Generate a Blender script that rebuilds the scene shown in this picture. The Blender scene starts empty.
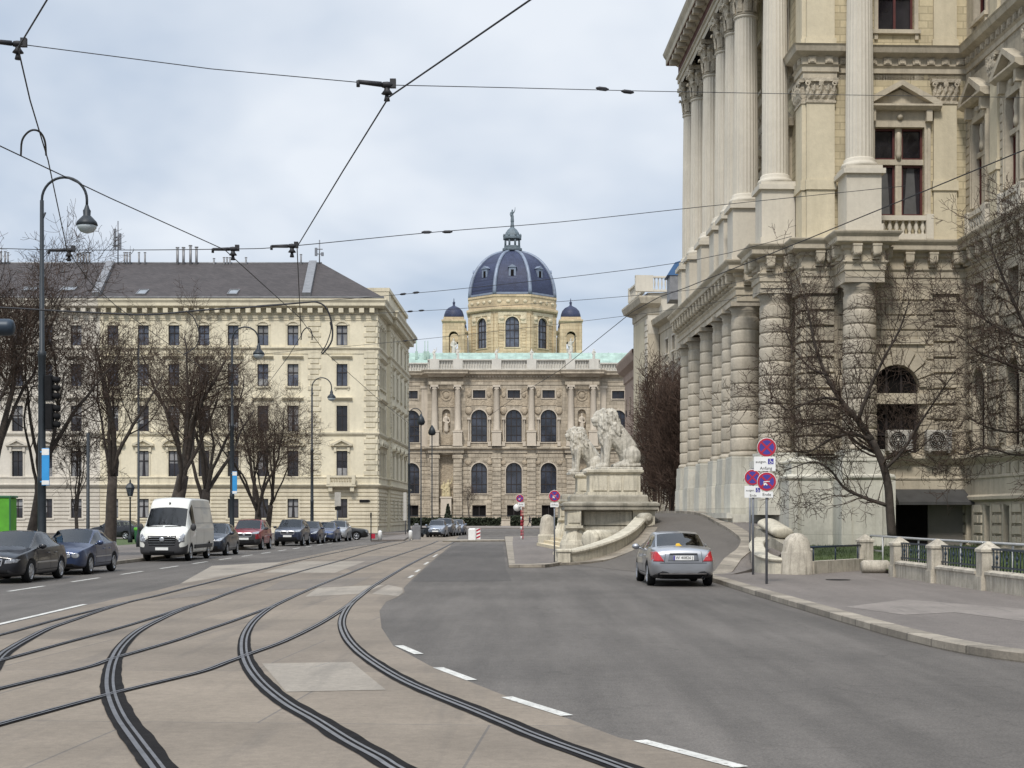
import bpy, math, random
from mathutils import Vector, Matrix
from mathutils.bvhtree import BVHTree

scene = bpy.context.scene
COL = scene.collection
PI = math.pi

# ------------------------------------------------------------------ camera, sky, sun, exposure
CAM_H = 1.85
FPX = 1500.0
HORIZON = 516.0
cd = bpy.data.cameras.new('camera')
cam = bpy.data.objects.new('camera', cd)
COL.objects.link(cam)
cam.location = (0, 0, CAM_H)
cam.rotation_euler = (math.radians(90), 0, 0)
cd.sensor_width = 36
cd.lens = FPX / 1024 * 36
cd.shift_y = (HORIZON - 384) / 1024
cd.clip_start = 0.1
cd.clip_end = 6000
scene.camera = cam

world = bpy.data.worlds.new('World')
scene.world = world
world.use_nodes = True
wn = world.node_tree
wn.nodes.clear()
SUN_EL, SUN_AZ = math.radians(50), math.radians(193)     # azimuth clockwise from +Y
def wnode(t, **k):
    n = wn.nodes.new(t)
    for a, b in k.items():
        setattr(n, a, b)
    return n
def wmath(op, a, b=None):
    n = wnode('ShaderNodeMath', operation=op)
    for i, s in enumerate((a, b)):
        if s is None: continue
        if isinstance(s, (int, float)): n.inputs[i].default_value = s
        else: wn.links.new(s, n.inputs[i])
    return n.outputs[0]
sky = wnode('ShaderNodeTexSky', sky_type='NISHITA', sun_disc=False)
sky.sun_elevation = SUN_EL
sky.sun_rotation = SUN_AZ
tc = wnode('ShaderNodeTexCoord')
sep = wnode('ShaderNodeSeparateXYZ')
wn.links.new(tc.outputs['Generated'], sep.inputs[0])
den = wmath('ADD', wmath('MAXIMUM', sep.outputs['Z'], 0.0), 0.30)
comb = wnode('ShaderNodeCombineXYZ')
wn.links.new(wmath('DIVIDE', sep.outputs['X'], den), comb.inputs[0])
wn.links.new(wmath('DIVIDE', sep.outputs['Y'], den), comb.inputs[1])
nz = wnode('ShaderNodeTexNoise')
nz.inputs['Scale'].default_value = 1.0
nz.inputs['Detail'].default_value = 5.5
nz.inputs['Roughness'].default_value = 0.56
nz.inputs['Distortion'].default_value = 0.2
wn.links.new(comb.outputs[0], nz.inputs['Vector'])
ramp = wnode('ShaderNodeValToRGB')
ramp.color_ramp.elements[0].position = 0.37
ramp.color_ramp.elements[0].color = (3.75, 4.6, 5.85, 1)
ramp.color_ramp.elements[1].position = 0.58
ramp.color_ramp.elements[1].color = (7.1, 7.5, 8.05, 1)
wn.links.new(nz.outputs[0], ramp.inputs[0])
# overcast: the zenith is brighter than the horizon
zen = wmath('ADD', wmath('MULTIPLY', wmath('MAXIMUM', wmath('SUBTRACT', sep.outputs['Z'], 0.38), 0.0), 2.0), 1.0)
vm = wnode('ShaderNodeVectorMath', operation='SCALE')
wn.links.new(ramp.outputs[0], vm.inputs[0])
wn.links.new(zen, vm.inputs['Scale'])
mixw = wnode('ShaderNodeMix', data_type='RGBA')
mixw.inputs[0].default_value = 0.93
wn.links.new(sky.outputs[0], mixw.inputs[6])
wn.links.new(vm.outputs[0], mixw.inputs[7])
bg = wnode('ShaderNodeBackground')
bg.inputs['Strength'].default_value = 0.1
wn.links.new(mixw.outputs[2], bg.inputs['Color'])
wo = wnode('ShaderNodeOutputWorld')
wn.links.new(bg.outputs[0], wo.inputs[0])

sd = bpy.data.lights.new('sun', 'SUN')
sun = bpy.data.objects.new('sun', sd)
COL.objects.link(sun)
sd.energy = 2.3
sd.angle = math.radians(10)
sd.color = (1, 0.94, 0.86)
sdir = Vector((math.sin(SUN_AZ) * math.cos(SUN_EL), math.cos(SUN_AZ) * math.cos(SUN_EL), math.sin(SUN_EL)))
sun.rotation_euler = (-sdir).to_track_quat('-Z', 'Y').to_euler()
sun.location = (0, -20, 60)

scene.view_settings.view_transform = 'Standard'
scene.view_settings.look = 'None'
scene.view_settings.exposure = 0.28
scene.view_settings.gamma = 1

# ------------------------------------------------------------------ placing helpers
def gnd(px, py, z=0.0):
    """ground point seen at a pixel of the photo, on the plane z"""
    Y = FPX * (CAM_H - z) / (py - HORIZON)
    return Vector(((px - 512) / FPX * Y, Y, z))
def at(px, py, Y):
    return Vector(((px - 512) / FPX * Y, Y, CAM_H + (HORIZON - py) / FPX * Y))

# ------------------------------------------------------------------ materials
def new_mat(name):
    m = bpy.data.materials.new(name)
    m.use_nodes = True
    nt = m.node_tree
    return m, nt, nt.nodes['Principled BSDF']
def nd(nt, t, **k):
    n = nt.nodes.new(t)
    for a, b in k.items(): setattr(n, a, b)
    return n
def noise_node(nt, vec, scale, detail=4, rough=0.6):
    n = nd(nt, 'ShaderNodeTexNoise')
    n.inputs['Scale'].default_value = scale
    n.inputs['Detail'].default_value = detail
    n.inputs['Roughness'].default_value = rough
    if vec is not None: nt.links.new(vec, n.inputs['Vector'])
    return n
def remap(nt, val, lo, hi, fl=0.3, fh=0.7):
    n = nd(nt, 'ShaderNodeMapRange')
    n.inputs[1].default_value = fl; n.inputs[2].default_value = fh
    n.inputs[3].default_value = lo; n.inputs[4].default_value = hi
    nt.links.new(val, n.inputs[0])
    return n.outputs[0]
def scale_col(nt, col, val):
    n = nd(nt, 'ShaderNodeVectorMath', operation='SCALE')
    nt.links.new(col, n.inputs[0]); nt.links.new(val, n.inputs['Scale'])
    return n.outputs[0]
def rgb(nt, c):
    n = nd(nt, 'ShaderNodeRGB'); n.outputs[0].default_value = (*c, 1); return n.outputs[0]
def mixc(nt, f, a, b):
    n = nd(nt, 'ShaderNodeMix', data_type='RGBA')
    if isinstance(f, (int, float)): n.inputs[0].default_value = f
    else: nt.links.new(f, n.inputs[0])
    nt.links.new(a, n.inputs[6]); nt.links.new(b, n.inputs[7])
    return n.outputs[2]
def add_bump(nt, b, h, strength, dist=0.02):
    n = nd(nt, 'ShaderNodeBump')
    n.inputs['Strength'].default_value = strength
    n.inputs['Distance'].default_value = dist
    nt.links.new(h, n.inputs['Height'])
    nt.links.new(n.outputs[0], b.inputs['Normal'])
def plain(name, col, rough=0.6, metal=0.0, var=0.12, scale=3.0, coat=0.0, bump=0.0, bscale=30, spec=None):
    m, nt, b = new_mat(name)
    g = nd(nt, 'ShaderNodeNewGeometry')
    n = noise_node(nt, g.outputs['Position'], scale)
    c = scale_col(nt, rgb(nt, col), remap(nt, n.outputs[0], 1 - var, 1 + var))
    nt.links.new(c, b.inputs['Base Color'])
    b.inputs['Roughness'].default_value = rough
    b.inputs['Metallic'].default_value = metal
    b.inputs['Coat Weight'].default_value = coat
    if spec is not None: b.inputs['Specular IOR Level'].default_value = spec
    if bump:
        n2 = noise_node(nt, g.outputs['Position'], bscale, 3)
        add_bump(nt, b, n2.outputs[0], bump)
    return m
def stone(name, col, var=0.14, scale=0.5, streak=0.25, dark=(0.10, 0.09, 0.08), course=None, carve=0.0, rough=0.85, mortar=0.62, sfreq=1.0):
    """weathered masonry: blotches, fine grain, rain streaks, optional block joints (width, height)"""
    m, nt, b = new_mat(name)
    g = nd(nt, 'ShaderNodeNewGeometry')
    P = g.outputs['Position']
    n1 = noise_node(nt, P, scale, 6, 0.65)
    n2 = noise_node(nt, P, scale * 14, 4, 0.7)
    c = rgb(nt, col)
    c = scale_col(nt, c, remap(nt, n1.outputs[0], 1 - var, 1 + var))
    c = scale_col(nt, c, remap(nt, n2.outputs[0], 1 - var * 0.6, 1 + var * 0.6))
    mp = nd(nt, 'ShaderNodeMapping'); mp.inputs['Scale'].default_value = (1.3*sfreq, 1.3*sfreq, 0.12*sfreq)
    nt.links.new(P, mp.inputs[0])
    n3 = noise_node(nt, mp.outputs[0], 1.4, 5, 0.7)
    f = remap(nt, n3.outputs[0], 0.0, streak, 0.48, 0.72)
    c = mixc(nt, f, c, rgb(nt, dark))
    h = n2.outputs[0]
    if course:
        sp = nd(nt, 'ShaderNodeSeparateXYZ'); nt.links.new(P, sp.inputs[0])
        ad = nd(nt, 'ShaderNodeMath', operation='ADD')
        nt.links.new(sp.outputs[0], ad.inputs[0]); nt.links.new(sp.outputs[1], ad.inputs[1])
        cb = nd(nt, 'ShaderNodeCombineXYZ')
        nt.links.new(ad.outputs[0], cb.inputs[0]); nt.links.new(sp.outputs[2], cb.inputs[1])
        br = nd(nt, 'ShaderNodeTexBrick')
        br.inputs['Scale'].default_value = 1.0
        br.inputs['Brick Width'].default_value = course[0]
        br.inputs['Row Height'].default_value = course[1]
        br.inputs['Mortar Size'].default_value = course[2] if len(course) > 2 else 0.02
        br.inputs['Color1'].default_value = (1+var*.7, 1+var*.7, 1+var*.7, 1)
        br.inputs['Color2'].default_value = (1-var*1.2, 1-var*1.2, 1-var*1.2, 1)
        br.inputs['Mortar'].default_value = (mortar, mortar, mortar, 1)
        nt.links.new(cb.outputs[0], br.inputs['Vector'])
        mx = nd(nt, 'ShaderNodeMix', data_type='RGBA', blend_type='MULTIPLY')
        mx.inputs[0].default_value = 1
        nt.links.new(c, mx.inputs[6]); nt.links.new(br.outputs[0], mx.inputs[7])
        c = mx.outputs[2]
    nt.links.new(c, b.inputs['Base Color'])
    b.inputs['Roughness'].default_value = rough
    b.inputs['Specular IOR Level'].default_value = 0.25
    if carve:
        n4 = noise_node(nt, P, 2.2, 5, 0.6)
        add_bump(nt, b, n4.outputs[0], carve, 0.25)
    else:
        add_bump(nt, b, h, 0.35, 0.03)
    return m

def make_asphalt(name, col, var, patchcol=None, lean=0.0):
    m, nt, b = new_mat(name)
    g = nd(nt, 'ShaderNodeNewGeometry'); P = g.outputs['Position']
    big = noise_node(nt, P, 0.12, 5, 0.6)
    mp = nd(nt, 'ShaderNodeMapping'); mp.inputs['Scale'].default_value = (1.6, 0.12, 1)
    nt.links.new(P, mp.inputs[0])
    lanes = noise_node(nt, mp.outputs[0], 0.9, 4, 0.6)
    fine = noise_node(nt, P, 38, 4, 0.75)
    mid = noise_node(nt, P, 6, 5, 0.75)
    grit = nd(nt, 'ShaderNodeTexVoronoi'); grit.inputs['Scale'].default_value = 70
    nt.links.new(P, grit.inputs['Vector'])
    c = rgb(nt, col)
    c = scale_col(nt, c, remap(nt, big.outputs[0], 1 - var, 1 + var))
    c = scale_col(nt, c, remap(nt, lanes.outputs[0], 1 - var * 0.9, 1 + var * 0.7))
    c = scale_col(nt, c, remap(nt, fine.outputs[0], 0.6, 1.42))
    c = scale_col(nt, c, remap(nt, mid.outputs[0], 0.86, 1.14))
    # cracks and tar seams
    wv = nd(nt, 'ShaderNodeTexVoronoi', feature='DISTANCE_TO_EDGE'); wv.inputs['Scale'].default_value = 0.22
    wp = noise_node(nt, P, 0.8, 4, 0.6)
    ad = nd(nt, 'ShaderNodeVectorMath', operation='ADD')
    nt.links.new(P, ad.inputs[0]); nt.links.new(wp.outputs[1], ad.inputs[1])
    nt.links.new(ad.outputs[0], wv.inputs['Vector'])
    cr = remap(nt, wv.outputs[0], 0.8, 1.0, 0.0, 0.004)
    c = scale_col(nt, c, cr)
    sp = noise_node(nt, P, 0.55, 6, 0.7)
    c = mixc(nt, remap(nt, sp.outputs[0], 0, 0.5, 0.6, 0.75), c, rgb(nt, patchcol or tuple(x * 0.6 for x in col)))
    nt.links.new(c, b.inputs['Base Color'])
    b.inputs['Roughness'].default_value = 0.8
    b.inputs['Specular IOR Level'].default_value = 0.35
    add_bump(nt, b, grit.outputs[0], 0.6, 0.012)
    return m

def make_slabs(name, c1, c2, w, h, rot, mortar, joint=0.012):
    m, nt, b = new_mat(name)
    g = nd(nt, 'ShaderNodeNewGeometry'); P = g.outputs['Position']
    mp = nd(nt, 'ShaderNodeMapping'); mp.inputs['Rotation'].default_value = (0, 0, rot)
    nt.links.new(P, mp.inputs[0])
    br = nd(nt, 'ShaderNodeTexBrick'); br.offset = 0.35
    br.inputs['Scale'].default_value = 1
    br.inputs['Brick Width'].default_value = w; br.inputs['Row Height'].default_value = h
    br.inputs['Mortar Size'].default_value = joint
    br.inputs['Color1'].default_value = (*c1, 1); br.inputs['Color2'].default_value = (*c2, 1)
    br.inputs['Mortar'].default_value = (*mortar, 1)
    nt.links.new(mp.outputs[0], br.inputs['Vector'])
    n1 = noise_node(nt, P, 0.35, 6, 0.65)
    n2 = noise_node(nt, P, 9, 5, 0.7)
    n3 = noise_node(nt, P, 60, 2, 0.6)
    c = scale_col(nt, br.outputs[0], remap(nt, n1.outputs[0], 0.78, 1.18))
    c = scale_col(nt, c, remap(nt, n2.outputs[0], 0.86, 1.14))
    c = scale_col(nt, c, remap(nt, n3.outputs[0], 0.9, 1.1))
    # dark drips of oil and tyre grime
    mp2 = nd(nt, 'ShaderNodeMapping'); mp2.inputs['Scale'].default_value = (2.2, 0.2, 1)
    nt.links.new(P, mp2.inputs[0])
    n4 = noise_node(nt, mp2.outputs[0], 0.9, 5, 0.65)
    c = mixc(nt, remap(nt, n4.outputs[0], 0, 0.42, 0.52, 0.75), c, rgb(nt, (0.07, 0.065, 0.06)))
    nt.links.new(c, b.inputs['Base Color'])
    b.inputs['Roughness'].default_value = 0.78
    b.inputs['Specular IOR Level'].default_value = 0.3
    add_bump(nt, b, n3.outputs[0], 0.2, 0.006)
    return m

def paint(name, col, metal=0.0, rough=0.3):
    m = plain(name, col, rough, metal, 0.04, 1.5, coat=0.6, spec=0.35)
    return m
def glass_mat(name, col, rough=0.06, var=0.5, scale=0.6):
    return plain(name, col, rough, 0, var, scale, spec=0.6)

M = {}
M['asphalt'] = make_asphalt('asphalt', (0.110, 0.099, 0.088), 0.26)
M['asphalt_walk'] = make_asphalt('asphalt_walk', (0.165, 0.145, 0.13), 0.14)
M['asphalt_ramp'] = make_asphalt('asphalt_ramp', (0.115, 0.102, 0.088), 0.10)
M['slab'] = make_slabs('tram_slab', (0.218, 0.181, 0.140), (0.180, 0.150, 0.118), 3.2, 4.4, math.radians(4), (0.13, 0.115, 0.10))
M['slab_pale'] = make_slabs('pale_slab', (0.285, 0.25, 0.205), (0.265, 0.235, 0.195), 6, 3.5, 0.2, (0.2, 0.185, 0.165))
M['slab_dark'] = make_slabs('dark_slab', (0.165, 0.142, 0.118), (0.175, 0.15, 0.125), 6, 3.5, 0.2, (0.11, 0.1, 0.09))
M['kerb'] = stone('kerb_granite', (0.30, 0.265, 0.215), 0.22, 1.4, 0.5, (0.11, 0.10, 0.09), (0.95, 60, 0.018), mortar=0.5)
M['paving'] = make_slabs('paving', (0.225, 0.20, 0.178), (0.205, 0.18, 0.162), 1.9, 1.3, 0.05, (0.13, 0.12, 0.11))
M['rail'] = plain('rail_steel', (0.20, 0.195, 0.20), 0.38, 0.8, 0.35, 5)
M['seal'] = plain('bitumen_seal', (0.014, 0.013, 0.013), 0.9, 0, 0.35, 6, bump=0.4, bscale=60, spec=0.1)
def worn_paint():
    m, nt, b = new_mat('road_paint')
    g = nd(nt, 'ShaderNodeNewGeometry'); P = g.outputs['Position']
    n1 = noise_node(nt, P, 2.5); n2 = noise_node(nt, P, 16, 5, 0.7)
    c = scale_col(nt, rgb(nt, (0.56, 0.55, 0.51)), remap(nt, n1.outputs[0], 0.75, 1.15))
    c = mixc(nt, remap(nt, n2.outputs[0], 0, 0.85, 0.54, 0.66), c, rgb(nt, (0.13, 0.12, 0.105)))
    nt.links.new(c, b.inputs['Base Color']); b.inputs['Roughness'].default_value = 0.75
    return m
M['line'] = worn_paint()
M['grass'] = plain('grass', (0.055, 0.085, 0.022), 0.9, 0, 0.4, 3, bump=0.8, bscale=40)
M['cream'] = stone('cream_render', (0.68, 0.62, 0.475), 0.10, 0.3, 0.22, (0.34, 0.30, 0.22))
M['cream_trim'] = stone('cream_trim', (0.60, 0.545, 0.415), 0.14, 0.5, 0.4, (0.25, 0.22, 0.17))
M['cream_rust'] = stone('cream_rustic', (0.62, 0.56, 0.43), 0.13, 0.5, 0.35, (0.27, 0.23, 0.17))
M['pale'] = stone('pale_render', (0.60, 0.56, 0.49), 0.08, 0.3, 0.15, (0.28, 0.25, 0.21))
M['pale_trim'] = stone('pale_trim', (0.55, 0.51, 0.44), 0.10, 0.4, 0.25, (0.25, 0.22, 0.19))
M['slate'] = stone('roof_slate', (0.066, 0.056, 0.054), 0.18, 0.4, 0.25, (0.055, 0.05, 0.05), (0.35, 0.22, 0.02), rough=0.7)
M['zinc'] = plain('zinc', (0.20, 0.20, 0.205), 0.5, 0.3, 0.2, 2)
M['nhm'] = stone('museum_stone', (0.42, 0.365, 0.285), 0.18, 0.3, 0.5, (0.16, 0.13, 0.10), (1.5, 0.62, 0.03))
M['nhm_carved'] = stone('museum_carving', (0.40, 0.335, 0.25), 0.2, 0.6, 0.45, (0.15, 0.125, 0.095), carve=1.0)
M['nhm_col'] = stone('museum_column', (0.50, 0.44, 0.36), 0.10, 0.4, 0.3, (0.22, 0.19, 0.15))
M['nhm_light'] = stone('museum_balustrade', (0.55, 0.53, 0.48), 0.10, 0.4, 0.2, (0.3, 0.28, 0.25))
M['drum'] = stone('dome_sandstone', (0.52, 0.42, 0.275), 0.16, 0.3, 0.3, (0.30, 0.20, 0.09), (1.6, 0.7, 0.03))
M['drum_light'] = stone('dome_relief', (0.60, 0.52, 0.37), 0.16, 0.5, 0.25, (0.3, 0.25, 0.16), carve=0.8)
M['dome'] = stone('dome_slate', (0.042, 0.052, 0.098), 0.14, 0.3, 0.2, (0.045, 0.045, 0.07), (0.5, 0.35, 0.03), rough=0.55)
M['dome_rib'] = plain('dome_rib', (0.19, 0.225, 0.29), 0.5, 0.2, 0.2, 1)
M['verdigris'] = plain('verdigris', (0.30, 0.40, 0.35), 0.7, 0, 0.25, 0.6)
M['bronze'] = plain('lantern_metal', (0.115, 0.145, 0.165), 0.6, 0.2, 0.25, 1.5)
M['jp'] = stone('palace_stone', (0.435, 0.385, 0.30), 0.2, 0.6, 0.6, (0.13, 0.115, 0.09), (1.35, 0.66, 0.035))
M['jp_smooth'] = stone('palace_trim', (0.47, 0.42, 0.33), 0.16, 0.5, 0.5, (0.19, 0.165, 0.13))
M['jp_yellow'] = stone('palace_yellow_brick', (0.53, 0.46, 0.31), 0.12, 0.4, 0.3, (0.27, 0.22, 0.15), (0.75, 0.30, 0.022), mortar=0.7)
M['jp_cream'] = stone('palace_pilaster', (0.56, 0.50, 0.37), 0.10, 0.4, 0.3, (0.3, 0.26, 0.18))
M['jp_col'] = stone('palace_column', (0.56, 0.52, 0.44), 0.08, 0.5, 0.25, (0.3, 0.27, 0.22))
M['jp_rust'] = stone('palace_drums', (0.44, 0.395, 0.32), 0.2, 0.8, 0.55, (0.17, 0.15, 0.115))
M['jp_carved'] = stone('palace_carving', (0.45, 0.40, 0.315), 0.2, 0.8, 0.4, (0.15, 0.13, 0.10), carve=0.7)
M['plinth'] = stone('white_plinth', (0.57, 0.555, 0.485), 0.13, 0.5, 0.45, (0.26, 0.24, 0.19), (2.2, 1.1, 0.012), mortar=0.72, sfreq=1.8)
M['soffit'] = plain('painted_soffit', (0.115, 0.045, 0.035), 0.8, 0, 0.25, 1.5)
M['ped'] = stone('pedestal_stone', (0.53, 0.49, 0.395), 0.2, 1.2, 0.6, (0.15, 0.135, 0.105), sfreq=3)
M['ped_dirty'] = stone('pedestal_ledge', (0.33, 0.305, 0.25), 0.3, 1.6, 0.7, (0.09, 0.085, 0.07))
M['lion'] = stone('lion_stone', (0.50, 0.47, 0.405), 0.25, 2.0, 0.75, (0.10, 0.095, 0.08), sfreq=4)
M['post'] = stone('post_stone', (0.43, 0.39, 0.32), 0.25, 2.2, 0.7, (0.11, 0.10, 0.08), sfreq=5)
M['step'] = stone('stair_stone', (0.60, 0.52, 0.37), 0.1, 1, 0.15, (0.25, 0.2, 0.14))
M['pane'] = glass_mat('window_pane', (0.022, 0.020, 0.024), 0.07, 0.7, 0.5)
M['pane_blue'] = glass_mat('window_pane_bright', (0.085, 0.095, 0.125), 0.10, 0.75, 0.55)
M['frame'] = plain('dark_frame', (0.022, 0.016, 0.016), 0.5, 0, 0.1)
M['frame_red'] = plain('red_brown_frame', (0.085, 0.020, 0.017), 0.45, 0, 0.15)
M['curtain'] = plain('curtain', (0.09, 0.09, 0.09), 0.9, 0, 0.15, 4)
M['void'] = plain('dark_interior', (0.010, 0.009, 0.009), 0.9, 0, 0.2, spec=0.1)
M['bark'] = plain('bark', (0.050, 0.040, 0.033), 0.95, 0, 0.4, 5, bump=0.8, bscale=18)
M['twig'] = plain('twig', (0.062, 0.045, 0.036), 0.95, 0, 0.35, 2, spec=0.1)
M['twig_red'] = plain('twig_red', (0.080, 0.055, 0.043), 0.95, 0, 0.4, 1, spec=0.1)
M['iron'] = plain('cast_iron', (0.022, 0.028, 0.034), 0.5, 0.3, 0.2, 3)
M['iron_blue'] = plain('blue_iron', (0.018, 0.032, 0.05), 0.45, 0.2, 0.2, 3)
M['wire'] = plain('wire_dark', (0.03, 0.03, 0.033), 0.6, 0.4, 0.1)
M['blind'] = plain('window_blind', (0.24, 0.24, 0.245), 0.5, 0, 0.45, 0.4)
M['pipe'] = plain('pipe_grey', (0.40, 0.40, 0.39), 0.5, 0.2, 0.15, 4)
M['pane_dim'] = glass_mat('window_pane_dim', (0.035, 0.04, 0.055), 0.08, 0.75, 0.35)
M['skylight'] = plain('skylight_glass', (0.20, 0.215, 0.23), 0.2, 0, 0.2, 2)
M['galv'] = plain('galvanised', (0.20, 0.21, 0.23), 0.5, 0.6, 0.15, 4)
M['white'] = plain('white_paint', (0.72, 0.72, 0.70), 0.5, 0, 0.06, 4)
M['sign_red'] = plain('sign_red', (0.38, 0.012, 0.035), 0.45, 0, 0.08, 5)
M['sign_blue'] = plain('sign_blue', (0.05, 0.04, 0.26), 0.45, 0, 0.08, 5)
M['black'] = plain('matt_black', (0.012, 0.012, 0.013), 0.8, 0, 0.2, 5, spec=0.15)
M['plastic'] = plain('grey_black_plastic', (0.03, 0.03, 0.033), 0.6, 0, 0.15, 5)
M['tyre'] = plain('tyre', (0.014, 0.014, 0.014), 0.9, 0, 0.25, 9, spec=0.15)
M['rim'] = plain('alloy', (0.45, 0.46, 0.48), 0.35, 0.8, 0.1, 5)
M['chrome'] = plain('chrome', (0.7, 0.7, 0.72), 0.15, 1.0, 0.03, 5)
def see_through(name, tint):
    m, nt, b = new_mat(name)
    g = nd(nt, 'ShaderNodeBsdfGlossy'); g.inputs['Roughness'].default_value = 0.02; g.inputs['Color'].default_value = (1,1,1,1)
    t = nd(nt, 'ShaderNodeBsdfTransparent'); t.inputs['Color'].default_value = (*tint, 1)
    f = nd(nt, 'ShaderNodeFresnel'); f.inputs['IOR'].default_value = 1.55
    mx = nd(nt, 'ShaderNodeMixShader')
    nt.links.new(f.outputs[0], mx.inputs[0]); nt.links.new(t.outputs[0], mx.inputs[1]); nt.links.new(g.outputs[0], mx.inputs[2])
    nt.links.new(mx.outputs[0], nt.nodes['Material Output'].inputs['Surface'])
    return m
M['carglass'] = see_through('car_glass', (0.42, 0.47, 0.46))
M['interior'] = plain('car_interior', (0.020, 0.020, 0.022), 0.9, 0, 0.2, 6, spec=0.2)
M['lamp_clear'] = plain('headlamp', (0.27, 0.28, 0.30), 0.12, 0.3, 0.7, 14, coat=1.0)
M['lamp_red'] = plain('tail_lamp', (0.42, 0.012, 0.018), 0.15, 0, 0.2, 8, coat=1.0)
M['banner'] = plain('blue_banner', (0.03, 0.27, 0.60), 0.5, 0, 0.1, 2)
M['green'] = plain('bright_green', (0.085, 0.33, 0.02), 0.6, 0, 0.18, 2.5)
M['bin_green'] = plain('bin_green', (0.02, 0.10, 0.04), 0.5, 0, 0.15, 2)
M['gold'] = plain('gilded_stone', (0.44, 0.37, 0.22), 0.7, 0, 0.3, 2)
M['awning'] = plain('awning', (0.055, 0.055, 0.055), 0.7, 0.1, 0.2, 2)
M['shutter'] = plain('grey_shutter', (0.20, 0.185, 0.165), 0.6, 0, 0.12, 1)
M['ac'] = plain('ac_casing', (0.42, 0.40, 0.36), 0.5, 0, 0.12, 3)
M['hedge'] = plain('hedge_leaf', (0.022, 0.030, 0.014), 0.9, 0, 0.45, 3, bump=1.0, bscale=6)
M['lampglass'] = plain('lamp_glass', (0.45, 0.50, 0.52), 0.2, 0, 0.1, 3)
M['skin'] = plain('skin', (0.45, 0.28, 0.2), 0.6)
M['cloth_dark'] = plain('cloth_dark', (0.018, 0.02, 0.03), 0.9, 0, 0.2, 5)
M['brown_stone'] = stone('brown_stone', (0.33, 0.25, 0.20), 0.12, 0.4, 0.25)
M['blue_sheet'] = plain('blue_sheet', (0.045, 0.12, 0.26), 0.5, 0, 0.15, 1)

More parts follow.
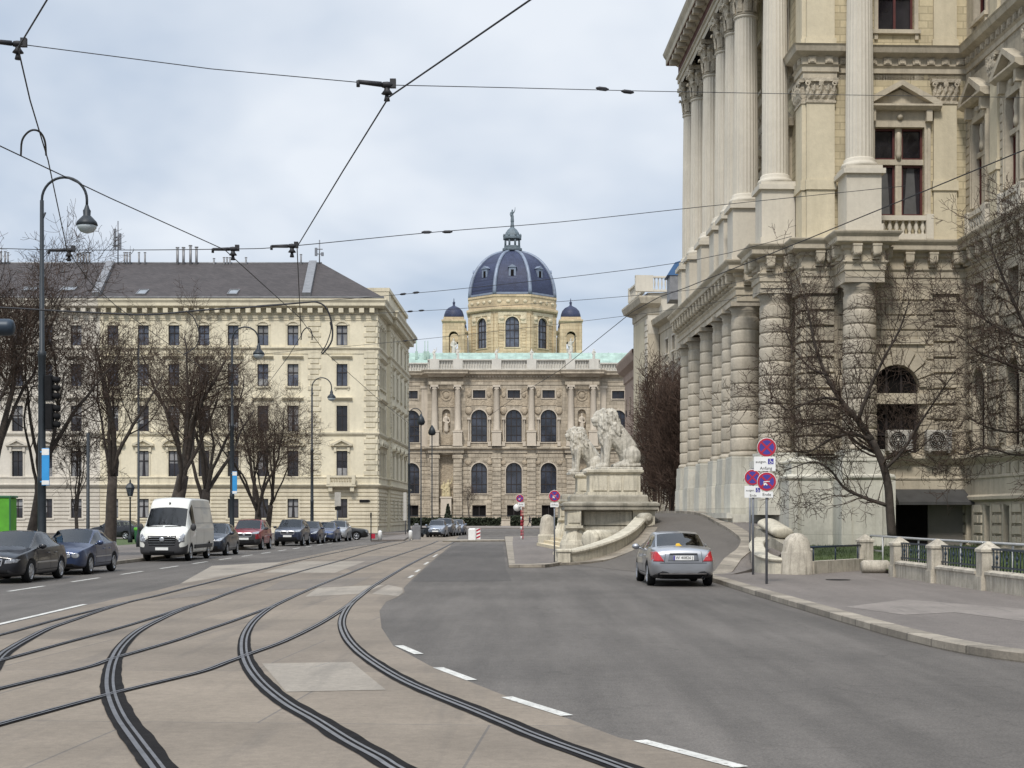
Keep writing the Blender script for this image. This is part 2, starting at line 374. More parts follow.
# ------------------------------------------------------------------ mesh builder
class MB:
    def __init__(s, M=None):
        s.v, s.f, s.m, s.s = [], [], [], []
        s.M = M
    def add(s, vs, fs, m=0, smooth=False):
        o = len(s.v)
        flip = False
        if s.M is not None:
            vs = [s.M @ Vector(p) for p in vs]
            flip = s.M.to_3x3().determinant() < 0
        s.v.extend([tuple(p) for p in vs])
        for f in fs:
            g = tuple(i + o for i in f)
            s.f.append(g[::-1] if flip else g)
            s.m.append(m); s.s.append(smooth)
    def box(s, x0, x1, y0, y1, z0, z1, m=0):
        s.add([(x0,y0,z0),(x1,y0,z0),(x1,y1,z0),(x0,y1,z0),(x0,y0,z1),(x1,y0,z1),(x1,y1,z1),(x0,y1,z1)],
              [(0,3,2,1),(4,5,6,7),(0,1,5,4),(1,2,6,5),(2,3,7,6),(3,0,4,7)], m)
    def bevbox(s, x0, x1, y0, y1, z0, z1, b, m=0):
        """box with a chamfered top and chamfered upright edges"""
        def ring(i, z): return [(x0+i,y0+b,z),(x0+b,y0+i,z),(x1-b,y0+i,z),(x1-i,y0+b,z),(x1-i,y1-b,z),(x1-b,y1-i,z),(x0+b,y1-i,z),(x0+i,y1-b,z)]
        r = [ring(0,z0), ring(0,z1-b), ring(b*.9,z1)]
        s.rings(r, m, cap=True)
    def rings(s, rs, m=0, smooth=False, cap=False, closed=True):
        n = len(rs[0]); vs = [p for r in rs for p in r]; fs = []
        for k in range(len(rs)-1):
            for i in range(n if closed else n-1):
                j = (i+1) % n
                fs.append((k*n+i, k*n+j, (k+1)*n+j, (k+1)*n+i))
        if cap:
            fs.append(tuple(range(n))[::-1]); fs.append(tuple(range((len(rs)-1)*n, len(rs)*n)))
        s.add(vs, fs, m, smooth)
    def prism(s, poly, z0, z1, m=0):
        s.rings([[(x,y,z0) for x,y in poly],[(x,y,z1) for x,y in poly]], m, cap=True)
    def prism_y(s, poly, y0, y1, m=0):
        s.rings([[(x,y0,z) for x,z in poly],[(x,y1,z) for x,z in poly]], m, cap=True)
    def prism_x(s, poly, x0, x1, m=0):
        s.rings([[(x0,y,z) for y,z in poly],[(x1,y,z) for y,z in poly]], m, cap=True)
    def lathe(s, prof, cx=0, cy=0, n=16, m=0, smooth=True, cap=True, fn=None):
        rs = []
        for r, z in prof:
            ring = []
            for i in range(n):
                a = 2*PI*i/n
                k = fn(i, a, z) if fn else 1
                ring.append((cx + r*k*math.cos(a), cy + r*k*math.sin(a), z))
            rs.append(ring)
        s.rings(rs, m, smooth, cap)
    def tube(s, path, rad, n=6, m=0, smooth=True, cap=True):
        path = [Vector(p) for p in path]
        if isinstance(rad, (int, float)): rad = [rad]*len(path)
        rs = []; up = None
        for i, p in enumerate(path):
            t = path[min(i+1, len(path)-1)] - path[max(i-1, 0)]
            if t.length < 1e-9: t = Vector((0,0,1))
            t.normalize()
            if up is None:
                up = Vector((0,0,1)) if abs(t.z) < 0.9 else Vector((1,0,0))
            a = t.cross(up)
            if a.length < 1e-6: a = t.cross(Vector((0.3,1,0.2)))
            a.normalize(); b = a.cross(t); up = b
            rs.append([p + (a*math.cos(2*PI*k/n) + b*math.sin(2*PI*k/n))*rad[i] for k in range(n)])
        s.rings(rs, m, smooth, cap)
    def ball(s, c, r, n=12, m=0, sq=(1,1,1)):
        k = max(4, n//2)
        rs = []
        for i in range(k+1):
            t = -PI/2 + PI*i/k
            rr = max(math.cos(t), 0.02)
            rs.append([(c[0]+r*sq[0]*rr*math.cos(2*PI*j/n), c[1]+r*sq[1]*rr*math.sin(2*PI*j/n), c[2]+r*sq[2]*math.sin(t)) for j in range(n)])
        s.rings(rs, m, True, True)
    def sheet(s, poly, m=0):
        s.add(poly, [tuple(range(len(poly)))], m)
    def mesh(s, name, mats):
        me = bpy.data.meshes.new(name)
        me.from_pydata(s.v, [], s.f)
        if not isinstance(mats, (list, tuple)): mats = [mats]
        for k in mats: me.materials.append(k)
        me.polygons.foreach_set('material_index', s.m)
        me.polygons.foreach_set('use_smooth', s.s)
        me.update()
        return me
    def build(s, name, mats, parent=None, local=False):
        return link(name, s.mesh(name, mats), parent, local)
def link(name, me, parent=None, local=False):
    o = bpy.data.objects.new(name, me)
    COL.objects.link(o)
    if parent is not None:
        o.parent = parent
        if not local and parent.parent is None:
            o.matrix_parent_inverse = parent.matrix_basis.inverted()
    return o
def tag(o, label, cat, group=None, kind=None):
    o['label'] = label; o['category'] = cat
    if group: o['group'] = group
    if kind: o['kind'] = kind
    return o
def thing(name, label, cat, loc=(0,0,0), rz=0.0, group=None):
    o = bpy.data.objects.new(name, None)
    COL.objects.link(o)
    o.empty_display_size = 0.3
    o.location = loc; o.rotation_euler = (0, 0, rz)
    return tag(o, label, cat, group)
def part_copies(name, mb, mat, parent, mats4, local=False):
    me = mb.mesh(name, mat)
    for m4 in mats4:
        o = link(name, me, parent, local); o.matrix_basis = m4
def struct(name, mb, mat):
    o = mb.build(name, mat); o['kind'] = 'structure'; return o
def copy_thing(root, loc, rz, label):
    r = root.copy(); COL.objects.link(r)
    r.location = loc; r.rotation_euler = (0, 0, rz); r['label'] = label
    for ch in list(root.children):
        c = ch.copy(); COL.objects.link(c); c.parent = r
        for g in list(ch.children):
            d = g.copy(); COL.objects.link(d); d.parent = c
    return r
def text_mesh(txt, size, depth=0.0):
    cu = bpy.data.curves.new('lettering', 'FONT')
    cu.body = txt; cu.size = size; cu.align_x = 'CENTER'; cu.align_y = 'CENTER'
    cu.extrude = depth; cu.resolution_u = 2
    o = bpy.data.objects.new('lettering', cu)
    COL.objects.link(o)
    dg = bpy.context.evaluated_depsgraph_get(); dg.update()
    me = bpy.data.meshes.new_from_object(o.evaluated_get(dg))
    bpy.data.objects.remove(o)
    return me
def put_text(txt, size, mat, parent, M4, name='lettering'):
    """lettering in the plane facing local -Y"""
    me = text_mesh(txt, size, 0.001)
    me.transform(M4 @ Matrix.Rotation(PI/2, 4, 'X'))
    me.materials.clear(); me.materials.append(mat)
    return link(name, me, parent, True)
def smooth_path(pts, n=6):
    """Catmull-Rom through points"""
    P = [Vector(p) for p in pts]
    P = [P[0]*2 - P[1]] + P + [P[-1]*2 - P[-2]]
    out = []
    for i in range(1, len(P)-2):
        for k in range(n):
            t = k/n
            a, b, c, d = P[i-1], P[i], P[i+1], P[i+2]
            out.append(0.5*((2*b) + (c-a)*t + (2*a-5*b+4*c-d)*t*t + (3*b-a-3*c+d)*t*t*t))
    out.append(P[-2])
    return out
def ribbon(mb, path, a, b, z, m=0):
    """flat strip along path between lateral offsets a and b"""
    L, Rr = [], []
    for i, p in enumerate(path):
        t = path[min(i+1, len(path)-1)] - path[max(i-1, 0)]
        t = Vector((t.x, t.y, 0)).normalized(); nrm = Vector((t.y, -t.x, 0))
        L.append((p.x + nrm.x*a, p.y + nrm.y*a, z)); Rr.append((p.x + nrm.x*b, p.y + nrm.y*b, z))
    n = len(path)
    mb.add(L + Rr, [(i, n+i, n+i+1, i+1) for i in range(n-1)], m)
def taper_ribbon(mb, path, fa, fb, z, m=0):
    L, Rr = [], []
    for i, p in enumerate(path):
        t = path[min(i+1, len(path)-1)] - path[max(i-1, 0)]
        t = Vector((t.x, t.y, 0)).normalized(); nrm = Vector((t.y, -t.x, 0))
        L.append((p.x + nrm.x*fa(p), p.y + nrm.y*fa(p), z)); Rr.append((p.x + nrm.x*fb(p), p.y + nrm.y*fb(p), z))
    n = len(path)
    mb.add(L + Rr, [(i, n+i, n+i+1, i+1) for i in range(n-1)], m)
def sweep(mb, path, prof, m=0, cap=True, ms=None, side=1):
    """moulding: profile [(offset, z)] swept along a plan polyline, outside on the left (side=1)"""
    n = len(path)
    P = [Vector((p[0], p[1])) for p in path]
    nr = []
    for i in range(n-1):
        d = (P[i+1]-P[i]).normalized()
        nr.append(Vector((-d.y, d.x))*side)
    mit = []
    for i in range(n):
        if i == 0: mit.append(nr[0])
        elif i == n-1: mit.append(nr[-1])
        else:
            a, b = nr[i-1], nr[i]
            k = 1 + a.dot(b)
            mit.append((a+b)/max(k, 0.2))
    rows = []
    for off, z in prof:
        rows.append([(P[i].x + mit[i].x*off, P[i].y + mit[i].y*off, z) for i in range(n)])
    for k in range(len(prof)-1):
        mb.add(rows[k]+rows[k+1], [(i, i+1, n+i+1, n+i) for i in range(n-1)], ms[k] if ms else m)

# ================================================================== SETTING: ground, tracks, pavements
mb = MB(); mb.sheet([(-2500,-600,0),(2500,-600,0),(2500,3000,0),(-2500,3000,0)])
struct('ground', mb, M['asphalt'])

def ground_poly(pts, z): return [(p.x, p.y, z) for p in pts]
right_edge = [(740,768),(680,751),(619,738),(560,716),(514,699.5),(473.5,683.5),(429,665.5),(393.4,646),(381.5,628),(379.5,611),(386,602),(397,597.3),(404.7,592.5),(403.5,588),(410,581.5),(429,563.7),(450,546.5),(457,538.5)]
left_edge = [(352,547),(283.8,561),(200,579),(156.7,590.5),(117.5,598.4),(103,602),(85.7,605.5),(0,626),(-100,650),(-260,690)]
r_pts = [gnd(*p) for p in right_edge]; l_pts = [gnd(*p) for p in left_edge]
bed = [Vector((1.95, 9.8, 0)), Vector((2.9, 6, 0)), Vector((3.4, 2.5, 0))][::-1] + r_pts + [Vector((-5.2,150,0)), Vector((-8.6,150,0)), gnd(398,541.5)] + l_pts + [Vector((-9.5,5,0)), Vector((-9.5,2.5,0))]
mb = MB()
mb.sheet([(p.x, p.y, 0.004) for p in bed])
struct('tram_bed', mb, M['slab'])
mb = MB()
mb.sheet([(p.x,p.y,.008) for p in [gnd(262,664),(gnd(352,662.5)),gnd(362,671),gnd(386,690.5),gnd(286,692.5)]])
struct('pale_concrete_patch', mb, M['slab_pale'])
mb = MB()
for q in ([(303,561.5),(365,561.5),(335,573),(262,573)],[(212,566),(283,562),(262,570),(180,584)],[(318,588),(385,585),(362,594),(305,597)],[(388,585),(402,588),(403,592.5),(398,596.5),(372,594)]):
    mb.sheet([(p.x,p.y,.008) for p in [gnd(*a) for a in q]])
struct('pale_concrete_strip', mb, M['slab_pale'])
mb = MB()
for q in ([(190,591.5),(262,584.5),(240,592),(150,601)],[(282,581),(372,577),(352,586),(262,591)],[(330,563),(372,556),(395,556),(352,571)]):
    mb.sheet([(p.x,p.y,.0075) for p in [gnd(*a) for a in q]])
struct('dark_concrete_strip', mb, M['slab_dark'])
# a darker resurfaced lane beyond the island and one wide repaired band
mb = MB()
mb.sheet([(p.x,p.y,.004) for p in [gnd(412,581.8),gnd(430,564.5),gnd(452,546.5),gnd(503,544.5),gnd(506,569),gnd(512,581)]])
struct('asphalt_patch', mb, make_asphalt('asphalt_dark', (0.086, 0.078, 0.071), 0.16))

# white markings
mb = MB()
def stripe(a, b, w, z=.009):
    a, b = gnd(*a), gnd(*b); ribbon(mb, [a, (a+b)/2, b], -w/2, w/2, z)
for a, b in [((399,646),(419,654.6)),((438,668),(472,680.8)),((507,697.6),(567,716.3)),((640,741.2),(741,768)),((790,781),(930,818))]: stripe(a, b, .13)
stripe((-60,638.5),(85,604.6), .12)
for k in range(16):
    y0 = 21.7*1.667 - 10 + k*5.3
    ribbon(mb, [Vector((-12.35,y0,0)), Vector((-12.35,y0+1.4,0)), Vector((-12.35,y0+2.8,0))], -.06, .06, .005)
for y0 in (62, 68, 76, 84): ribbon(mb, [gnd(409+(y0-62)*1.1,578-(y0-62)*0.95), gnd(413+(y0-62)*1.1,575.5-(y0-62)*.95)], -.05, .05, .009)
struct('road_markings', mb, M['line'])

# ---- tram tracks: each grooved rail traced on the ground plane
RAILS = {
 'C0': [(-75,752),(-28,694),(0,658),(14.7,647),(31.8,637.5),(49,629),(73.4,620.4),(98,611.8),(127,602.8),(156.7,596),(200,585),(302,560),(363.5,547),(401,539)],
 'C1': [(172,790),(156.7,768),(137,741.6),(120,717),(111.4,695),(110,678),(113.8,660.8),(122.4,646),(137,632.6),(156.7,621.6),(180,611),(209.8,600.6),(234,591.5),(269.4,580.3),(310,569),(340,560.8),(376,549.5),(401.5,543),(420,537.5)],
 'C2': [(425,785),(394,768),(380,759),(348,741.6),(315.5,721),(285.7,703.6),(261.3,683.3),(247.7,664.3),(243.7,647.5),(246.4,633),(255.9,619.6),(272,607.4),(293.8,596.6),(315.5,587),(342.6,576),(380,561.4),(424.4,546.5),(438,541)],
 'C3': [(668,788),(620,768),(540,738.8),(506,724.5),(470.6,709.7),(438,696.5),(405.3,682),(378.6,666.5),(357.8,651),(346,636.8),(341.8,623),(346,611),(354.8,600.6),(369.7,589),(393.4,574),(417,560.8),(449.8,544.5),(458,538.5)],
 'S1': [(-140,669),(0,635.5),(61,619),(127,602.6)],
 'S2': [(-150,702),(0,661.5),(56,646),(134.6,624),(196,604.3)],
 'S3': [(-150,727),(0,689.5),(85.7,668.5),(111.4,660),(171.4,642.4),(200,632.6),(234,621),(274.9,606)],
 'S4': [(-160,770),(0,725.6),(85.7,702),(115,694),(147,686),(200,673),(226,663.5),(250.5,654.5),(288.4,640),(326.3,620.5),(353.4,602),(369.7,589)],
}
TRACKS = [
 (('C2','C3'), 'pair of grooved steel tram rails curving out at the bottom edge beside the white dashes', True),
 (('C0','C1'), 'pair of grooved steel tram rails curving across the other tracks to the bottom left corner', True),
 (('S1','S2'), 'pair of straight tram rails leaving the picture on the left, nearest the parked cars', False),
 (('S3','S4'), 'pair of straight tram rails crossing under the curved rail towards the left edge', False),
]
zk = 0
for names, lab, curved in TRACKS:
    p0 = gnd(*RAILS[names[0]][3])
    t = thing('tram_track', lab, 'tram track', (p0.x, p0.y, 0), 0, 'tram tracks in the concrete bed')
    for nm in names:
        path = smooth_path([gnd(*q) for q in RAILS[nm]], 7)
        zk += 1
        zb = .0095 + zk*.0006
        k = MB()
        near = [p for p in path if p.y < 36]
        wid = .17 if curved else .105
        if curved:
            near_ = lambda p: max(0.0, min(1.0, (25.5-p.y)/11))
            rg = random.Random(zk); ph = rg.uniform(0, 6)
            rag = lambda p: .012*math.sin(p.y*2.3+ph)*math.sin(p.y*.9) + .006*math.sin(p.y*7.1)
            taper_ribbon(k, path, lambda p: -.074-.03*near_(p)-abs(rag(p))*near_(p), lambda p: .070+.075*near_(p)+rag(p)*near_(p), zb)
        else: ribbon(k, path, -.062, .060, zb)
        zr = .0165 + zk*.0006
        r = MB()
        for a, b in (((-.056, -.014), (.020, .050)) if curved else ((-.043, -.012), (.018, .042))):
            ribbon(r, path, a, b, zr)
        ro = r.build('rail', M['rail'], t)
        k.build('bitumen_seal', M['seal'], ro)

# ---- right-hand pavement with kerb
KZ = .13
kerb_line = [Vector((5.55,44.0,0)), Vector((5.62,41.7,0)),Vector((5.62,38,0)),Vector((5.63,35.1,0)),Vector((5.68,30.8,0)),Vector((5.74,25.9,0)),Vector((5.83,22.4,0)),Vector((6.03,20.26,0)),Vector((6.47,18.9,0)),Vector((7.3,17.9,0)),Vector((9,17.0,0)),Vector((13,16.3,0)),Vector((22,16,0))]
kl = smooth_path(kerb_line, 5)
mb = MB()
out = [(p.x,p.y) for p in kl]
sweep(mb, out, [(0,-.02),(0,.115),(.02,KZ),(.33,KZ)], side=1)
struct('kerb', mb, M['kerb'])
inner = []
for i, p in enumerate(kl):
    t = kl[min(i+1,len(kl)-1)] - kl[max(i-1,0)]; t.normalize()
    inner.append((p.x - t.y*.33, p.y + t.x*.33, KZ))
mb = MB()
mb.sheet(inner + [(22,24,KZ),(11.4,24,KZ),(11.2,48.2,KZ),(8.2,48.2,KZ),(6.9,47.4,KZ),(6.2,45.6,KZ),(5.9,44,KZ)])
struct('pavement', mb, M['asphalt_walk'])
mb = MB()
mb.sheet([(p.x,p.y,KZ+.004) for p in [gnd(845,607,KZ),gnd(905,599.5,KZ),gnd(960,604,KZ),gnd(1060,612,KZ),gnd(1060,626,KZ),gnd(955,612.5,KZ),gnd(905,615,KZ)]])
struct('paving_slabs', mb, M['paving'])
mb = MB()
c = gnd(838,580,KZ); mb.lathe([(.33,KZ+.003),(.33,KZ+.010),(.28,KZ+.012)], c.x, c.y, 20)
tag(mb.build('manhole_cover', M['seal']), 'round dark manhole cover set in the pavement near the stone bollard', 'manhole cover')

# ---- ramp up to the palace portico, its raised footway and the terrace
RR = [(5.55,44.0,.0),(5.95,44.6,.10),(6.71,47.5,.40),(7.47,50,.60),(8.0,52.5,.82),(8.32,55,.97),(8.62,60,1.25),(8.85,65,1.48),(8.95,71.7,1.86),(8.7,78,1.98),(8.4,92,2.0)]
RL = [(2.1,57.6,.0),(3.0,58.4,.05),(3.7,59.8,.16),(4.5,61.6,.42),(5.2,64.2,.75),(5.9,67.4,1.2),(6.5,71.7,1.78),(6.75,78,1.98),(6.75,92,2.0)]
def resamp(pts, n):
    P = smooth_path(pts, 6)
    d = [0]
    for i in range(1,len(P)): d.append(d[-1] + (P[i]-P[i-1]).length)
    out = []
    for k in range(n):
        s = d[-1]*k/(n-1); i = 1
        while i < len(d)-1 and d[i] < s: i += 1
        t = (s-d[i-1])/max(d[i]-d[i-1],1e-6); out.append(P[i-1].lerp(P[i], t))
    return out
NR = 40
ra, rb = resamp(RR, NR), resamp(RL, NR)
mb = MB(); g = []
for i in range(NR):
    for j in range(9): 
        q = rb[i].lerp(ra[i], j/8); g.append((q.x, q.y, q.z + .006))
mb.add(g, [(i*9+j, i*9+j+1, (i+1)*9+j+1, (i+1)*9+j) for i in range(NR-1) for j in range(8)], 0, True)
struct('ramp', mb, M['asphalt_ramp'])
mb = MB(); rs = []
for i, p in enumerate(ra):
    t = ra[min(i+1,NR-1)] - ra[max(i-1,0)]; t.z = 0; t.normalize(); n = Vector((t.y,-t.x,0))
    e = min(1, i/4)
    w = .55
    rs.append([p+Vector((0,0,-.6)), p+Vector((0,0,.02+.11*e)), p+n*w+Vector((0,0,.02+.11*e)), p+n*w+Vector((0,0,-.6))])
mb.rings(rs, cap=True)
struct('ramp_kerb', mb, M['kerb'])
mb = MB(); g = []
outer = resamp([(6.6,44.2,.12),(7.4,46.2,.18),(8.6,48.8,.45),(9.6,52,.85),(10.4,56,1.1),(10.9,59.6,1.3),(11.3,63,1.5),(11.5,68,1.75),(11.2,75,1.95),(10.6,92,2.0)], NR)
for i in range(NR):
    p = ra[i]; t = ra[min(i+1,NR-1)] - ra[max(i-1,0)]; t.z = 0; t.normalize(); n = Vector((t.y,-t.x,0))
    a = p + n*.54 + Vector((0,0,.10*min(1,i/4)))
    for j in range(4):
        q = a.lerp(outer[i]+Vector((0,0,.05)), j/3); g.append((q.x,q.y,max(q.z,KZ+.006)))
mb.add(g, [(i*4+j, i*4+j+1, (i+1)*4+j+1, (i+1)*4+j) for i in range(NR-1) for j in range(3)], 0, True)
mb.add([(q.x,q.y,max(q.z+.05,KZ+.006)) for q in outer] + [(q.x,q.y,-.3) for q in outer], [(i,i+1,NR+i+1,NR+i) for i in range(NR-1)])
mb.add([g[0],g[1],g[2],g[3],(g[3][0],g[3][1],-.3),(g[0][0],g[0][1],-.3)],[(0,1,2,3,4,5)])
struct('ramp_footway', mb, M['asphalt_walk'])
# lawn between the railings and the palace wall
mb = MB(); g = []
NX, NY = 24, 20
rr = random.Random(3)
for j in range(NY+1):
    for i in range(NX+1):
        x = 9.4 + (20-9.4)*i/NX; y = 20 + 41*j/NY
        if x < 11.4 + max(0, 0): y = max(y, 48.6 + (0 if j else 0)) if x < 11.2 else y
        zz = .16 + .5*max(0, min(1, (y-46)/13)) + rr.uniform(-.02,.02)
        g.append((x, y, zz))
mb.add(g, [(j*(NX+1)+i, j*(NX+1)+i+1, (j+1)*(NX+1)+i+1, (j+1)*(NX+1)+i) for j in range(NY) for i in range(NX)], 0, True)
o = struct('lawn', mb, M['grass'])
bl = MB(); rr = random.Random(5)
for k in range(9000):
    x, y = rr.uniform(9.6,19), rr.uniform(48.7,60)
    if rr.random() < .5: x, y = rr.uniform(11.5, 16), rr.uniform(30, 49)
    z = .14 + .5*max(0, min(1, (y-46)/13)); h = rr.uniform(.05,.13); a = rr.uniform(0, PI)
    bl.add([(x-.015*math.cos(a),y-.015*math.sin(a),z),(x+.015*math.cos(a),y+.015*math.sin(a),z),(x+rr.uniform(-.05,.05),y+rr.uniform(-.05,.05),z+h)], [(0,1,2)])
o = bl.build('grass_blades', M['grass']); tag(o, 'short green lawn grass between the railings and the palace wall', 'grass', kind='stuff')

# ---- traffic island between the carriageways
isl = [gnd(509,568), gnd(505.2,540.6), Vector((-.6,128,0)), Vector((2.6,128,0)), Vector((2.2,92,0)), Vector((2.9,76,0)), Vector((3.0,60,0)), Vector((2.0,57.3,0)), gnd(557,566), gnd(545,567.8)]
mb = MB(); mb.prism([(p.x,p.y) for p in isl][::-1], -.02, .115)
struct('traffic_island', mb, M['kerb'])
mb = MB()
isl2 = [gnd(515,567.2), gnd(512.5,545), Vector((.1,126,0)), Vector((2.4,126,0)), Vector((2.05,92,0)), Vector((2.75,76,0)), Vector((2.8,60,0)), Vector((1.9,57.6,0)), gnd(550,566.2)]
mb.sheet([(p.x,p.y,.119) for p in isl2][::-1])
struct('island_paving', mb, M['asphalt_walk'])
mb = MB(); mb.prism([(-4.9,106),(-.5,109),(-.6,113),(-4.6,113)], -.02, .10)
struct('low_kerb_island', mb, M['kerb'])
# pavement at the foot of the lion pedestal
mb = MB(); pk = resamp([(1.55,56.4,0),(2.4,57.2,0),(3.2,58.1,.06),(3.9,59.5,.2),(4.7,61.3,.46),(5.4,63.9,.8),(6.1,67.2,1.26)], 24); rs = []
for i, p in enumerate(pk):
    t = pk[min(i+1,23)] - pk[max(i-1,0)]; t.z=0; t.normalize(); n = Vector((-t.y,t.x,0))
    rs.append([p-n*.45+Vector((0,0,-.3)), p-n*.45+Vector((0,0,.10)), p+n*1.1+Vector((0,0,.10)), p+n*1.1+Vector((0,0,-.3))])
mb.rings(rs, cap=True); struct('pedestal_kerb', mb, M['kerb'])

# ---- left pavement, green strip, far pavements
mb = MB(); mb.box(-23.2,-15.35,-40,106,-.02,.12); struct('left_pavement', mb, M['asphalt_walk'])
mb = MB(); mb.box(-15.35,-15.08,-40,106,-.02,.125); struct('left_kerb', mb, M['kerb'])
mb = MB(); mb.sheet([(-60,20,.03),(-23.2,20,.03),(-23.2,120,.03),(-60,120,.03)]); struct('green_strip', mb, M['grass'])
mb = MB(); mb.prism([(-75,149),(-10.4,149),(-10.2,108.5),(-7.9,110),(-8.3,118),(-9.6,150),(-9.6,195),(-75,195)][::-1], -.02, .13); struct('corner_pavement', mb, M['asphalt_walk'])
mb = MB(); mb.box(-60,60,222,281.5,-.02,.12); struct('museum_pavement', mb, M['paving'])

# ================================================================== BUILDING KIT
Z3 = Vector((0,0,1))
def face_M(O, U, N):
    O, U, N = Vector(O), Vector(U).normalized(), Vector(N).normalized()
    return Matrix(((U.x,N.x,0,O.x),(U.y,N.y,0,O.y),(U.z,N.z,1,O.z),(0,0,0,1)))
def place_M(O, U, N, u, w, z):
    O, U, N = Vector(O), Vector(U).normalized(), Vector(N).normalized()
    p = O + U*u + N*w + Z3*z
    return Matrix(((U.x,-N.x,0,p.x),(U.y,-N.y,0,p.y),(0,0,1,p.z),(0,0,0,1)))
def arc_pts(u, zc, r, n=12, a0=PI, a1=0.0):
    return [(u + r*math.cos(a0+(a1-a0)*i/n), zc + r*math.sin(a0+(a1-a0)*i/n)) for i in range(n+1)]
def wall(mb, u0, u1, z0, z1, ops=(), depth=.3, w=0.0, m=0, mr=None, skip=None):
    """a wall face in (u, w, z) with real openings and reveals; op = (u, z, width, height, arched)"""
    mr = m if mr is None else mr
    us = sorted(set([u0,u1] + [max(u0,min(u1,o[0]+s*o[2]/2)) for o in ops for s in (-1,1)]))
    zs = sorted(set([z0,z1] + [max(z0,min(z1,q)) for o in ops for q in (o[1], o[1]+o[3])]))
    for i in range(len(us)-1):
        for j in range(len(zs)-1):
            uc, zc = (us[i]+us[i+1])/2, (zs[j]+zs[j+1])/2
            if any(abs(uc-o[0]) < o[2]/2 and o[1] < zc < o[1]+o[3] for o in ops): continue
            mb.add([(us[i],w,zs[j]),(us[i+1],w,zs[j]),(us[i+1],w,zs[j+1]),(us[i],w,zs[j+1])], [(0,1,2,3)], m)
    for (u,z,ww,h,arch) in ops:
        a, b = u-ww/2, u+ww/2; d = w-depth
        zt = z+h-ww/2 if arch else z+h
        for p, q in (((a,z),(a,zt)),((b,zt),(b,z)),((b,z),(a,z))):
            mb.add([(p[0],w,p[1]),(q[0],w,q[1]),(q[0],d,q[1]),(p[0],d,p[1])], [(0,1,2,3)], mr)
        if not arch:
            mb.add([(a,w,zt),(b,w,zt),(b,d,zt),(a,d,zt)], [(0,1,2,3)], mr)
        else:
            ar = arc_pts(u, zt, ww/2, 14)
            for k in range(14):
                p, q = ar[k], ar[k+1]
                mb.add([(p[0],w,p[1]),(q[0],w,q[1]),(q[0],d,q[1]),(p[0],d,p[1])], [(0,1,2,3)], mr)
                cx = a if k < 7 else b
                mb.add([(cx,w,z+h),(p[0],w,p[1]),(q[0],w,q[1])], [(0,1,2)], m)
def rustic(mb, u0, u1, z0, z1, ops=(), ch=.42, gap=.05, w=0.0, t=.06, m=0, bl=None, seed=1):
    """horizontal courses of stone standing proud of a wall face, cut round the openings; bl = block length"""
    n = max(1, round((z1-z0)/ch)); c = (z1-z0)/n; rg = random.Random(seed)
    for k in range(n):
        a, b = z0+k*c+gap/2, z0+(k+1)*c-gap/2
        cuts = [(u0,u1)]
        for (u,z,ww,h,arch) in ops:
            if z < b and z+h > a:
                hw = ww/2+.02
                nc = []
                for p, q in cuts:
                    if u+hw <= p or u-hw >= q: nc.append((p,q)); continue
                    if u-hw > p: nc.append((p,u-hw))
                    if u+hw < q: nc.append((u+hw,q))
                cuts = nc
        for p, q in cuts:
            segs = [(p,q)]
            if bl:
                segs = []; x = p + (bl/2 if k%2 else 0)
                xs = [p] + ([x] if x > p+.1 else [])
                while xs[-1]+bl < q-.1: xs.append(xs[-1]+bl)
                xs.append(q); segs = [(xs[i]+gap/2, xs[i+1]-gap/2) for i in range(len(xs)-1)]
            for (e,f) in segs:
                if f-e < .06: continue
                bv = min(.03, t*.5)
                mb.add([(e,w,a),(f,w,a),(f,w,b),(e,w,b),(e+bv,w+t,a+bv),(f-bv,w+t,a+bv),(f-bv,w+t,b-bv),(e+bv,w+t,b-bv)],
                       [(4,5,6,7),(0,1,5,4),(1,2,6,5),(2,3,7,6),(3,0,4,7)], m)
def arch_ring(mb, u, zc, r0, r1, w0, w1, n=14, m=0, a0=PI, a1=0.0):
    A = [(u+r0*math.cos(a0+(a1-a0)*i/n), zc+r0*math.sin(a0+(a1-a0)*i/n)) for i in range(n+1)]
    B = [(u+r1*math.cos(a0+(a1-a0)*i/n), zc+r1*math.sin(a0+(a1-a0)*i/n)) for i in range(n+1)]
    rs = [[(A[i][0],w0,A[i][1]),(B[i][0],w0,B[i][1]),(B[i][0],w1,B[i][1]),(A[i][0],w1,A[i][1])] for i in range(n+1)]
    mb.rings(rs, m, cap=True)
WIN = {}
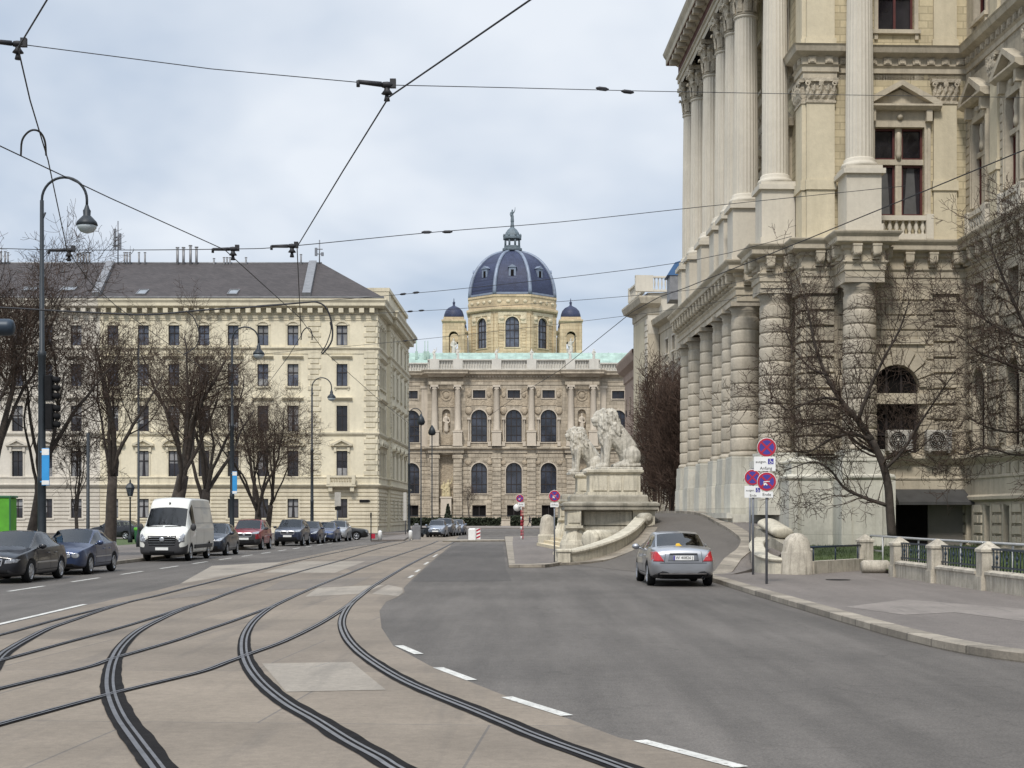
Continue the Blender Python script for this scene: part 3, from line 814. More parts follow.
def window_meshes(key, w, h, arch, style, mats, depth=.22, mull=1, trans=(.62,), fw=.07, dress=0):
    """pane, frame and stone surround of one window; origin at the bottom centre of the opening, outwards is -Y"""
    if key in WIN: return WIN[key]
    mp, mf, ms = mats
    zt = h - w/2 if arch else h
    out = [(-w/2,0),(w/2,0)] + ([(p[0],p[1]) for p in arc_pts(0, zt, w/2, 14, 0, PI)] if arch else [(w/2,h),(-w/2,h)])
    P = MB(); P.prism_y(out, depth-.01, depth+.03)
    b_ = fw*1.2
    if dress == 1: P.box(-w/2+b_, w/2-b_, depth-.013, depth-.0105, h*.52, h-b_, 1)
    if dress == 2:
        for s_ in (-1,1): P.prism_y([(s_*(w/2-b_),b_),(s_*w*.16,b_),(s_*w*.10,h*.6),(s_*w*.06,h-b_),(s_*(w/2-b_),h-b_)], depth-.013, depth-.0105, 1)
    if dress == 3: P.box(-w/2+b_, w/2-b_, depth-.013, depth-.0105, b_, h*.34, 1)
    if dress == 4: P.box(-w/2+b_, -.04, depth-.013, depth-.0105, h*.3, h-b_, 1)
    F = MB(); y0, y1 = depth-.09, depth-.015
    F.box(-w/2, -w/2+fw, y0, y1, 0, zt); F.box(w/2-fw, w/2, y0, y1, 0, zt); F.box(-w/2+fw, w/2-fw, y0, y1, 0, fw)
    if arch:
        B = MB(); arch_ring(F, 0, zt, w/2-fw, w/2-.001, y0, y1)
    else: F.box(-w/2+fw, w/2-fw, y0, y1, h-fw, h)
    def half(x): return (zt + math.sqrt(max((w/2-fw/2)**2 - x*x, 0))) if arch else h-fw
    for k in range(mull):
        x = -w/2 + w*(k+1)/(mull+1)
        F.box(x-fw*.55, x+fw*.55, y0+.004, y1-.004, fw, half(x))
    for t in trans:
        F.box(-w/2+fw, w/2-fw, y0-.008, y1-.008, h*t-fw*.5, h*t+fw*.5)
    S = MB(); sw = .16
    if arch:
        S.box(-w/2-sw,-w/2,-.09,.0,0,zt); S.box(w/2,w/2+sw,-.09,0,0,zt)
        arch_ring(S, 0, zt, w/2, w/2+sw*1.3, -.11, 0)
        S.box(-.16,.16,-.2,-.004,zt+w/2-.02,zt+w/2+.42)
        S.box(-w/2-sw-.1,w/2+sw+.1,-.16,-.002,-.16,-.01)
    else:
        S.box(-w/2-sw,-w/2,-.07,0,0,h); S.box(w/2,w/2+sw,-.07,0,0,h); S.box(-w/2-sw,w/2+sw,-.075,0,h,h+sw)
        S.box(-w/2-sw-.08,w/2+sw+.08,-.17,-.003,-.17,-.01)
        S.box(-w/2-sw,-w/2-.02,-.1,-.005,-.4,-.172); S.box(w/2+.02,w/2+sw,-.1,-.005,-.4,-.172)
    if style == 'lintel':
        S.box(-w/2-sw+.05,w/2+sw-.05,-.05,-.004,h+sw,h+.5)
        S.prism_x([(-.06,h+.5),(0,h+.5),(0,h+.84),(-.36,h+.84),(-.36,h+.76),(-.2,h+.62)], -w/2-.5, w/2+.5)
    if style == 'tri' or style == 'seg':
        S.box(-w/2-sw+.05,w/2+sw-.05,-.05,-.004,h+sw,h+.4)
        S.box(-w/2-.25,-w/2,-.2,-.08,h-.1,h+.4); S.box(w/2,w/2+.25,-.2,-.08,h-.1,h+.4)
        e = w/2+.55
        S.prism_x([(-.06,h+.4),(0,h+.4),(0,h+.58),(-.38,h+.58),(-.38,h+.52)], -e, e)
        if style == 'tri':
            pk = h+.58+e*.42
            S.prism_y([(-e+.02,h+.582),(e-.02,h+.582),(0,pk-.16)], -.12, -.01)
            S.prism_y([(-e,h+.584),(-e+.02,h+.72),(0,pk+.14),(0,pk-.06),(-e+.3,h+.584)], -.38, -.005)
            S.prism_y([(e,h+.584),(e-.3,h+.584),(0.001,pk-.06),(0.001,pk+.14),(e-.02,h+.72)], -.38, -.005)
        else:
            a = math.radians(52); r = e/math.sin(a); zc = h+.584 - r*math.cos(a)
            arch_ring(S, 0, zc, r-.02, r+.18, -.38, -.005, 12, 0, PI/2+a, PI/2-a)
            pts = [(r*math.cos(PI/2-a+2*a*i/10), zc+r*math.sin(PI/2-a+2*a*i/10)) for i in range(11)]
            S.prism_y(pts, -.1, -.012)
    if style == 'ears':
        arch_ring(S, 0, h-.35, w*.5+.12, w*.5+.32, -.14, -.002, 8, 0, math.radians(150), math.radians(30))
    WIN[key] = (P.mesh('window', [mp, M['blind']]), F.mesh('frame', mf), S.mesh('surround', ms))
    return WIN[key]
def put_window(parent, meshes, Mx, local=False):
    wo = link('window', meshes[0], parent, local); wo.matrix_basis = Mx
    for nm, me in (('frame', meshes[1]), ('surround', meshes[2])):
        if me is None: continue
        c = bpy.data.objects.new(nm, me); COL.objects.link(c); c.parent = wo
    return wo
def quoins(mb, u0, u1, z0, z1, w, ch=.5, m=0):
    n = round((z1-z0)/ch); c = (z1-z0)/n
    for k in range(n):
        s = .0 if k % 2 else .22
        mb.add([(u0-s,w,z0+k*c+.04),(u1+s,w,z0+k*c+.04),(u1+s,w,z0+(k+1)*c-.04),(u0-s,w,z0+(k+1)*c-.04),
                (u0-s+.03,w+.09,z0+k*c+.07),(u1+s-.03,w+.09,z0+k*c+.07),(u1+s-.03,w+.09,z0+(k+1)*c-.07),(u0-s+.03,w+.09,z0+(k+1)*c-.07)],
               [(4,5,6,7),(0,1,5,4),(1,2,6,5),(2,3,7,6),(3,0,4,7)], m)
def balustrade(mb, u0, u1, z0, z1, w, piers=(), step=.42, m=0, t=.16, n=6):
    """rail, plinth and turned balusters along u"""
    mb.box(u0,u1,w-t,w+t,z0,z0+.22,m); mb.box(u0,u1,w-t*1.1,w+t*1.1,z1-.2,z1,m)
    k = max(2, int((u1-u0)/step)); h = z1-z0-.42
    for i in range(k):
        u = u0+(u1-u0)*(i+.5)/k
        if any(a-.02 < u < b+.02 for a, b in piers): continue
        mb.lathe([(.07,z0+.22),(.05,z0+.22+h*.2),(.105,z0+.22+h*.5),(.05,z0+.22+h*.85),(.08,z1-.2)], u, w, n, m, True, False)
    for a, b in piers: mb.box(a,b,w-t*1.3,w+t*1.3,z0+.01,z1+.06,m)
def dentils(mb, u0, u1, z0, z1, w, d, step, wid, m=0):
    n = max(1, int((u1-u0)/step))
    for i in range(n):
        u = u0+(u1-u0)*(i+.5)/n
        mb.box(u-wid/2, u+wid/2, w, w+d, z0, z1, m)
def sculpt(parts, voxel, smooth=4, disp=None):
    """one continuous surface grown from tapered capsules and balls: (a, b, ra, rb) or (c, r, (sx,sy,sz))"""
    k = MB()
    for p in parts:
        if len(p) == 4:
            a, b, ra, rb = Vector(p[0]), Vector(p[1]), p[2], p[3]
            n = max(2, int((b-a).length/(min(ra,rb)*.6))+1)
            k.tube([a.lerp(b, i/n) for i in range(n+1)], [ra+(rb-ra)*i/n for i in range(n+1)], 10)
            k.ball(a, ra, 10); k.ball(b, rb, 10)
        else: k.ball(p[0], p[1], 12, 0, p[2])
    me = k.mesh('sculpt', [])
    o = bpy.data.objects.new('sculpt', me); COL.objects.link(o)
    md = o.modifiers.new('r', 'REMESH'); md.mode = 'VOXEL'; md.voxel_size = voxel; md.use_smooth_shade = True
    ms = o.modifiers.new('s', 'SMOOTH'); ms.iterations = smooth; ms.factor = .5
    dg = bpy.context.evaluated_depsgraph_get(); dg.update()
    r = bpy.data.meshes.new_from_object(o.evaluated_get(dg))
    bpy.data.objects.remove(o); bpy.data.meshes.remove(me)
    if disp:
        from mathutils import noise as nz_
        nrm = [v.normal.copy() for v in r.vertices]
        for v, n in zip(r.vertices, nrm):
            v.co += n*disp(v.co, nz_)
    for p in r.polygons: p.use_smooth = True
    return r
def figure_mesh(h=2.4, arm_up=False):
    """a standing draped stone figure"""
    s = h/2.0
    P = [((0,0,.05*s),(0,0,.95*s),.30*s,.24*s), ((-.1*s,.02*s,.9*s),(-.02*s,0,1.45*s),.22*s,.25*s), ((0,0,1.55*s),(0,0,1.7*s),.09*s,.08*s),
         ((0,-.02*s,1.82*s),.145*s,(.9,1,1.2)), ((-.27*s,0,1.48*s),(-.36*s,-.08*s,1.1*s),.085*s,.07*s), ((-.36*s,-.08*s,1.1*s),(-.2*s,-.25*s,1.0*s),.07*s,.06*s)]
    P += [((.27*s,0,1.5*s),(.42*s,-.02*s,1.85*s),.085*s,.07*s), ((.42*s,-.02*s,1.85*s),(.46*s,-.03*s,2.3*s),.06*s,.05*s)] if arm_up else [((.27*s,0,1.48*s),(.38*s,-.05*s,1.12*s),.085*s,.07*s), ((.38*s,-.05*s,1.12*s),(.3*s,-.22*s,.9*s),.07*s,.06*s)]
    return sculpt(P, .055*s, 2)

# ================================================================== LEFT: the long apartment block
YF = 153.0
def xw(px): return (px-512)/FPX*YF
cream_x = [xw(p) for p in (342,293,263,233.3,204,174,143.5,113)]
pale_x = [xw(p) for p in (76.4,47,17.5,-12,-41,-70)]
SU = Vector((.020,1,0)).normalized(); SN = Vector((SU.y,-SU.x,0))
SO = Vector((-13.7,YF,0))
def sp(u, w): q = SO + SU*u + SN*w; return (q.x, q.y)
SW_, SE_ = .35, 31.5
SIDE_PATH = [sp(9,0), sp(9,SW_), sp(SE_,SW_), sp(SE_,-16)]
WR = random.Random(77)
def apartment(name, label, x0, x1, wx, trim, body, rust, corner):
    root = thing(name, label, 'building', ((x0+x1)/2, YF, 0))
    Mf = face_M((0,YF,0),(1,0,0),(0,-1,0))
    b = MB(Mf)
    rows = [(19.25,2.05,1.12),(15.1,2.25,1.12),(10.5,2.6,1.12),(5.85,2.65,1.12),(1.65,1.95,1.1)]
    ops = [(x, z, w, h, False) for x in wx for z, h, w in rows]
    wall(b, x0, x1, 5.8, 23.0, [o for o in ops if o[1] > 5], .3)
    body_o = b.build('wall', body, root)
    g = MB(Mf)
    go = [o for o in ops if o[1] < 5]
    wall(g, x0, x1, -.1, 4.75, go, .34)
    rustic(g, x0, x1, .75, 4.6, go, .40, .09, 0, .09)
    g.box(x0, x1, .001, .16, -.1, .7)
    g.build('rusticated_ground_floor', rust, root)
    t = MB(Mf)
    # string courses, modillion cornice
    pth = [(x0,YF),(x1,YF)] + SIDE_PATH if corner else [(x0,YF),(x1,YF)]
    tw = MB()
    for prof in ([(.10,4.75),(.22,4.85),(.34,5.0),(.34,5.1),(.12,5.16),(.12,5.72),(.2,5.76),(.2,5.86),(0,5.9)],
                 [(0,10.0),(.08,10.05),(.2,10.25),(.2,10.38),(0,10.42)],
                 [(0,18.35),(.07,18.4),(.07,18.75),(.24,18.95),(.24,19.08),(0,19.12)],
                 [(0,21.75),(.06,21.8),(.06,21.9),(0,21.93)],
                 [(0,22.35),(.1,22.4),(.1,22.5),(.14,22.55)],
                 [(.14,23.0),(.5,23.02),(.85,23.2),(.85,23.5),(1.0,23.75),(1.0,23.9),(.3,24.0)]):
        sweep(tw, pth, prof, side=-1)
    tw.build('cornice', trim, root)
    md = MB(); md.box(-.24,.24,-.72,0,22.52,22.98); n = int((x1-x0)/1.02)
    part_copies('modillion', md, trim, root, [place_M((0,YF,0),(1,0,0),(0,-1,0), x0+(x1-x0)*(i+.5)/n, 0, 0) for i in range(n)])
    t.box(x0+.4, x1-.4, -.02, .06, 22.02, 22.3); t.build('frieze_band', trim, root)
    fr = MB(Mf); fr.box(x0,x1,-.3,.02,22.3,23.02); fr.build('frieze', trim, root)
    styles = ['ears','lintel','lintel','tri' if corner else 'seg','plain']
    for x in wx:
        for (z,h,w), st in zip(rows, styles):
            st2 = st
            if st == 'seg' or (st == 'tri' and x < xw(300)): st2 = 'seg' if round(x*10) % 2 else 'tri'
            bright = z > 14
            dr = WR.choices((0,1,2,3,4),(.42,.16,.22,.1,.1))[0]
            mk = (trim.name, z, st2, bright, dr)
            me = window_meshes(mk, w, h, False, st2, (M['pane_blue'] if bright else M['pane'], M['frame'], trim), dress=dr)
            put_window(root, me, place_M((0,YF,0),(1,0,0),(0,-1,0), x, 0, z))
    if corner:
        for u0, u1 in ((xw(310),xw(319)),(xw(366),xw(375.5))):
            q = MB(Mf); quoins(q, u0, u1, 5.95, 21.7, 0, .55); q.build('quoin_strip', trim, root)
        bb = MB(Mf); xc = xw(342)
        bb.box(xc-1.5,xc+1.5,0.34,.95,4.86,5.04); balustrade(bb, xc-1.45, xc+1.45, 5.04, 5.95, .78, ((xc-1.45,xc-1.1),(xc+1.1,xc+1.45)), .26)
        for s in (-1.1,1.1): bb.prism_x([(YF-.9,4.86),(YF-.36,4.86),(YF-.36,4.0),(YF-.5,4.1)], xc+s-.2, xc+s+.2) if False else bb.box(xc+s-.2,xc+s+.2,.1,.8,4.35,4.855)
        bb.build('balcony', trim, root)
    return root
cream = apartment('apartment_building', 'cream apartment block with dark hipped roof and quoined corner on the left', xw(100), -13.7, cream_x, M['cream_trim'], M['cream'], M['cream_rust'], True)
pale = apartment('apartment_building', 'pale greyish apartment wing with dark roof behind the bare trees at the left edge', xw(-110), xw(100), pale_x, M['pale_trim'], M['pale'], M['pale_trim'], False)

# the side towards the street
Ms = face_M(SO, SU, SN)
sb = MB(Ms); sg = MB(Ms)
rows = [(19.25,2.05,1.12),(15.1,2.25,1.12),(10.5,2.6,1.12),(5.85,2.65,1.12),(1.65,1.95,1.1)]
ua = [2.3,4.4,6.5]; ub = [12.5,17,21.5,26.5]
for (u0,u1,w,us) in ((0,9,0,ua),(9,SE_,SW_,ub)):
    ops = [(u,z,ww,h,False) for u in us for z,h,ww in rows]
    wall(sb, u0, u1, 5.8, 23.0, [o for o in ops if o[1]>5], .3, w)
    wall(sg, u0, u1, -.1, 4.75, [o for o in ops if o[1]<5], .34, w)
    rustic(sg, u0, u1, .75, 4.6, [o for o in ops if o[1]<5], .40, .09, w, .09)
    for u in us:
        for (z,h,ww), st in zip(rows, ['ears','lintel','lintel','tri','plain']):
            bright = z > 14
            dr = WR.choices((0,1,2),(.5,.25,.25))[0]
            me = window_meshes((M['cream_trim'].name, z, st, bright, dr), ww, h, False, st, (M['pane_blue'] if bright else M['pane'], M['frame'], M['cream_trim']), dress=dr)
            put_window(cream, me, place_M(SO,SU,SN,u,w,z))
sb.add([(9,0,-.1),(9,SW_,-.1),(9,SW_,23),(9,0,23)],[(0,1,2,3)])
sb.add([(SE_,SW_,-.1),(SE_,-20,-.1),(SE_,-20,24),(SE_,SW_,24)],[(0,1,2,3)])
sb.build('wall', M['cream'], cream); sg.build('rusticated_ground_floor', M['cream_rust'], cream)
md = MB(); md.box(-.24,.24,-.72,0,22.52,22.98)
part_copies('modillion', md, M['cream_trim'], cream, [place_M(SO,SU,SN,.9+1.02*i,(0 if i < 8 else SW_),0) for i in range(30)])
for u0,u1,w in ((.35,1.2,0),(9.4,10.4,SW_),(SE_-1.5,SE_-.4,SW_)):
    q = MB(Ms); quoins(q, u0, u1, 5.95, 21.7, w, .55); q.build('quoin_strip', M['cream_trim'], cream)
at_ = MB(Ms); at_.box(9.2,SE_-.2,-7,.1,23.9,26.1); at_.box(9.0,SE_,-7.2,.3,26.1,26.5)
at_.box(9.05,11,-3,.22,23.95,26.09); at_.build('attic', M['cream_trim'], cream)
# street name / one-way plate, drawn on the wall
pl = MB(Mf := face_M((0,YF,0),(1,0,0),(0,-1,0))); pc = at(365,501,YF)
pl.prism_y([(pc.x-.55,pc.z-.13),(pc.x+.35,pc.z-.13),(pc.x+.55,pc.z),(pc.x+.35,pc.z+.13),(pc.x-.55,pc.z+.13)], .12, .17)
tag(pl.build('direction_plate', M['black']), 'small dark arrow shaped plate on the cream rusticated ground floor wall', 'wall plate')

def roof(root, x0, x1, hip, name='roof'):
    RY, RZ, EY, EZ = 166.5, 29.9, YF-.75, 24.02
    r = MB()
    a = (x0,EY,EZ); b = (x1,EY,EZ); c = (x1-8.1 if hip else x1, RY, RZ); d = (x0,RY,RZ)
    r.add([a,b,c,d],[(0,1,2,3)])
    if hip:
        e = (x1+.4, 2*RY-EY, EZ); f = (x0, 2*RY-EY, EZ)
        r.add([b,e,c],[(0,1,2)])
        r.add([d,c,e,f],[(0,1,2,3)])
    else:
        r.add([d,(c[0],RY,RZ),(x1,2*RY-EY,EZ),(x0,2*RY-EY,EZ)],[(0,1,2,3)])
    o = r.build(name, M['slate'], root)
    z = MB()
    z.tube([d, c], .14, 6)
    z.box(x0, x1, EY-.08, EY+.16, EZ-.02, EZ+.14)
    return o, z
def on_roof(px, t):
    """point on the front roof slope, t from eave to ridge"""
    y = YF-.75 + t*(13.5+.75); z = 24.02 + t*5.88
    return Vector(((px-512)/FPX*y, y, z))
ro, z1 = roof(cream, xw(100)-.6, -13.0, True)
rp, z2 = roof(pale, xw(-110), xw(100)-.6, False)
z1.build('ridge_flashing', M['zinc'], ro); z2.build('ridge_flashing', M['zinc'], rp)
def firewall(root_roof, pa, pb):
    k = MB(); a, b = on_roof(pa, 0.03), on_roof(pb, .97); n = Vector((0,-.38,.92))
    rs = []
    for p in (a, b): rs.append([p+Vector((-.42,0,0))-n*.1, p+Vector((.42,0,0))-n*.1, p+Vector((.42,0,0))+n*.42, p+Vector((-.42,0,0))+n*.42])
    k.rings(rs, cap=True); k.build('firewall_coping', M['zinc'], root_roof)
firewall(ro, 306.5, 313); firewall(rp, 96, 111)
def skylight(root_roof, px, t, w=.5, h=1.0):
    k = MB(); c = on_roof(px, t); s = Vector((0,.924,.381)); n = Vector((0,-.381,.924)); X = Vector((1,0,0))
    def quad(a, b, o): return [c-X*a-s*b+n*o, c+X*a-s*b+n*o, c+X*a+s*b+n*o, c-X*a+s*b+n*o]
    k.rings([quad(w,h,-.1),quad(w,h,.16),quad(w*.86,h*.9,.17),quad(w*.86,h*.9,.1)], 0); k.add(quad(w*.86,h*.9,.1),[(0,1,2,3)],1)
    k.build('skylight', [M['zinc'], M['skylight']], root_roof)
for px in (142.5,233.5): skylight(ro, px, .13)
for px in (31,69): skylight(rp, px, .22, .75, .8)
for px in (20,44,64,85): skylight(rp, px, .72, .22, .22)
def flue(root_roof, px, ytop, w=.16, t=.97, sq=False):
    c = on_roof(px, t); top = CAM_H + (HORIZON-ytop)/FPX*c.y; k = MB()
    if sq: k.bevbox(c.x-w,c.x+w,c.y-w,c.y+w,c.z-.4,top,.05)
    else:
        k.tube([(c.x,c.y,c.z-.4),(c.x,c.y,top)], w, 8); k.tube([(c.x,c.y,top+.08),(c.x,c.y,top+.2)], w*1.4, 8)
    k.build('flue', M['zinc'], root_roof)
for px, yt in ((177.5,249),(183.5,249),(190.5,247),(196.5,248.5),(139,254),(145,254),(124.5,254),(127,254),(130,254),(214,260),(224,259),(227,259),(230,259),(246,259),(301,256)): flue(ro, px, yt, .15 if px > 170 and px < 200 else .1)
for px, yt in ((77.5,255),(80.5,254.5),(83.5,254),(86.5,254),(89.5,254),(1,253),(5,253),(8,254)): flue(rp, px, yt, .1)
def antenna(root_roof, px, ytop, w):
    k = MB(); c = on_roof(px, .98); top = CAM_H + (HORIZON-ytop)/FPX*c.y
    k.tube([(c.x,c.y,c.z-.3),(c.x,c.y,top)], .07, 6)
    h = top-c.z
    for dx in (-w,w): k.bevbox(c.x+dx-.14,c.x+dx+.14,c.y-.35,c.y-.1,c.z+h*.32,top-.5*(dx>0)-.9,.04)
    k.box(c.x-w,c.x+w,c.y-.08,c.y+.08,c.z+h*.4,c.z+h*.43); k.box(c.x-w,c.x+w,c.y-.08,c.y+.08,c.z+h*.6,c.z+h*.63)
    k.build('antenna', M['galv'], root_roof)
antenna(rp, 118, 221, .28); antenna(ro, 319.5, 240, .35)
# side and back closure
bk = MB(); bk.box(xw(100)-.01,-13.75,YF+27,YF+27.3,0,24); bk.build('back_wall', M['cream'], cream)
bk = MB(); bk.box(xw(-110),xw(100)-.02,YF+27,YF+27.3,0,24); bk.box(xw(-110),xw(-110)+.3,YF+.05,YF+27,0,24); bk.build('back_wall', M['pale'], pale)

# ================================================================== MUSEUM
YM = 283.0
museum = thing('museum', 'sandstone museum with arched windows, statues and a great dark ribbed dome closing the street', 'building', (.35, YM, 0))
XC = .35
def MX(px): return (px-512)/FPX*YM
Mm = face_M((0,YM,0),(1,0,0),(0,-1,0))
win_u = [XC-6.55, XC, XC+6.55]
side_u = [XC-19.4-6.6*i for i in range(4)] + [XC+19.8+6.6*i for i in range(4)]
up = lambda u: (u,15.8,3.0,6.1,True)
lo = lambda u: (u,6.1,3.0,5.8,True)
at2 = lambda u: (u,24.1,2.35,1.5,False)
ba = lambda u: (u,1.7,2.6,2.2,False)
cent = MB(Mm); w0, w1 = -16.3+XC, 16.3+XC
ops = [f(u) for u in win_u for f in (up,lo,at2,ba)]
niche_u = [(MX(434.7)+MX(457.8))/2, (MX(570.7)+MX(593))/2]
for u in niche_u: ops += [(u,4.4,2.5,9.0,False),(u,17.6,1.55,4.4,True)]
wall(cent, w0, w1, 0, 28.5, ops, .6, 0)
cent.add([(w0,0,0),(w0,-3,0),(w0,-3,29),(w0,0,29)],[(0,1,2,3)]); cent.add([(w1,0,0),(w1,-3,0),(w1,-3,29),(w1,0,29)],[(0,1,2,3)])
rustic(cent, w0, w1, .9, 13.6, [o for o in ops if o[1] < 14], .78, .07, 0, .10, 0, 1.9)
cent.build('centre_wall', M['nhm'], museum)
wing = MB(Mm)
for a, b, us in ((-45,w0,side_u[:4]),(w1,45,side_u[4:])):
    ops2 = [f(u) for u in us for f in (up,lo,at2,ba)]
    wall(wing, a, b, 0, 28.5, ops2, .6, -1.6)
    rustic(wing, a, b, .9, 13.6, [o for o in ops2 if o[1]<14], .78, .07, -1.6, .10, 0, 1.9)
wing.build('wing_wall', M['nhm'], museum)
# carved frieze panels
cv = MB(Mm)
for u in win_u:
    cv.box(u-2.55,u-1.5,.0,.10,22.6,26.0); cv.box(u+1.5,u+2.55,0,.10,22.6,26.0); cv.box(u-1.5,u+1.5,0,.10,22.7,23.8)
    for s in (-1,1):
        cv.ball((u+s*1.95,.1,21.7),.7,10,0,(1,.35,1.1)); cv.ball((u+s*2.05,.1,11.9),.6,10,0,(1,.35,.8))
        cv.ball((u+s*1.9,.12,24.7),.42,10,0,(1,.5,1.4))
for u in niche_u:
    cv.box(u-1.55,u+1.55,.0,.09,22.4,26.0); arch_ring(cv, u, 24.6, .8, 1.05, .1, .22, 24, 0, PI*2, 0); cv.ball((u,.12,24.6),.62,12,0,(1,.3,1))
    cv.box(u-1.5,u+1.5,.0,.12,15.2,17.2)
cv.box(w0,w1,0,.06,27.2,28.2)
cv.build('carved_panels', M['nhm_carved'], museum)
def entab_path(off=0): return [(-45,YM+1.6),(w0,YM+1.6),(w0,YM),(MX(429.5),YM),(MX(429.5),YM-1),(MX(463),YM-1),(MX(463),YM),(MX(565.5),YM),(MX(565.5),YM-1),(MX(598.5),YM-1),(MX(598.5),YM),(w1,YM),(w1,YM+1.6),(45,YM+1.6)]
en = MB()
for prof in ([(0,0),(.35,.02),(.35,1.0),(.2,1.15),(0,1.2)],[(0,13.7),(.2,13.75),(.2,14.3),(.65,14.55),(.65,14.8),(.3,14.95),(0,15.0)],
             [(0,26.5),(.12,26.55),(.12,27.1),(.2,27.2)],[(.06,28.0),(.3,28.25),(.4,28.3),(.95,28.6),(.95,28.85),(1.15,29.2),(1.15,29.3),(0,29.4)]):
    sweep(en, entab_path(), prof, side=-1)
en.build('cornice', M['nhm'], museum)
de = MB(); de.box(-.16,.16,-.45,-.08,28.0,28.3); part_copies('dentil', de, M['nhm'], museum, [place_M((0,YM,0),(1,0,0),(0,-1,0), w0+.3+.55*i, 0, 0) for i in range(59)])
col_u = [MX(p) for p in (434.7,457.8,496.6,531.4,570.7,593)]
for u in col_u:
    paired = u in (col_u[0],col_u[1],col_u[4],col_u[5])
    k = MB(Mm); w = .75 if paired else .45
    k.box(u-.85,u+.85,0,w+.75,15.0,17.6); k.box(u-.95,u+.95,0,w+.85,17.6,17.9); k.box(u-.93,u+.93,0,w+.83,15.0,15.3)
    k.lathe([(.72,17.9),(.72,18.05),(.62,18.25),(.60,20),(.50,25.6),(.56,25.7)], u, w, 16)
    k.box(u-.72,u+.72,w-.62,w+.62,26.1,26.5); k.box(u-.62,u+.62,w-.55,w+.55,25.72,26.1)
    for s in (-1,1): k.tube([(u+s*.6,w-.5,25.95),(u+s*.6,w+.55,25.95)], .24, 8)
    k.build('column', M['nhm_col'], museum)
    p = MB(Mm); p.box(u-.8,u+.8,.0,.42 if not paired else .8,1.2,13.7)
    rustic(p, u-.82, u+.82, 1.3, 12.6, (), .78, .08, .42 if not paired else .8, .12)
    p.box(u-1.0,u+1.0,0.001,.6 if not paired else 1.0,12.7,13.3)
    p.build('rusticated_pilaster', M['nhm'], museum)
for s in (-1,1):
    for u in ([XC+s*22.9, XC+s*16.9]):
        k = MB(Mm); k.box(u-.6,u+.6,-1.6,-1.15,15,26.4); k.box(u-.8,u+.8,-1.6,-1.0,26.0,26.5); k.build('pilaster', M['nhm_col'], museum)
mats = (M['pane_blue'], M['frame'], M['nhm_col'])
for us, w in ((win_u,0),(side_u,-1.6)):
    for u in us:
        for key, (z,ww,h,ar,st,mu,tr,mm) in (('mu',(15.8,3.0,6.1,True,'arch',2,(.22,.5,.74),(M['pane_dim'],M['frame'],M['nhm_col']))),('ml',(6.1,3.0,5.8,True,'arch',2,(.3,.72),(M['pane_dim'],M['frame'],M['nhm_col']))),
                                           ('ma',(24.1,2.35,1.5,False,'plain',1,(),(M['pane'],M['frame'],M['nhm_col']))),('mb',(1.7,2.6,2.2,False,'plain',1,(),(M['void'],M['frame'],M['nhm'])))):
            me = window_meshes(key, ww, h, ar, st, mm, .45, mu, tr, .14)
            put_window(museum, me, place_M((0,YM,0),(1,0,0),(0,-1,0),u,w,z))
# window side colonnettes
for u in win_u:
    for s in (-1,1):
        cn = MB(Mm); cn.lathe([(.2,15.9),(.17,16.2),(.15,19.8),(.22,20.0)], u+s*1.95, .3, 8); cn.box(u+s*1.95-.3,u+s*1.95+.3,.02,.6,20.0,20.4); cn.box(u+s*1.95-.3,u+s*1.95+.3,.02,.6,15.02,15.9); cn.build('window_colonnette', M['nhm_col'], museum)
fig = figure_mesh(2.5); fig2 = figure_mesh(2.5, True)
for u in niche_u:
    bx = MB(Mm); bx.add([(u-1.25,-.6,4.4),(u+1.25,-.6,4.4),(u+1.25,-.6,13.4),(u-1.25,-.6,13.4)],[(0,1,2,3)])
    bx.add([(u-.8,-.55,17.6),(u+.8,-.55,17.6),(u+.8,-.55,22),(u-.8,-.55,22)],[(0,1,2,3)])
    bx.build('niche', M['nhm_carved'], museum)
    pd = MB(Mm); pd.box(u-1.0,u+1.0,-.4,.9,1.2,5.2); pd.box(u-1.15,u+1.15,-.4,1.0,5.2,5.5); pd.build('statue_plinth', M['nhm_col'], museum)
    for dx, f, sc in ((-.45,fig,1.15),(.4,fig2,1.3),(0,fig,.9)):
        me = f.copy(); me.materials.clear(); me.materials.append(M['gold'])
        o = link('niche_statue', me, museum); o.location = (u+dx, YM-.35-(.25 if sc < 1 else 0), 5.5); o.scale = (sc,sc,sc)
    me = f.copy(); me.materials.clear(); me.materials.append(M['nhm_col'])
    o = link('niche_statue', me, museum); o.location = (u, YM+.1, 17.9); o.scale = (1.35,)*3
bs = MB(Mm)
piers = [(MX(p)-.9,MX(p)+.9) for p in (434.4,458,496.6,531.6,570.2,593.8)]
balustrade(bs, w0, w1, 29.4, 31.4, .1, piers, .5, 0, .22, 5)
balustrade(bs, -45, w0, 29.2, 30.9, -1.4, (), .5, 0, .2, 5); balustrade(bs, w1, 45, 29.2, 30.9, -1.4, (), .5, 0, .2, 5)
bs.box(w0,w1,-.35,-.2,29.4,31.25); bs.box(-45,w0,-1.9,-1.75,29.2,30.8); bs.box(w1,45,-1.9,-1.75,29.2,30.8)
bs.build('balustrade', M['nhm_light'], museum)
for px in (434.4,458,496.6,531.6,570.2,593.8):
    me = (fig if int(px) % 2 else fig2).copy(); me.materials.clear(); me.materials.append(M['nhm_light'])
    o = link('roof_statue', me, museum); o.location = (MX(px), YM-.1, 31.45); o.scale = (.78,)*3
rf = MB()
rf.add([(-45,YM+2.5,30.2),(45,YM+2.5,30.2),(45,YM+9,33.6),(-45,YM+9,33.6)],[(0,1,2,3)])
rf.add([(-45,YM+9,33.6),(45,YM+9,33.6),(45,YM+70,33.7),(-45,YM+70,33.7)],[(0,1,2,3)])
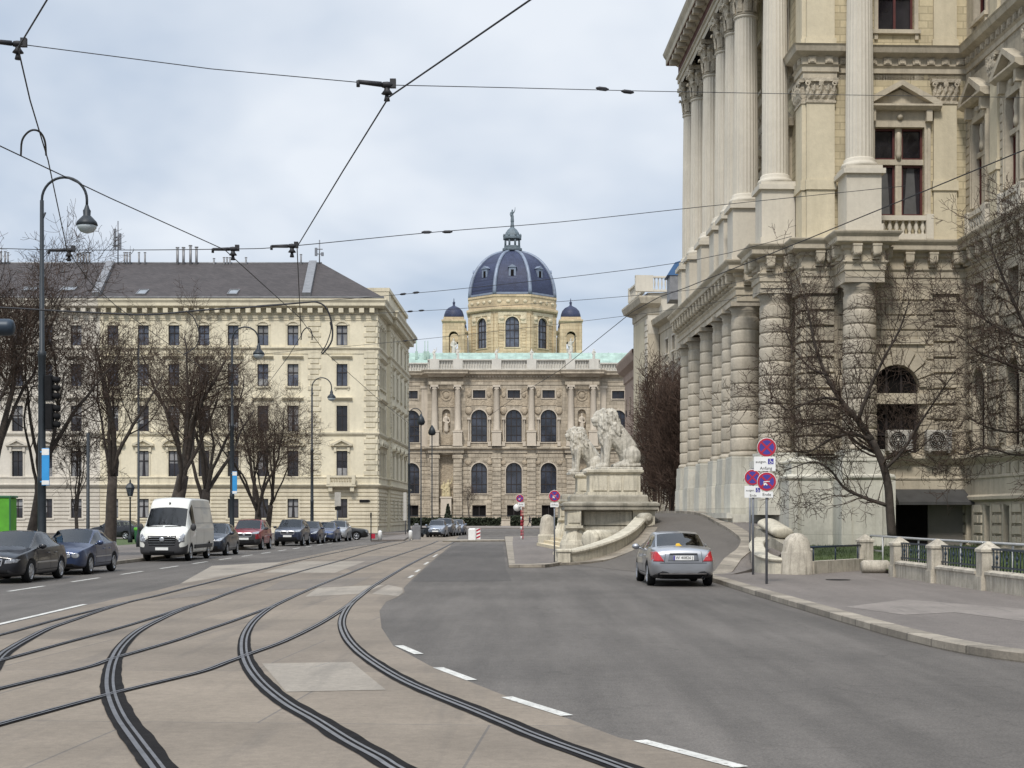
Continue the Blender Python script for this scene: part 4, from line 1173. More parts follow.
for i in range(70):
    x = -44.5+i*1.29; rf.add([(x,YM+2.5,30.24),(x+.08,YM+2.5,30.24),(x+.08,YM+9,33.72),(x,YM+9,33.72)],[(0,1,2,3)])
rf.build('copper_roof', M['verdigris'], museum)
ad = MB(Mm); ad.box(-44.9,44.9,-69,-2.2,0.05,29.6); ad.build('rear_block', M['nhm'], museum)
# dome
DX, DY = .06, 323.0
octo = lambda r, rot=PI/8: [(DX+r/math.cos(PI/8)*math.cos(rot+i*PI/4), DY+r/math.cos(PI/8)*math.sin(rot+i*PI/4)) for i in range(8)]
def oct_rings(mb, prof, m=0): mb.rings([[(x,y,z) for x,y in octo(r)] for r,z in prof], m, cap=True)
dr = MB()
for i in range(8):
    a = -PI/2 + i*PI/4
    N = Vector((math.cos(a),math.sin(a),0)); U = Vector((-N.y,N.x,0))
    Mo = face_M(Vector((DX,DY,0))+N*9.1, U, N)
    k = MB(Mo); hw = 9.1*math.tan(PI/8)
    wall(k, -hw, hw, 33, 44.8, [(0,37.2,2.9,6.4,True)], .6)
    k.box(-hw,-hw+.75,0.001,.3,35,44.0); k.box(hw-.75,hw,.001,.3,35,44.0)
    rustic(k, -hw+.9, -1.9, 37.2, 42.6, (), .62, .08, 0, .08); rustic(k, 1.9, hw-.9, 37.2, 42.6, (), .62, .08, 0, .08)
    o = len(dr.v); dr.v += k.v; dr.f += [tuple(j+o for j in f) for f in k.f]; dr.m += k.m; dr.s += k.s
    if N.y < .3:
        me = window_meshes('drumwin', 2.9, 6.4, True, 'arch', (M['pane_blue'],M['frame'],M['drum_light']), .45, 2, (.3,.55,.75), .14)
        put_window(museum, me, place_M(Vector((DX,DY,0))+N*9.1, U, N, 0, 0, 37.2))
        k = MB(Mo); k.box(-3.0,-1.75,.0,.12,42.2,44.6); k.box(1.75,3.0,0,.12,42.2,44.6); k.box(-1.75,1.75,0,.12,43.95,44.6)
        for s in (-1,1): k.ball((s*2.2,.1,43.2),.6,10,0,(1.1,.4,.8))
        k.build('spandrel_relief', M['drum_light'], museum)
dr.build('dome_drum', M['drum'], museum)
k = MB(); oct_rings(k, [(9.4,44.8),(9.75,45.1),(9.75,45.5),(9.3,45.7),(9.3,47.7),(9.45,47.8),(9.45,48.2),(8.9,48.3)])
k.build('drum_cornice', M['drum'], museum)
k = MB()
for i in range(8):
    a = -PI/2+i*PI/4; N = Vector((math.cos(a),math.sin(a),0)); U = Vector((-N.y,N.x,0)); kk = MB(face_M(Vector((DX,DY,0))+N*9.3, U, N))
    for j in range(4): kk.ball((-2.7+j*1.8,.05,46.8),.42,8,0,(1.2,.35,.9))
    o = len(k.v); k.v += kk.v; k.f += [tuple(j+o for j in f) for f in kk.f]; k.m += kk.m; k.s += kk.s
k.build('festoons', M['drum_light'], museum)
prof = [(8.95*math.cos(t)**.92 if t < 1.5 else 1.5, 48.3+10.4*math.sin(t)) for t in [i*PI/2/18 for i in range(16)]]
prof = [p for p in prof if p[0] > 1.7] + [(1.7,58.6)]
dm = MB(); oct_rings(dm, prof); dome = dm.build('dome', M['dome'], museum)
rb = MB()
for i in range(8):
    a = PI/8+i*PI/4; pth = [Vector((DX+r/math.cos(PI/8)*math.cos(a)*1.008, DY+r/math.cos(PI/8)*math.sin(a)*1.008, z)) for r,z in prof]
    rb.tube(pth, [.46-.14*j/len(pth) for j in range(len(pth))], 6)
oct_rings(rb, [(9.0,48.28),(9.15,48.35),(9.15,48.75),(8.85,48.8)])
rb.build('dome_ribs', M['dome_rib'], dome)
for i in range(8):
    a = -PI/2+i*PI/4; N = Vector((math.cos(a),math.sin(a),0)); U = Vector((-N.y,N.x,0)); kk = MB(face_M(Vector((DX,DY,0))+N*8.15, U, N))
    kk.box(-.75,.75,-2.2,.15,51.9,54.1,0); kk.prism_y([(-.95,54.1),(.95,54.1),(0,54.7)],-2.2,.35,0); kk.box(-.95,.95,-.5,.3,51.7,51.9,0)
    kk.box(-.32,.32,.1,.2,52.2,53.6,1)
    kk.build('dome_dormer', [M['dome_rib'],M['void']], dome)
lt = MB(); oct_rings(lt, [(1.9,58.7),(2.1,58.9),(2.1,59.3),(1.75,59.5),(1.75,59.9)])
for i in range(8):
    a = PI/8+i*PI/4; lt.tube([(DX+1.6*math.cos(a),DY+1.6*math.sin(a),59.8),(DX+1.6*math.cos(a),DY+1.6*math.sin(a),61.6)], .25, 6)
oct_rings(lt, [(1.95,61.4),(1.95,61.8),(1.6,62.1),(1.45,62.7),(1.0,63.4),(.45,63.9),(.32,65.0),(.25,65.4)])
for i in range(8):
    a = PI/8+i*PI/4; lt.ball((DX+1.9*math.cos(a),DY+1.9*math.sin(a),62.1),.25,6,0,(1,1,1.6))
lt.build('dome_lantern', M['bronze'], dome)
me = figure_mesh(2.7, True); me.materials.clear(); me.materials.append(M['bronze'])
o = link('dome_statue', me, museum); o.location = (DX, DY, 65.2)
# four corner turrets
for s in (-1,1):
    for dy in (-9.5, 9.5):
        cx, cy = DX+s*12.2, DY+dy
        k = MB()
        for a in range(4):
            N = Vector((math.cos(a*PI/2),math.sin(a*PI/2),0)); U = Vector((-N.y,N.x,0))
            kk = MB(face_M(Vector((cx,cy,0))+N*2.15, U, N)); wall(kk, -2.15, 2.15, 33, 42.2, [(0,35.4,1.9,4.8,True)], .7)
            kk.box(-2.15,-1.6,.001,.15,34,41.6); kk.box(1.6,2.15,.001,.15,34,41.6)
            arch_ring(kk, 0, 39.25, .95, 1.25, .0, .14)
            o = len(k.v); k.v += kk.v; k.f += [tuple(j+o for j in f) for f in kk.f]; k.m += kk.m; k.s += kk.s
        sq = lambda r, z: [(cx-r,cy-r,z),(cx+r,cy-r,z),(cx+r,cy+r,z),(cx-r,cy+r,z)]
        k.rings([sq(2.15,42.0),sq(2.5,42.3),sq(2.5,42.6),sq(2.1,42.7),sq(2.1,43.2)], cap=True)
        k.build('turret', M['drum'], museum)
        k = MB(); k.lathe([(2.05,43.15),(2.12,43.3),(2.05,43.9),(1.76,44.7),(1.2,45.3),(.5,45.65),(.26,45.8),(.22,46.2),(.32,46.4),(.1,46.7),(.06,47.3)], cx, cy, 20)
        k.build('turret_dome', M['dome'], museum)
        me = (fig if s < 0 else fig2).copy(); me.materials.clear(); me.materials.append(M['nhm_light'])
        o = link('turret_statue', me, museum); o.location = (cx, cy-1.2, 35.4); o.scale = (1.4,)*3
# small works on the copper roof
for px in (414.5,423,426):
    k = MB(); x = MX(px); k.tube([(x,YM+6,32),(x,YM+6,35.6)], .08, 5); k.bevbox(x-.25,x+.25,YM+5.8,YM+6.2,32,33.6,.04); k.build('roof_vent', M['verdigris'], museum)
# low wall and clipped hedge before the museum
hw = thing('garden_wall', 'low stone wall with railing running along the foot of the domed museum', 'wall', (0,266,0))
k = MB(); k.box(-40,40,265.8,266.3,.1,1.15); k.box(-40,40,265.7,266.4,1.15,1.3); k.build('stone_wall', M['nhm_col'], hw)
k = MB(); k.box(-40,40,266.02,266.08,1.9,1.98)
for i in range(60): k.tube([(-39.5+i*1.34,266.05,1.3),(-39.5+i*1.34,266.05,1.95)], .03, 4)
k.build('railing', M['iron'], hw)
def leaf_blob(name, label, cat, cx, cy, w, d, z0, z1, n, mat, cone=False, group=None, leaf=.16):
    rg = random.Random(int(cx*31)+n); k = MB()
    for i in range(n):
        t = rg.random(); z = z0+(z1-z0)*t; s = (1-t)*.95+.05 if cone else 1
        a = rg.uniform(0,2*PI); rad = math.sqrt(rg.uniform(.45,1))*s
        if cone: x, y = cx+w/2*rad*math.cos(a), cy+d/2*rad*math.sin(a)
        else: x, y = cx+rg.uniform(-w/2,w/2), cy+rg.uniform(-d/2,d/2)
        q = Vector((rg.gauss(0,1),rg.gauss(0,1),rg.gauss(0,1))).normalized(); e = q.orthogonal().normalized(); f = q.cross(e)
        c = Vector((x,y,z)); L = leaf*rg.uniform(.6,1.4)
        k.add([c-e*L, c+f*L*.6, c+e*L, c-f*L*.6], [(0,1,2,3)])
    return tag(k.build(name, mat), label, cat, group)
leaf_blob('hedge', 'long clipped dark hedge in front of the museum, left of the walking person', 'hedge', -11, 262, 18, 1.2, .1, 1.5, 4500, M['hedge'], leaf=.25)
leaf_blob('hedge', 'short clipped dark hedge in front of the museum, right of the red striped signpost', 'hedge', 8, 262, 9, 1.2, .1, 1.5, 2500, M['hedge'], leaf=.25)
leaf_blob('cone_shrub', 'small dark cone shaped evergreen by the museum wall above the parked cars', 'shrub', MX(448.5)*.92, 258, 2.0, 2.0, .1, 3.9, 900, M['hedge'], True, leaf=.2)
leaf_blob('round_shrub', 'dark round shrub behind the red striped signpost at the museum', 'shrub', (517-512)/FPX*258, 258, 2.2, 1.6, .1, 1.9, 800, M['hedge'], leaf=.2)

# ================================================================== PALACE on the right (local frame: x along its end wall, y away from the camera)
PA = math.atan(.030)
palace = thing('palace', 'grand stone palace on the right with colossal fluted columns over rusticated columns', 'building', (12.05, 61.5, 0), PA)
LU, LN, LO = (1,0,0), (0,-1,0), (0,0,0)
FU, FN = (0,-1,0), (-1,0,0)
Me = face_M(LO, LU, LN)                    # end wall
Mfr = face_M((0,0,0), FU, FN)              # wall behind the portico: u = -y
Mw = face_M((6.65,0,0), FU, FN)            # wing wall towards the camera: u = -y
def pb(mb, name, mat): return mb.build(name, mat, palace, True)
PATH = [(6.65,-27),(6.65,0),(2.72,0),(2.72,-1.9),(1.15,-1.9),(1.15,-.22),(-.22,-.22),(-.22,1.1),(-1.65,1.1),(-1.65,2.8),(-.22,2.8),(-.22,4.95),(-1.95,4.95),(-1.95,23.2),(-.22,23.2),(-.22,25.2),(12,25.2)]
WPATH = [(6.65,-27),(6.65,0),(1.25,0),(1.25,-.15),(-.15,-.15),(-.15,1.25),(0,1.25),(0,25),(12,25)]
SEG = lambda p, a, b: p[a:b]
# --- walls
wing_u = [1.7+3.75*i for i in range(7)]
ow = MB(Me)
wall(ow, 0, 6.65, 4.4, 11.4, [(3.73,4.5,1.85,3.55,True)], .5)
rustic(ow, 1.3, 5.3, 4.6, 11.3, [(3.73,4.4,2.4,4.0,True)], .62, .05, 0, .07, 0, 1.3, 3)
pb(ow, 'end_wall', M['jp'])
k = MB(Me)
for i in range(9):                                       # voussoirs
    a = PI*(i+.08)/9; b = PI*(i+.92)/9
    arch_ring(k, 3.73, 8.05-.925, .94, 1.62, .0, .10, 3, 0, a, b)
k.box(2.62,5.0,-.25,.16,6.45,6.88); k.box(2.72,4.9,.0,.12,8.9,9.1)
pb(k, 'voussoirs', M['jp_smooth'])
uw = MB(Me)
cw = (3.85,14.2,2.05,3.6,False); sw_ = (3.72,21.8,1.5,2.4,False)
wall(uw, 0, 6.65, 13.0, 28.4, [cw, sw_], .45)
pb(uw, 'upper_end_wall', M['jp_yellow'])
fw_ = MB(Mfr)
fo = [(-y,1.95,w_,7.2,True) for y, w_ in ((7.0,1.0),(9.55,1.5),(12.85,2.4),(17.0,2.7),(20.7,1.9))] + [(-y,4.5,1.5,3.4,True) for y in (3.9,)]
wall(fw_, -25.0, 0, 1.5, 11.4, fo, .6); rustic(fw_, -25, -1.3, 4.6, 11.2, [(o[0],o[1],o[2]+.5,o[3]+.3,True) for o in fo], .62, .05, 0, .07, 0, 1.4, 4)
pb(fw_, 'front_wall', M['jp'])
fw_ = MB(Mfr); fo2 = [(-y,14.2,2.05,3.6,False) for y in (3.9,9.5,12.85,17.0,20.7)] + [(-y,21.8,1.5,2.4,False) for y in (3.9,9.5,12.85,17.0,20.7)]
wall(fw_, -25.0, 0, 13.0, 28.4, fo2, .45); pb(fw_, 'upper_front_wall', M['jp_yellow'])
gw = MB(Mw)
go = [(u,14.3,1.45,3.4,False) for u in wing_u] + [(u,21.8,1.3,2.2,False) for u in wing_u]
wall(gw, 0, 27, 13.0, 28.4, go, .45)
rustic(gw, 0, 27, 13.9, 20.0, [(u,13.2,2.3,6.6,False) for u in wing_u], .33, .03, 0, .04)
pb(gw, 'upper_wing_wall', M['jp_smooth'])
gw = MB(Mw)
go1 = [(u,4.5,1.35,3.3,True) for u in wing_u] + [(u,9.6,1.1,1.6,False) for u in wing_u]
wall(gw, 0, 27, 4.4, 11.4, go1, .5); rustic(gw, .1, 27, 4.6, 11.3, [(o[0],o[1],o[2]+.4,o[3]+.3,o[4]) for o in go1], .62, .06, 0, .08, 0, 1.2, 5)
pb(gw, 'wing_wall', M['jp'])
gw = MB(Mw); go2 = [(.95+2.1*i,.75,.62,1.5,False) for i in range(12)]
wall(gw, 0, 27, 0, 2.45, go2, .4, .12)
rustic(gw, .15, 27, .3, 2.35, [(o[0],o[1],o[2]+.5,o[3]+.1,False) for o in go2], .40, .06, .12, .13, 0, 1.05, 6)
for o in go2:
    gw.box(o[0]-.5,o[0]-.31,.1,.22,.55,2.3); gw.box(o[0]+.31,o[0]+.5,.1,.22,.55,2.3)
    gw.add([(o[0]-.31,-.2,.75),(o[0]+.31,-.2,.75),(o[0]+.31,-.2,2.25),(o[0]-.31,-.2,2.25)],[(0,1,2,3)],1)
    for j in range(4): gw.box(o[0]-.29+.155*j+.03,o[0]-.29+.155*j+.055,-.02,.02,.75,2.25,1)
gw.build('wing_basement', [M['jp_smooth'], M['iron']], palace, True)
# --- plinth zone and ledges
pl = MB()
PB = [(6.65,-27),(6.65,0),(3.0,0),(3.0,-1.75),(1.0,-1.75),(1.0,-.55),(-.62,-.55),(-.62,1.0),(-1.55,1.0),(-1.55,3.0),(-.3,3.0),(-.3,5)]
sweep(pl, [(3.6,-.3),(3.0,-.3),(3.0,-2.0),(1.15,-2.0),(1.15,-.62),(-.85,-.62),(-.85,3.0),(-1.9,3.0)], [(0,-.3),(0,3.28),(.02,3.3),(.09,3.38),(.09,3.46),(-.12,3.56)])
sweep(pl, [(3.2,-.18),(2.85,-.18),(2.85,-1.95),(1.05,-1.95),(1.05,-.5),(-.7,-.5),(-.7,1.05),(-.9,1.05)], [(0,3.5),(0,4.0),(.06,4.04),(.06,4.1),(-.2,4.24),(-.5,4.3)])
pl.box(-.86,-.5,-.75,3,-.2,3.27); pl.box(2.6,3.1,-2.12,-.2,-.2,3.27); pl.box(.95,1.35,-2.08,-.3,-.2,3.27)
pl.sheet([(3.2,-.1,4.29),(2.5,-1.6,4.29),(1.3,-1.6,4.29),(-.3,-.1,4.29)])
pb(pl, 'white_plinth', M['plinth'])
cr = MB(); cr.prism([(-2.65,3.2),(.2,3.2),(.2,25),(-2.65,25)][::1], -.3, 1.93); cr.box(-2.75,-2.5,3.0,25,1.75,1.99); pb(cr, 'portico_base', M['plinth'])
lg = MB()
sweep(lg, [(6.65,-27),(6.65,0),(2.9,0)], [(.12,2.4),(.3,2.5),(.3,2.62),(.16,2.7),(.16,3.3),(.2,3.35),(.2,3.42),(.14,3.46),(.14,3.9),(.18,3.95),(.3,4.05),(.42,4.2),(.42,4.3),(.0,4.4)])
sweep(lg, [(6.62,-.12),(2.9,-.12)], [(0,-.2),(0,2.45)])
pb(lg, 'ledge_mouldings', M['jp_smooth'])
fl = MB()
for j in range(3): fl.box(j*.13,.08+j*.13,-.2,-.15,3.5,3.88)
fl.box(-.02,.36,-.156,-.15,3.46,3.9)
part_copies('ledge_flute', fl, M['jp_smooth'], palace, [place_M((6.65,0,0),FU,FN,.5+i*.9,0,0) for i in range(18)], True)
# --- entablatures
lo_prof = [(0,11.36),(0,11.62),(.05,11.64),(.05,11.86),(.12,11.95),(.12,12.0),(.02,12.02),(.02,12.42),(.14,12.5),(.14,12.62),(.4,12.68),(.44,12.72),(.44,12.9),(.55,13.02),(.58,13.08),(.58,13.12),(-.5,13.16)]
e = MB(); sweep(e, PATH, lo_prof); pb(e, 'lower_entablature', M['jp_smooth'])
cap_poly = [(p[0]-.0, p[1]) for p in PATH]
e = MB(); e.sheet([(-1.95,4.95,13.159),(-.2,4.95,13.159),(-.2,23.2,13.159),(-1.95,23.2,13.159)]); e.sheet([(-1.65,1.1,13.158),(0,1.1,13.158),(0,2.8,13.158),(-1.65,2.8,13.158)]); e.sheet([(1.15,-1.9,13.158),(2.72,-1.9,13.158),(2.72,.1,13.158),(1.15,.1,13.158)])
e.sheet([(-.3,-.3,13.157),(1.2,-.3,13.157),(1.2,.2,13.157),(.2,1.2,13.157),(-.3,1.2,13.157)])
pb(e, 'entablature_top', M['jp_smooth'])
def path_frames(path, step, minlen=.9):
    out = []
    for i in range(len(path)-1):
        a, b = Vector(path[i]), Vector(path[i+1]); L = (b-a).length
        if L < minlen: continue
        t = (b-a)/L; n = Vector((-t.y,t.x)); k = max(1, round(L/step))
        for j in range(k):
            c = a + t*(L*(j+.5)/k)
            out.append(Matrix(((t.x,-n.x,0,c.x),(t.y,-n.y,0,c.y),(0,0,1,0),(0,0,0,1))))
    return out
q = MB(); q.box(-.17,.17,-.42,-.01,12.3,12.62); q.box(-.14,.14,-.27,-.01,12.04,12.3); q.tube([(-.15,-.28,12.27),(.15,-.28,12.27)], .15, 8)
q.box(-.19,.19,-.44,-.01,12.55,12.625)
part_copies('entablature_bracket', q, M['jp_smooth'], palace, [f for f in path_frames(PATH, .95) if f[1][3] > -14 and f[0][3] < 7], True)
mid = [(0,19.75),(0,20.0),(.06,20.02),(.06,20.22),(.14,20.3),(.04,20.33),(.04,20.62),(.14,20.68),(.36,20.78),(.42,20.98),(.48,21.05),(0,21.12)]
e = MB(); sweep(e, WPATH, mid); pb(e, 'middle_entablature', M['jp_smooth'])
q = MB(); q.box(-.16,.16,-.12,-.01,20.36,20.62); q.box(-.09,.09,-.15,-.01,20.4,20.58)
part_copies('frieze_block', q, M['jp_carved'], palace, [f for f in path_frames(WPATH, .6) if f[1][3] > -14 and f[0][3] < 7], True)
top = [(0,25.9),(0,26.2),(.06,26.22),(.06,26.45),(.14,26.5),(.14,26.56),(.02,26.6),(.02,27.2),(.16,27.28),(.16,27.4),(.62,27.42),(.65,27.46),(.65,27.75),(.76,27.95),(.8,28.1),(0,28.3)]
e = MB(); sweep(e, PATH, top, ms=[0,0,0,0,0,0,0,0,0,1,0,0,0,0,0]); e.build('crowning_entablature', [M['jp_smooth'], M['soffit']], palace, True)
e = MB(); sweep(e, PATH, [(.02,26.62),(.028,27.18)]); pb(e, 'red_frieze', M['soffit'])
q = MB(); q.box(-.17,.17,-.58,-.15,27.12,27.418); q.box(-.47,-.28,-.55,-.2,27.34,27.418); q.ball((.5,-.4,27.39),.13,8,0,(1,1,.4))
part_copies('cornice_modillion', q, M['jp_smooth'], palace, [f for f in path_frames(PATH, 1.05, 1.2) if f[1][3] > -14 and f[0][3] < 7], True)
rfp = MB(); rfp.sheet([(p[0],p[1],28.29) for p in PATH[1:-1]] + [(30,25.2,28.29),(30,0,28.29)]); rfp.sheet([(6.65,-27,28.28),(6.65,0,28.28),(30,0,28.28),(30,-27,28.28)]); pb(rfp, 'flat_roof', M['zinc'])
bk = MB(); bk.box(29.5,30,-27,25,0,28.2); bk.box(6.7,29.5,-27,-26.6,0,28.2); bk.box(0.1,29.5,24.6,25,0,28.2); pb(bk, 'rear_wall', M['jp'])
# --- columns
def flute(i, a, z): return .955 if i % 2 else 1.0
def capital(mb, cx, cy, z0, z1, r, m=0):
    h = z1-z0
    mb.lathe([(r*.92,z0),(r*1.08,z0+.06),(r*.92,z0+.1),(r*.95,z0+h*.5),(r*1.25,z0+h*.86)], cx, cy, 16, m)
    for row, (zz, hh, rr, n, off) in enumerate(((.08,.42,1.0,8,0),(.36,.40,1.06,8,.5))):
        for i in range(n):
            a = 2*PI*(i+off)/n; ca, sa = math.cos(a), math.sin(a)
            pts = [(r*rr, z0+h*zz, .30),(r*(rr+.10), z0+h*(zz+hh*.7), .34),(r*(rr+.34), z0+h*(zz+hh), .26),(r*(rr+.40), z0+h*(zz+hh*.8), .10)]
            rs = []
            for rad, z, wd in pts:
                wd *= r
                rs.append([(cx+ca*(rad-.04*r)-sa*wd, cy+sa*(rad-.04*r)+ca*wd, z),(cx+ca*(rad+.07*r), cy+sa*(rad+.07*r), z),(cx+ca*(rad-.04*r)+sa*wd, cy+sa*(rad-.04*r)-ca*wd, z),(cx+ca*(rad-.12*r), cy+sa*(rad-.12*r), z)])
            mb.rings(rs, m, cap=True)
    for i in range(4):
        a = PI/4+i*PI/2; c = (cx+r*1.5*math.cos(a), cy+r*1.5*math.sin(a))
        mb.ball((c[0],c[1],z0+h*.80), r*.27, 8, m, (1,1,1.05))
        mb.tube([(cx+r*1.0*math.cos(a),cy+r*1.0*math.sin(a),z0+h*.55),(c[0],c[1],z0+h*.86)], r*.13, 6, m)
    s = r*1.42
    mb.prism([(cx-s,cy-s),(cx-s*.5,cy-s*.84),(cx+s*.5,cy-s*.84),(cx+s,cy-s),(cx+s*.84,cy-s*.5),(cx+s*.84,cy+s*.5),(cx+s,cy+s),(cx+s*.5,cy+s*.84),(cx-s*.5,cy+s*.84),(cx-s,cy+s),(cx-s*.84,cy+s*.5),(cx-s*.84,cy-s*.5)], z1-h*.13, z1, m)
    for i in range(4):
        a = i*PI/2; mb.ball((cx+s*.86*math.cos(a),cy+s*.86*math.sin(a),z1-h*.08), r*.16, 6, m)
CC = [('A',1.93,-1.08),('B',-.87,1.95),('C',-1.40,5.8),('C2',-1.40,8.2),('D',-1.40,10.9),('E',-1.40,14.8),('F',-1.36,19.1),('F2',-1.32,22.3)]
for nm, cx, cy in CC:
    k = MB(); prof = []
    n = 10; z0, z1 = 4.72, 10.72; c = (z1-z0)/n
    for i in range(n):
        a = z0+i*c; R0 = .69-.05*i/n
        prof += [(R0-.042,a),(R0-.042,a+.04),(R0-.008,a+.055),(R0+.006,a+.10),(R0+.006,a+c-.08),(R0-.008,a+c-.02),(R0-.042,a+c-.004)]
    prof = [(.74,4.5),(.78,4.56),(.74,4.66),(.70,4.70)] + prof + [(.62,10.75),(.62,10.9),(.67,10.95),(.62,11.0),(.78,11.15)]
    k.lathe(prof, cx, cy, 28); k.box(cx-.8,cx+.8,cy-.8,cy+.8,11.16,11.355)
    o = pb(k, 'rusticated_column', M['jp_rust'])
    p = MB()
    if nm not in 'AB':
        for s, a, b in ((.84,1.9,3.25),(.81,3.25,3.38),(.79,3.38,4.0),(.775,4.0,4.1),(.765,4.1,4.5)): p.box(cx-s,cx+s,cy-s,cy+s,a+(.001 if a>2 else 0),b)
    else:
        p.box(cx-.80,cx+.80,cy-.80,cy+.80,4.2,4.5); p.box(cx-.92,cx+.92,cy-.9,cy+.9,1.9,4.18)
    pb(p, 'column_pedestal', M['plinth'])
    u = MB(); u.box(cx-.76,cx+.76,cy-.76,cy+.76,13.17,13.5); u.box(cx-.7,cx+.7,cy-.7,cy+.7,13.5,15.5); u.prism([(cx-.84,cy-.84),(cx+.84,cy-.84),(cx+.84,cy+.84),(cx-.84,cy+.84)],15.5,15.7)
    u.box(cx-.74,cx+.74,cy-.74,cy+.74,15.7,15.84)
    pb(u, 'upper_pedestal', M['jp_col'])
    u = MB(); u.lathe([(.72,15.84),(.75,15.92),(.70,16.02),(.62,16.06),(.64,16.16),(.58,16.22)], cx, cy, 28)
    u.lathe([(.56,16.2),(.555,18.5),(.49,24.1)], cx, cy, 44, 0, False, True, flute)
    u.lathe([(.5,24.08),(.56,24.14),(.5,24.2)], cx, cy, 28)
    co = pb(u, 'fluted_column', M['jp_col'])
    ca = MB(); capital(ca, cx, cy, 24.2, 25.88, .52); c2 = ca.build('capital', M['jp_carved'], co, True)
# --- pilasters
def pilaster(Mx, u0, u1, w=.15, cap=True):
    k = MB(Mx); k.box(u0,u1,0.001,w,13.15,15.2); k.box(u0-.06,u1+.06,0.001,w+.07,15.2,15.42); k.box(u0,u1,0.001,w,15.42,18.75); k.box(u0-.05,u1+.05,.001,w+.06,15.42,15.6)
    k.box(u0,u1,.001,w,21.1,25.9); k.box(u0-.06,u1+.06,.001,w+.05,21.1,21.4)
    o = pb(k, 'pilaster', M['jp_cream'])
    c = MB(Mx); c.box(u0-.04,u1+.04,.001,w+.05,18.75,18.85); c.box(u0,u1,.001,w+.02,18.85,19.6); c.box(u0-.12,u1+.12,.001,w+.14,19.6,19.745)
    def leaf(uu, zb, hh, wd, out):
        c.add([(uu-wd,w,zb),(uu+wd,w,zb),(uu-wd*1.1,w+out*.5,zb+hh*.6),(uu+wd*1.1,w+out*.5,zb+hh*.6),(uu,w+out,zb+hh),(uu,w+.02,zb+hh*1.02),(uu,w+out*.9,zb+hh*.45)],
              [(0,1,6),(0,6,2),(1,3,6),(2,6,4),(6,3,4),(2,4,5),(3,5,4),(0,2,5),(1,5,3)])
    n = 4; d_ = (u1-u0)/n
    for i in range(n): leaf(u0+d_*(i+.5), 18.86, .36, d_*.44, .16)
    for i in range(n-1): leaf(u0+d_*(i+1), 19.02, .46, d_*.42, .20)
    for s, uu in ((-1,u0+.02),(1,u1-.02)):
        c.tube([(uu+.11*math.cos(a)*(1-a/14),w+.12,19.5+.11*math.sin(a)*(1-a/14)) for a in [i*PI/5 for i in range(14)]], .045, 5)
        leaf(uu-s*.02, 18.95, .5, .1, .18)
    c.bevbox((u0+u1)/2-.1,(u0+u1)/2+.1,w,w+.17,19.42,19.62,.03)
    c.build('capital', M['jp_carved'], o, True)
    l = MB(Mx); rustic(l, u0, u1, 4.5, 10.9, (), .62, .06, 0, w+.03); l.box(u0-.08,u1+.08,.001,w+.14,10.95,11.34); pb(l, 'rusticated_pilaster', M['jp'])
pilaster(Me, 0.0, 1.15, .17); pilaster(Me, 5.25, 6.2, .14)
pilaster(Mfr, -1.15, 0, .17)
for y in (5.8,8.2,10.9,14.8,19.1,22.3): pilaster(Mfr, -y-.5, -y+.5, .12)
for i in range(7): pilaster(Mw, 3.15+3.75*i, 4.05+3.75*i-.1, .14)
# --- windows of the upper storeys
def cross_window(key, w, h, red=True):
    if key in WIN: return WIN[key]
    P = MB(); P.box(-w/2,w/2,.32,.36,0,h)
    for s in (-1,1):                      # drapes behind the glass, seen as paler folds
        P.prism_y([(s*w*.40,.05),(s*w*.14,.05),(s*w*.20,h*.55),(s*w*.34,h*.6)][::s], .305, .318, 1)
    F = MB(); f = .085
    for x0, x1 in ((-w/2,-.13),(.13,w/2)):
        for z0, z1 in ((0,h*.58),(h*.64,h)):
            F.box(x0,x0+f,.2,.3,z0,z1); F.box(x1-f,x1,.2,.3,z0,z1); F.box(x0+f,x1-f,.2,.3,z0,z0+f); F.box(x0+f,x1-f,.2,.3,z1-f,z1)
    S = MB(); S.box(-.13,.13,.08,.34,0,h); S.box(-w/2,w/2,.06,.335,h*.58,h*.64); S.lathe([(.1,h*.64),(.13,h*.70),(.09,h*.78),(.12,h*.86),(.08,h*.95)],0,.06,8)
    sw = .26
    S.box(-w/2-sw,-w/2,-.1,.0,0,h); S.box(w/2,w/2+sw,-.1,0,0,h); S.box(-w/2-sw,w/2+sw,-.1,0,h,h+sw)
    S.box(-w/2-sw+.04,-w/2-.12,-.14,-.1,0,h); S.box(w/2+.12,w/2+sw-.04,-.14,-.1,0,h)
    S.box(-w/2-sw,w/2+sw,-.06,-.002,h+sw,h+.66); S.ball((0,-.12,h+.42),.14,8)
    e = w/2+.62; b = h+.66
    S.prism_x([(-.05,b),(0,b),(0,b+.2),(-.5,b+.2),(-.5,b+.12),(-.3,b)], -e, e)
    pk = b+.2+e*.46
    S.prism_y([(-e+.1,b+.202),(e-.1,b+.202),(0,pk-.1)], -.14, -.01)
    S.prism_y([(-e,b+.204),(-e,b+.3),(0,pk+.22),(0,pk-.0),(-e+.34,b+.204)], -.5, -.004); S.prism_y([(e,b+.204),(e-.34,b+.204),(.001,pk),(.001,pk+.22),(e,b+.3)], -.5, -.004)
    for s in (-1,1): S.box(s*(w/2+.14)-.12,s*(w/2+.14)+.12,-.34,-.06,h+.2,b)
    WIN[key] = (P.mesh('window',[M['pane'],M['curtain']]), F.mesh('frame',M['frame_red']), S.mesh('surround',M['jp_smooth']))
    return WIN[key]
def small_window(key, w, h):
    me = window_meshes(key, w, h, False, 'plain', (M['pane'],M['frame_red'],M['jp_smooth']), .3, 1, (.6,), .09); return me
put_window(palace, cross_window('jpA',2.05,3.6), place_M(LO,LU,LN,3.85,0,14.2), True)
put_window(palace, small_window('jpB',1.5,2.4), place_M(LO,LU,LN,3.72,0,21.8), True)
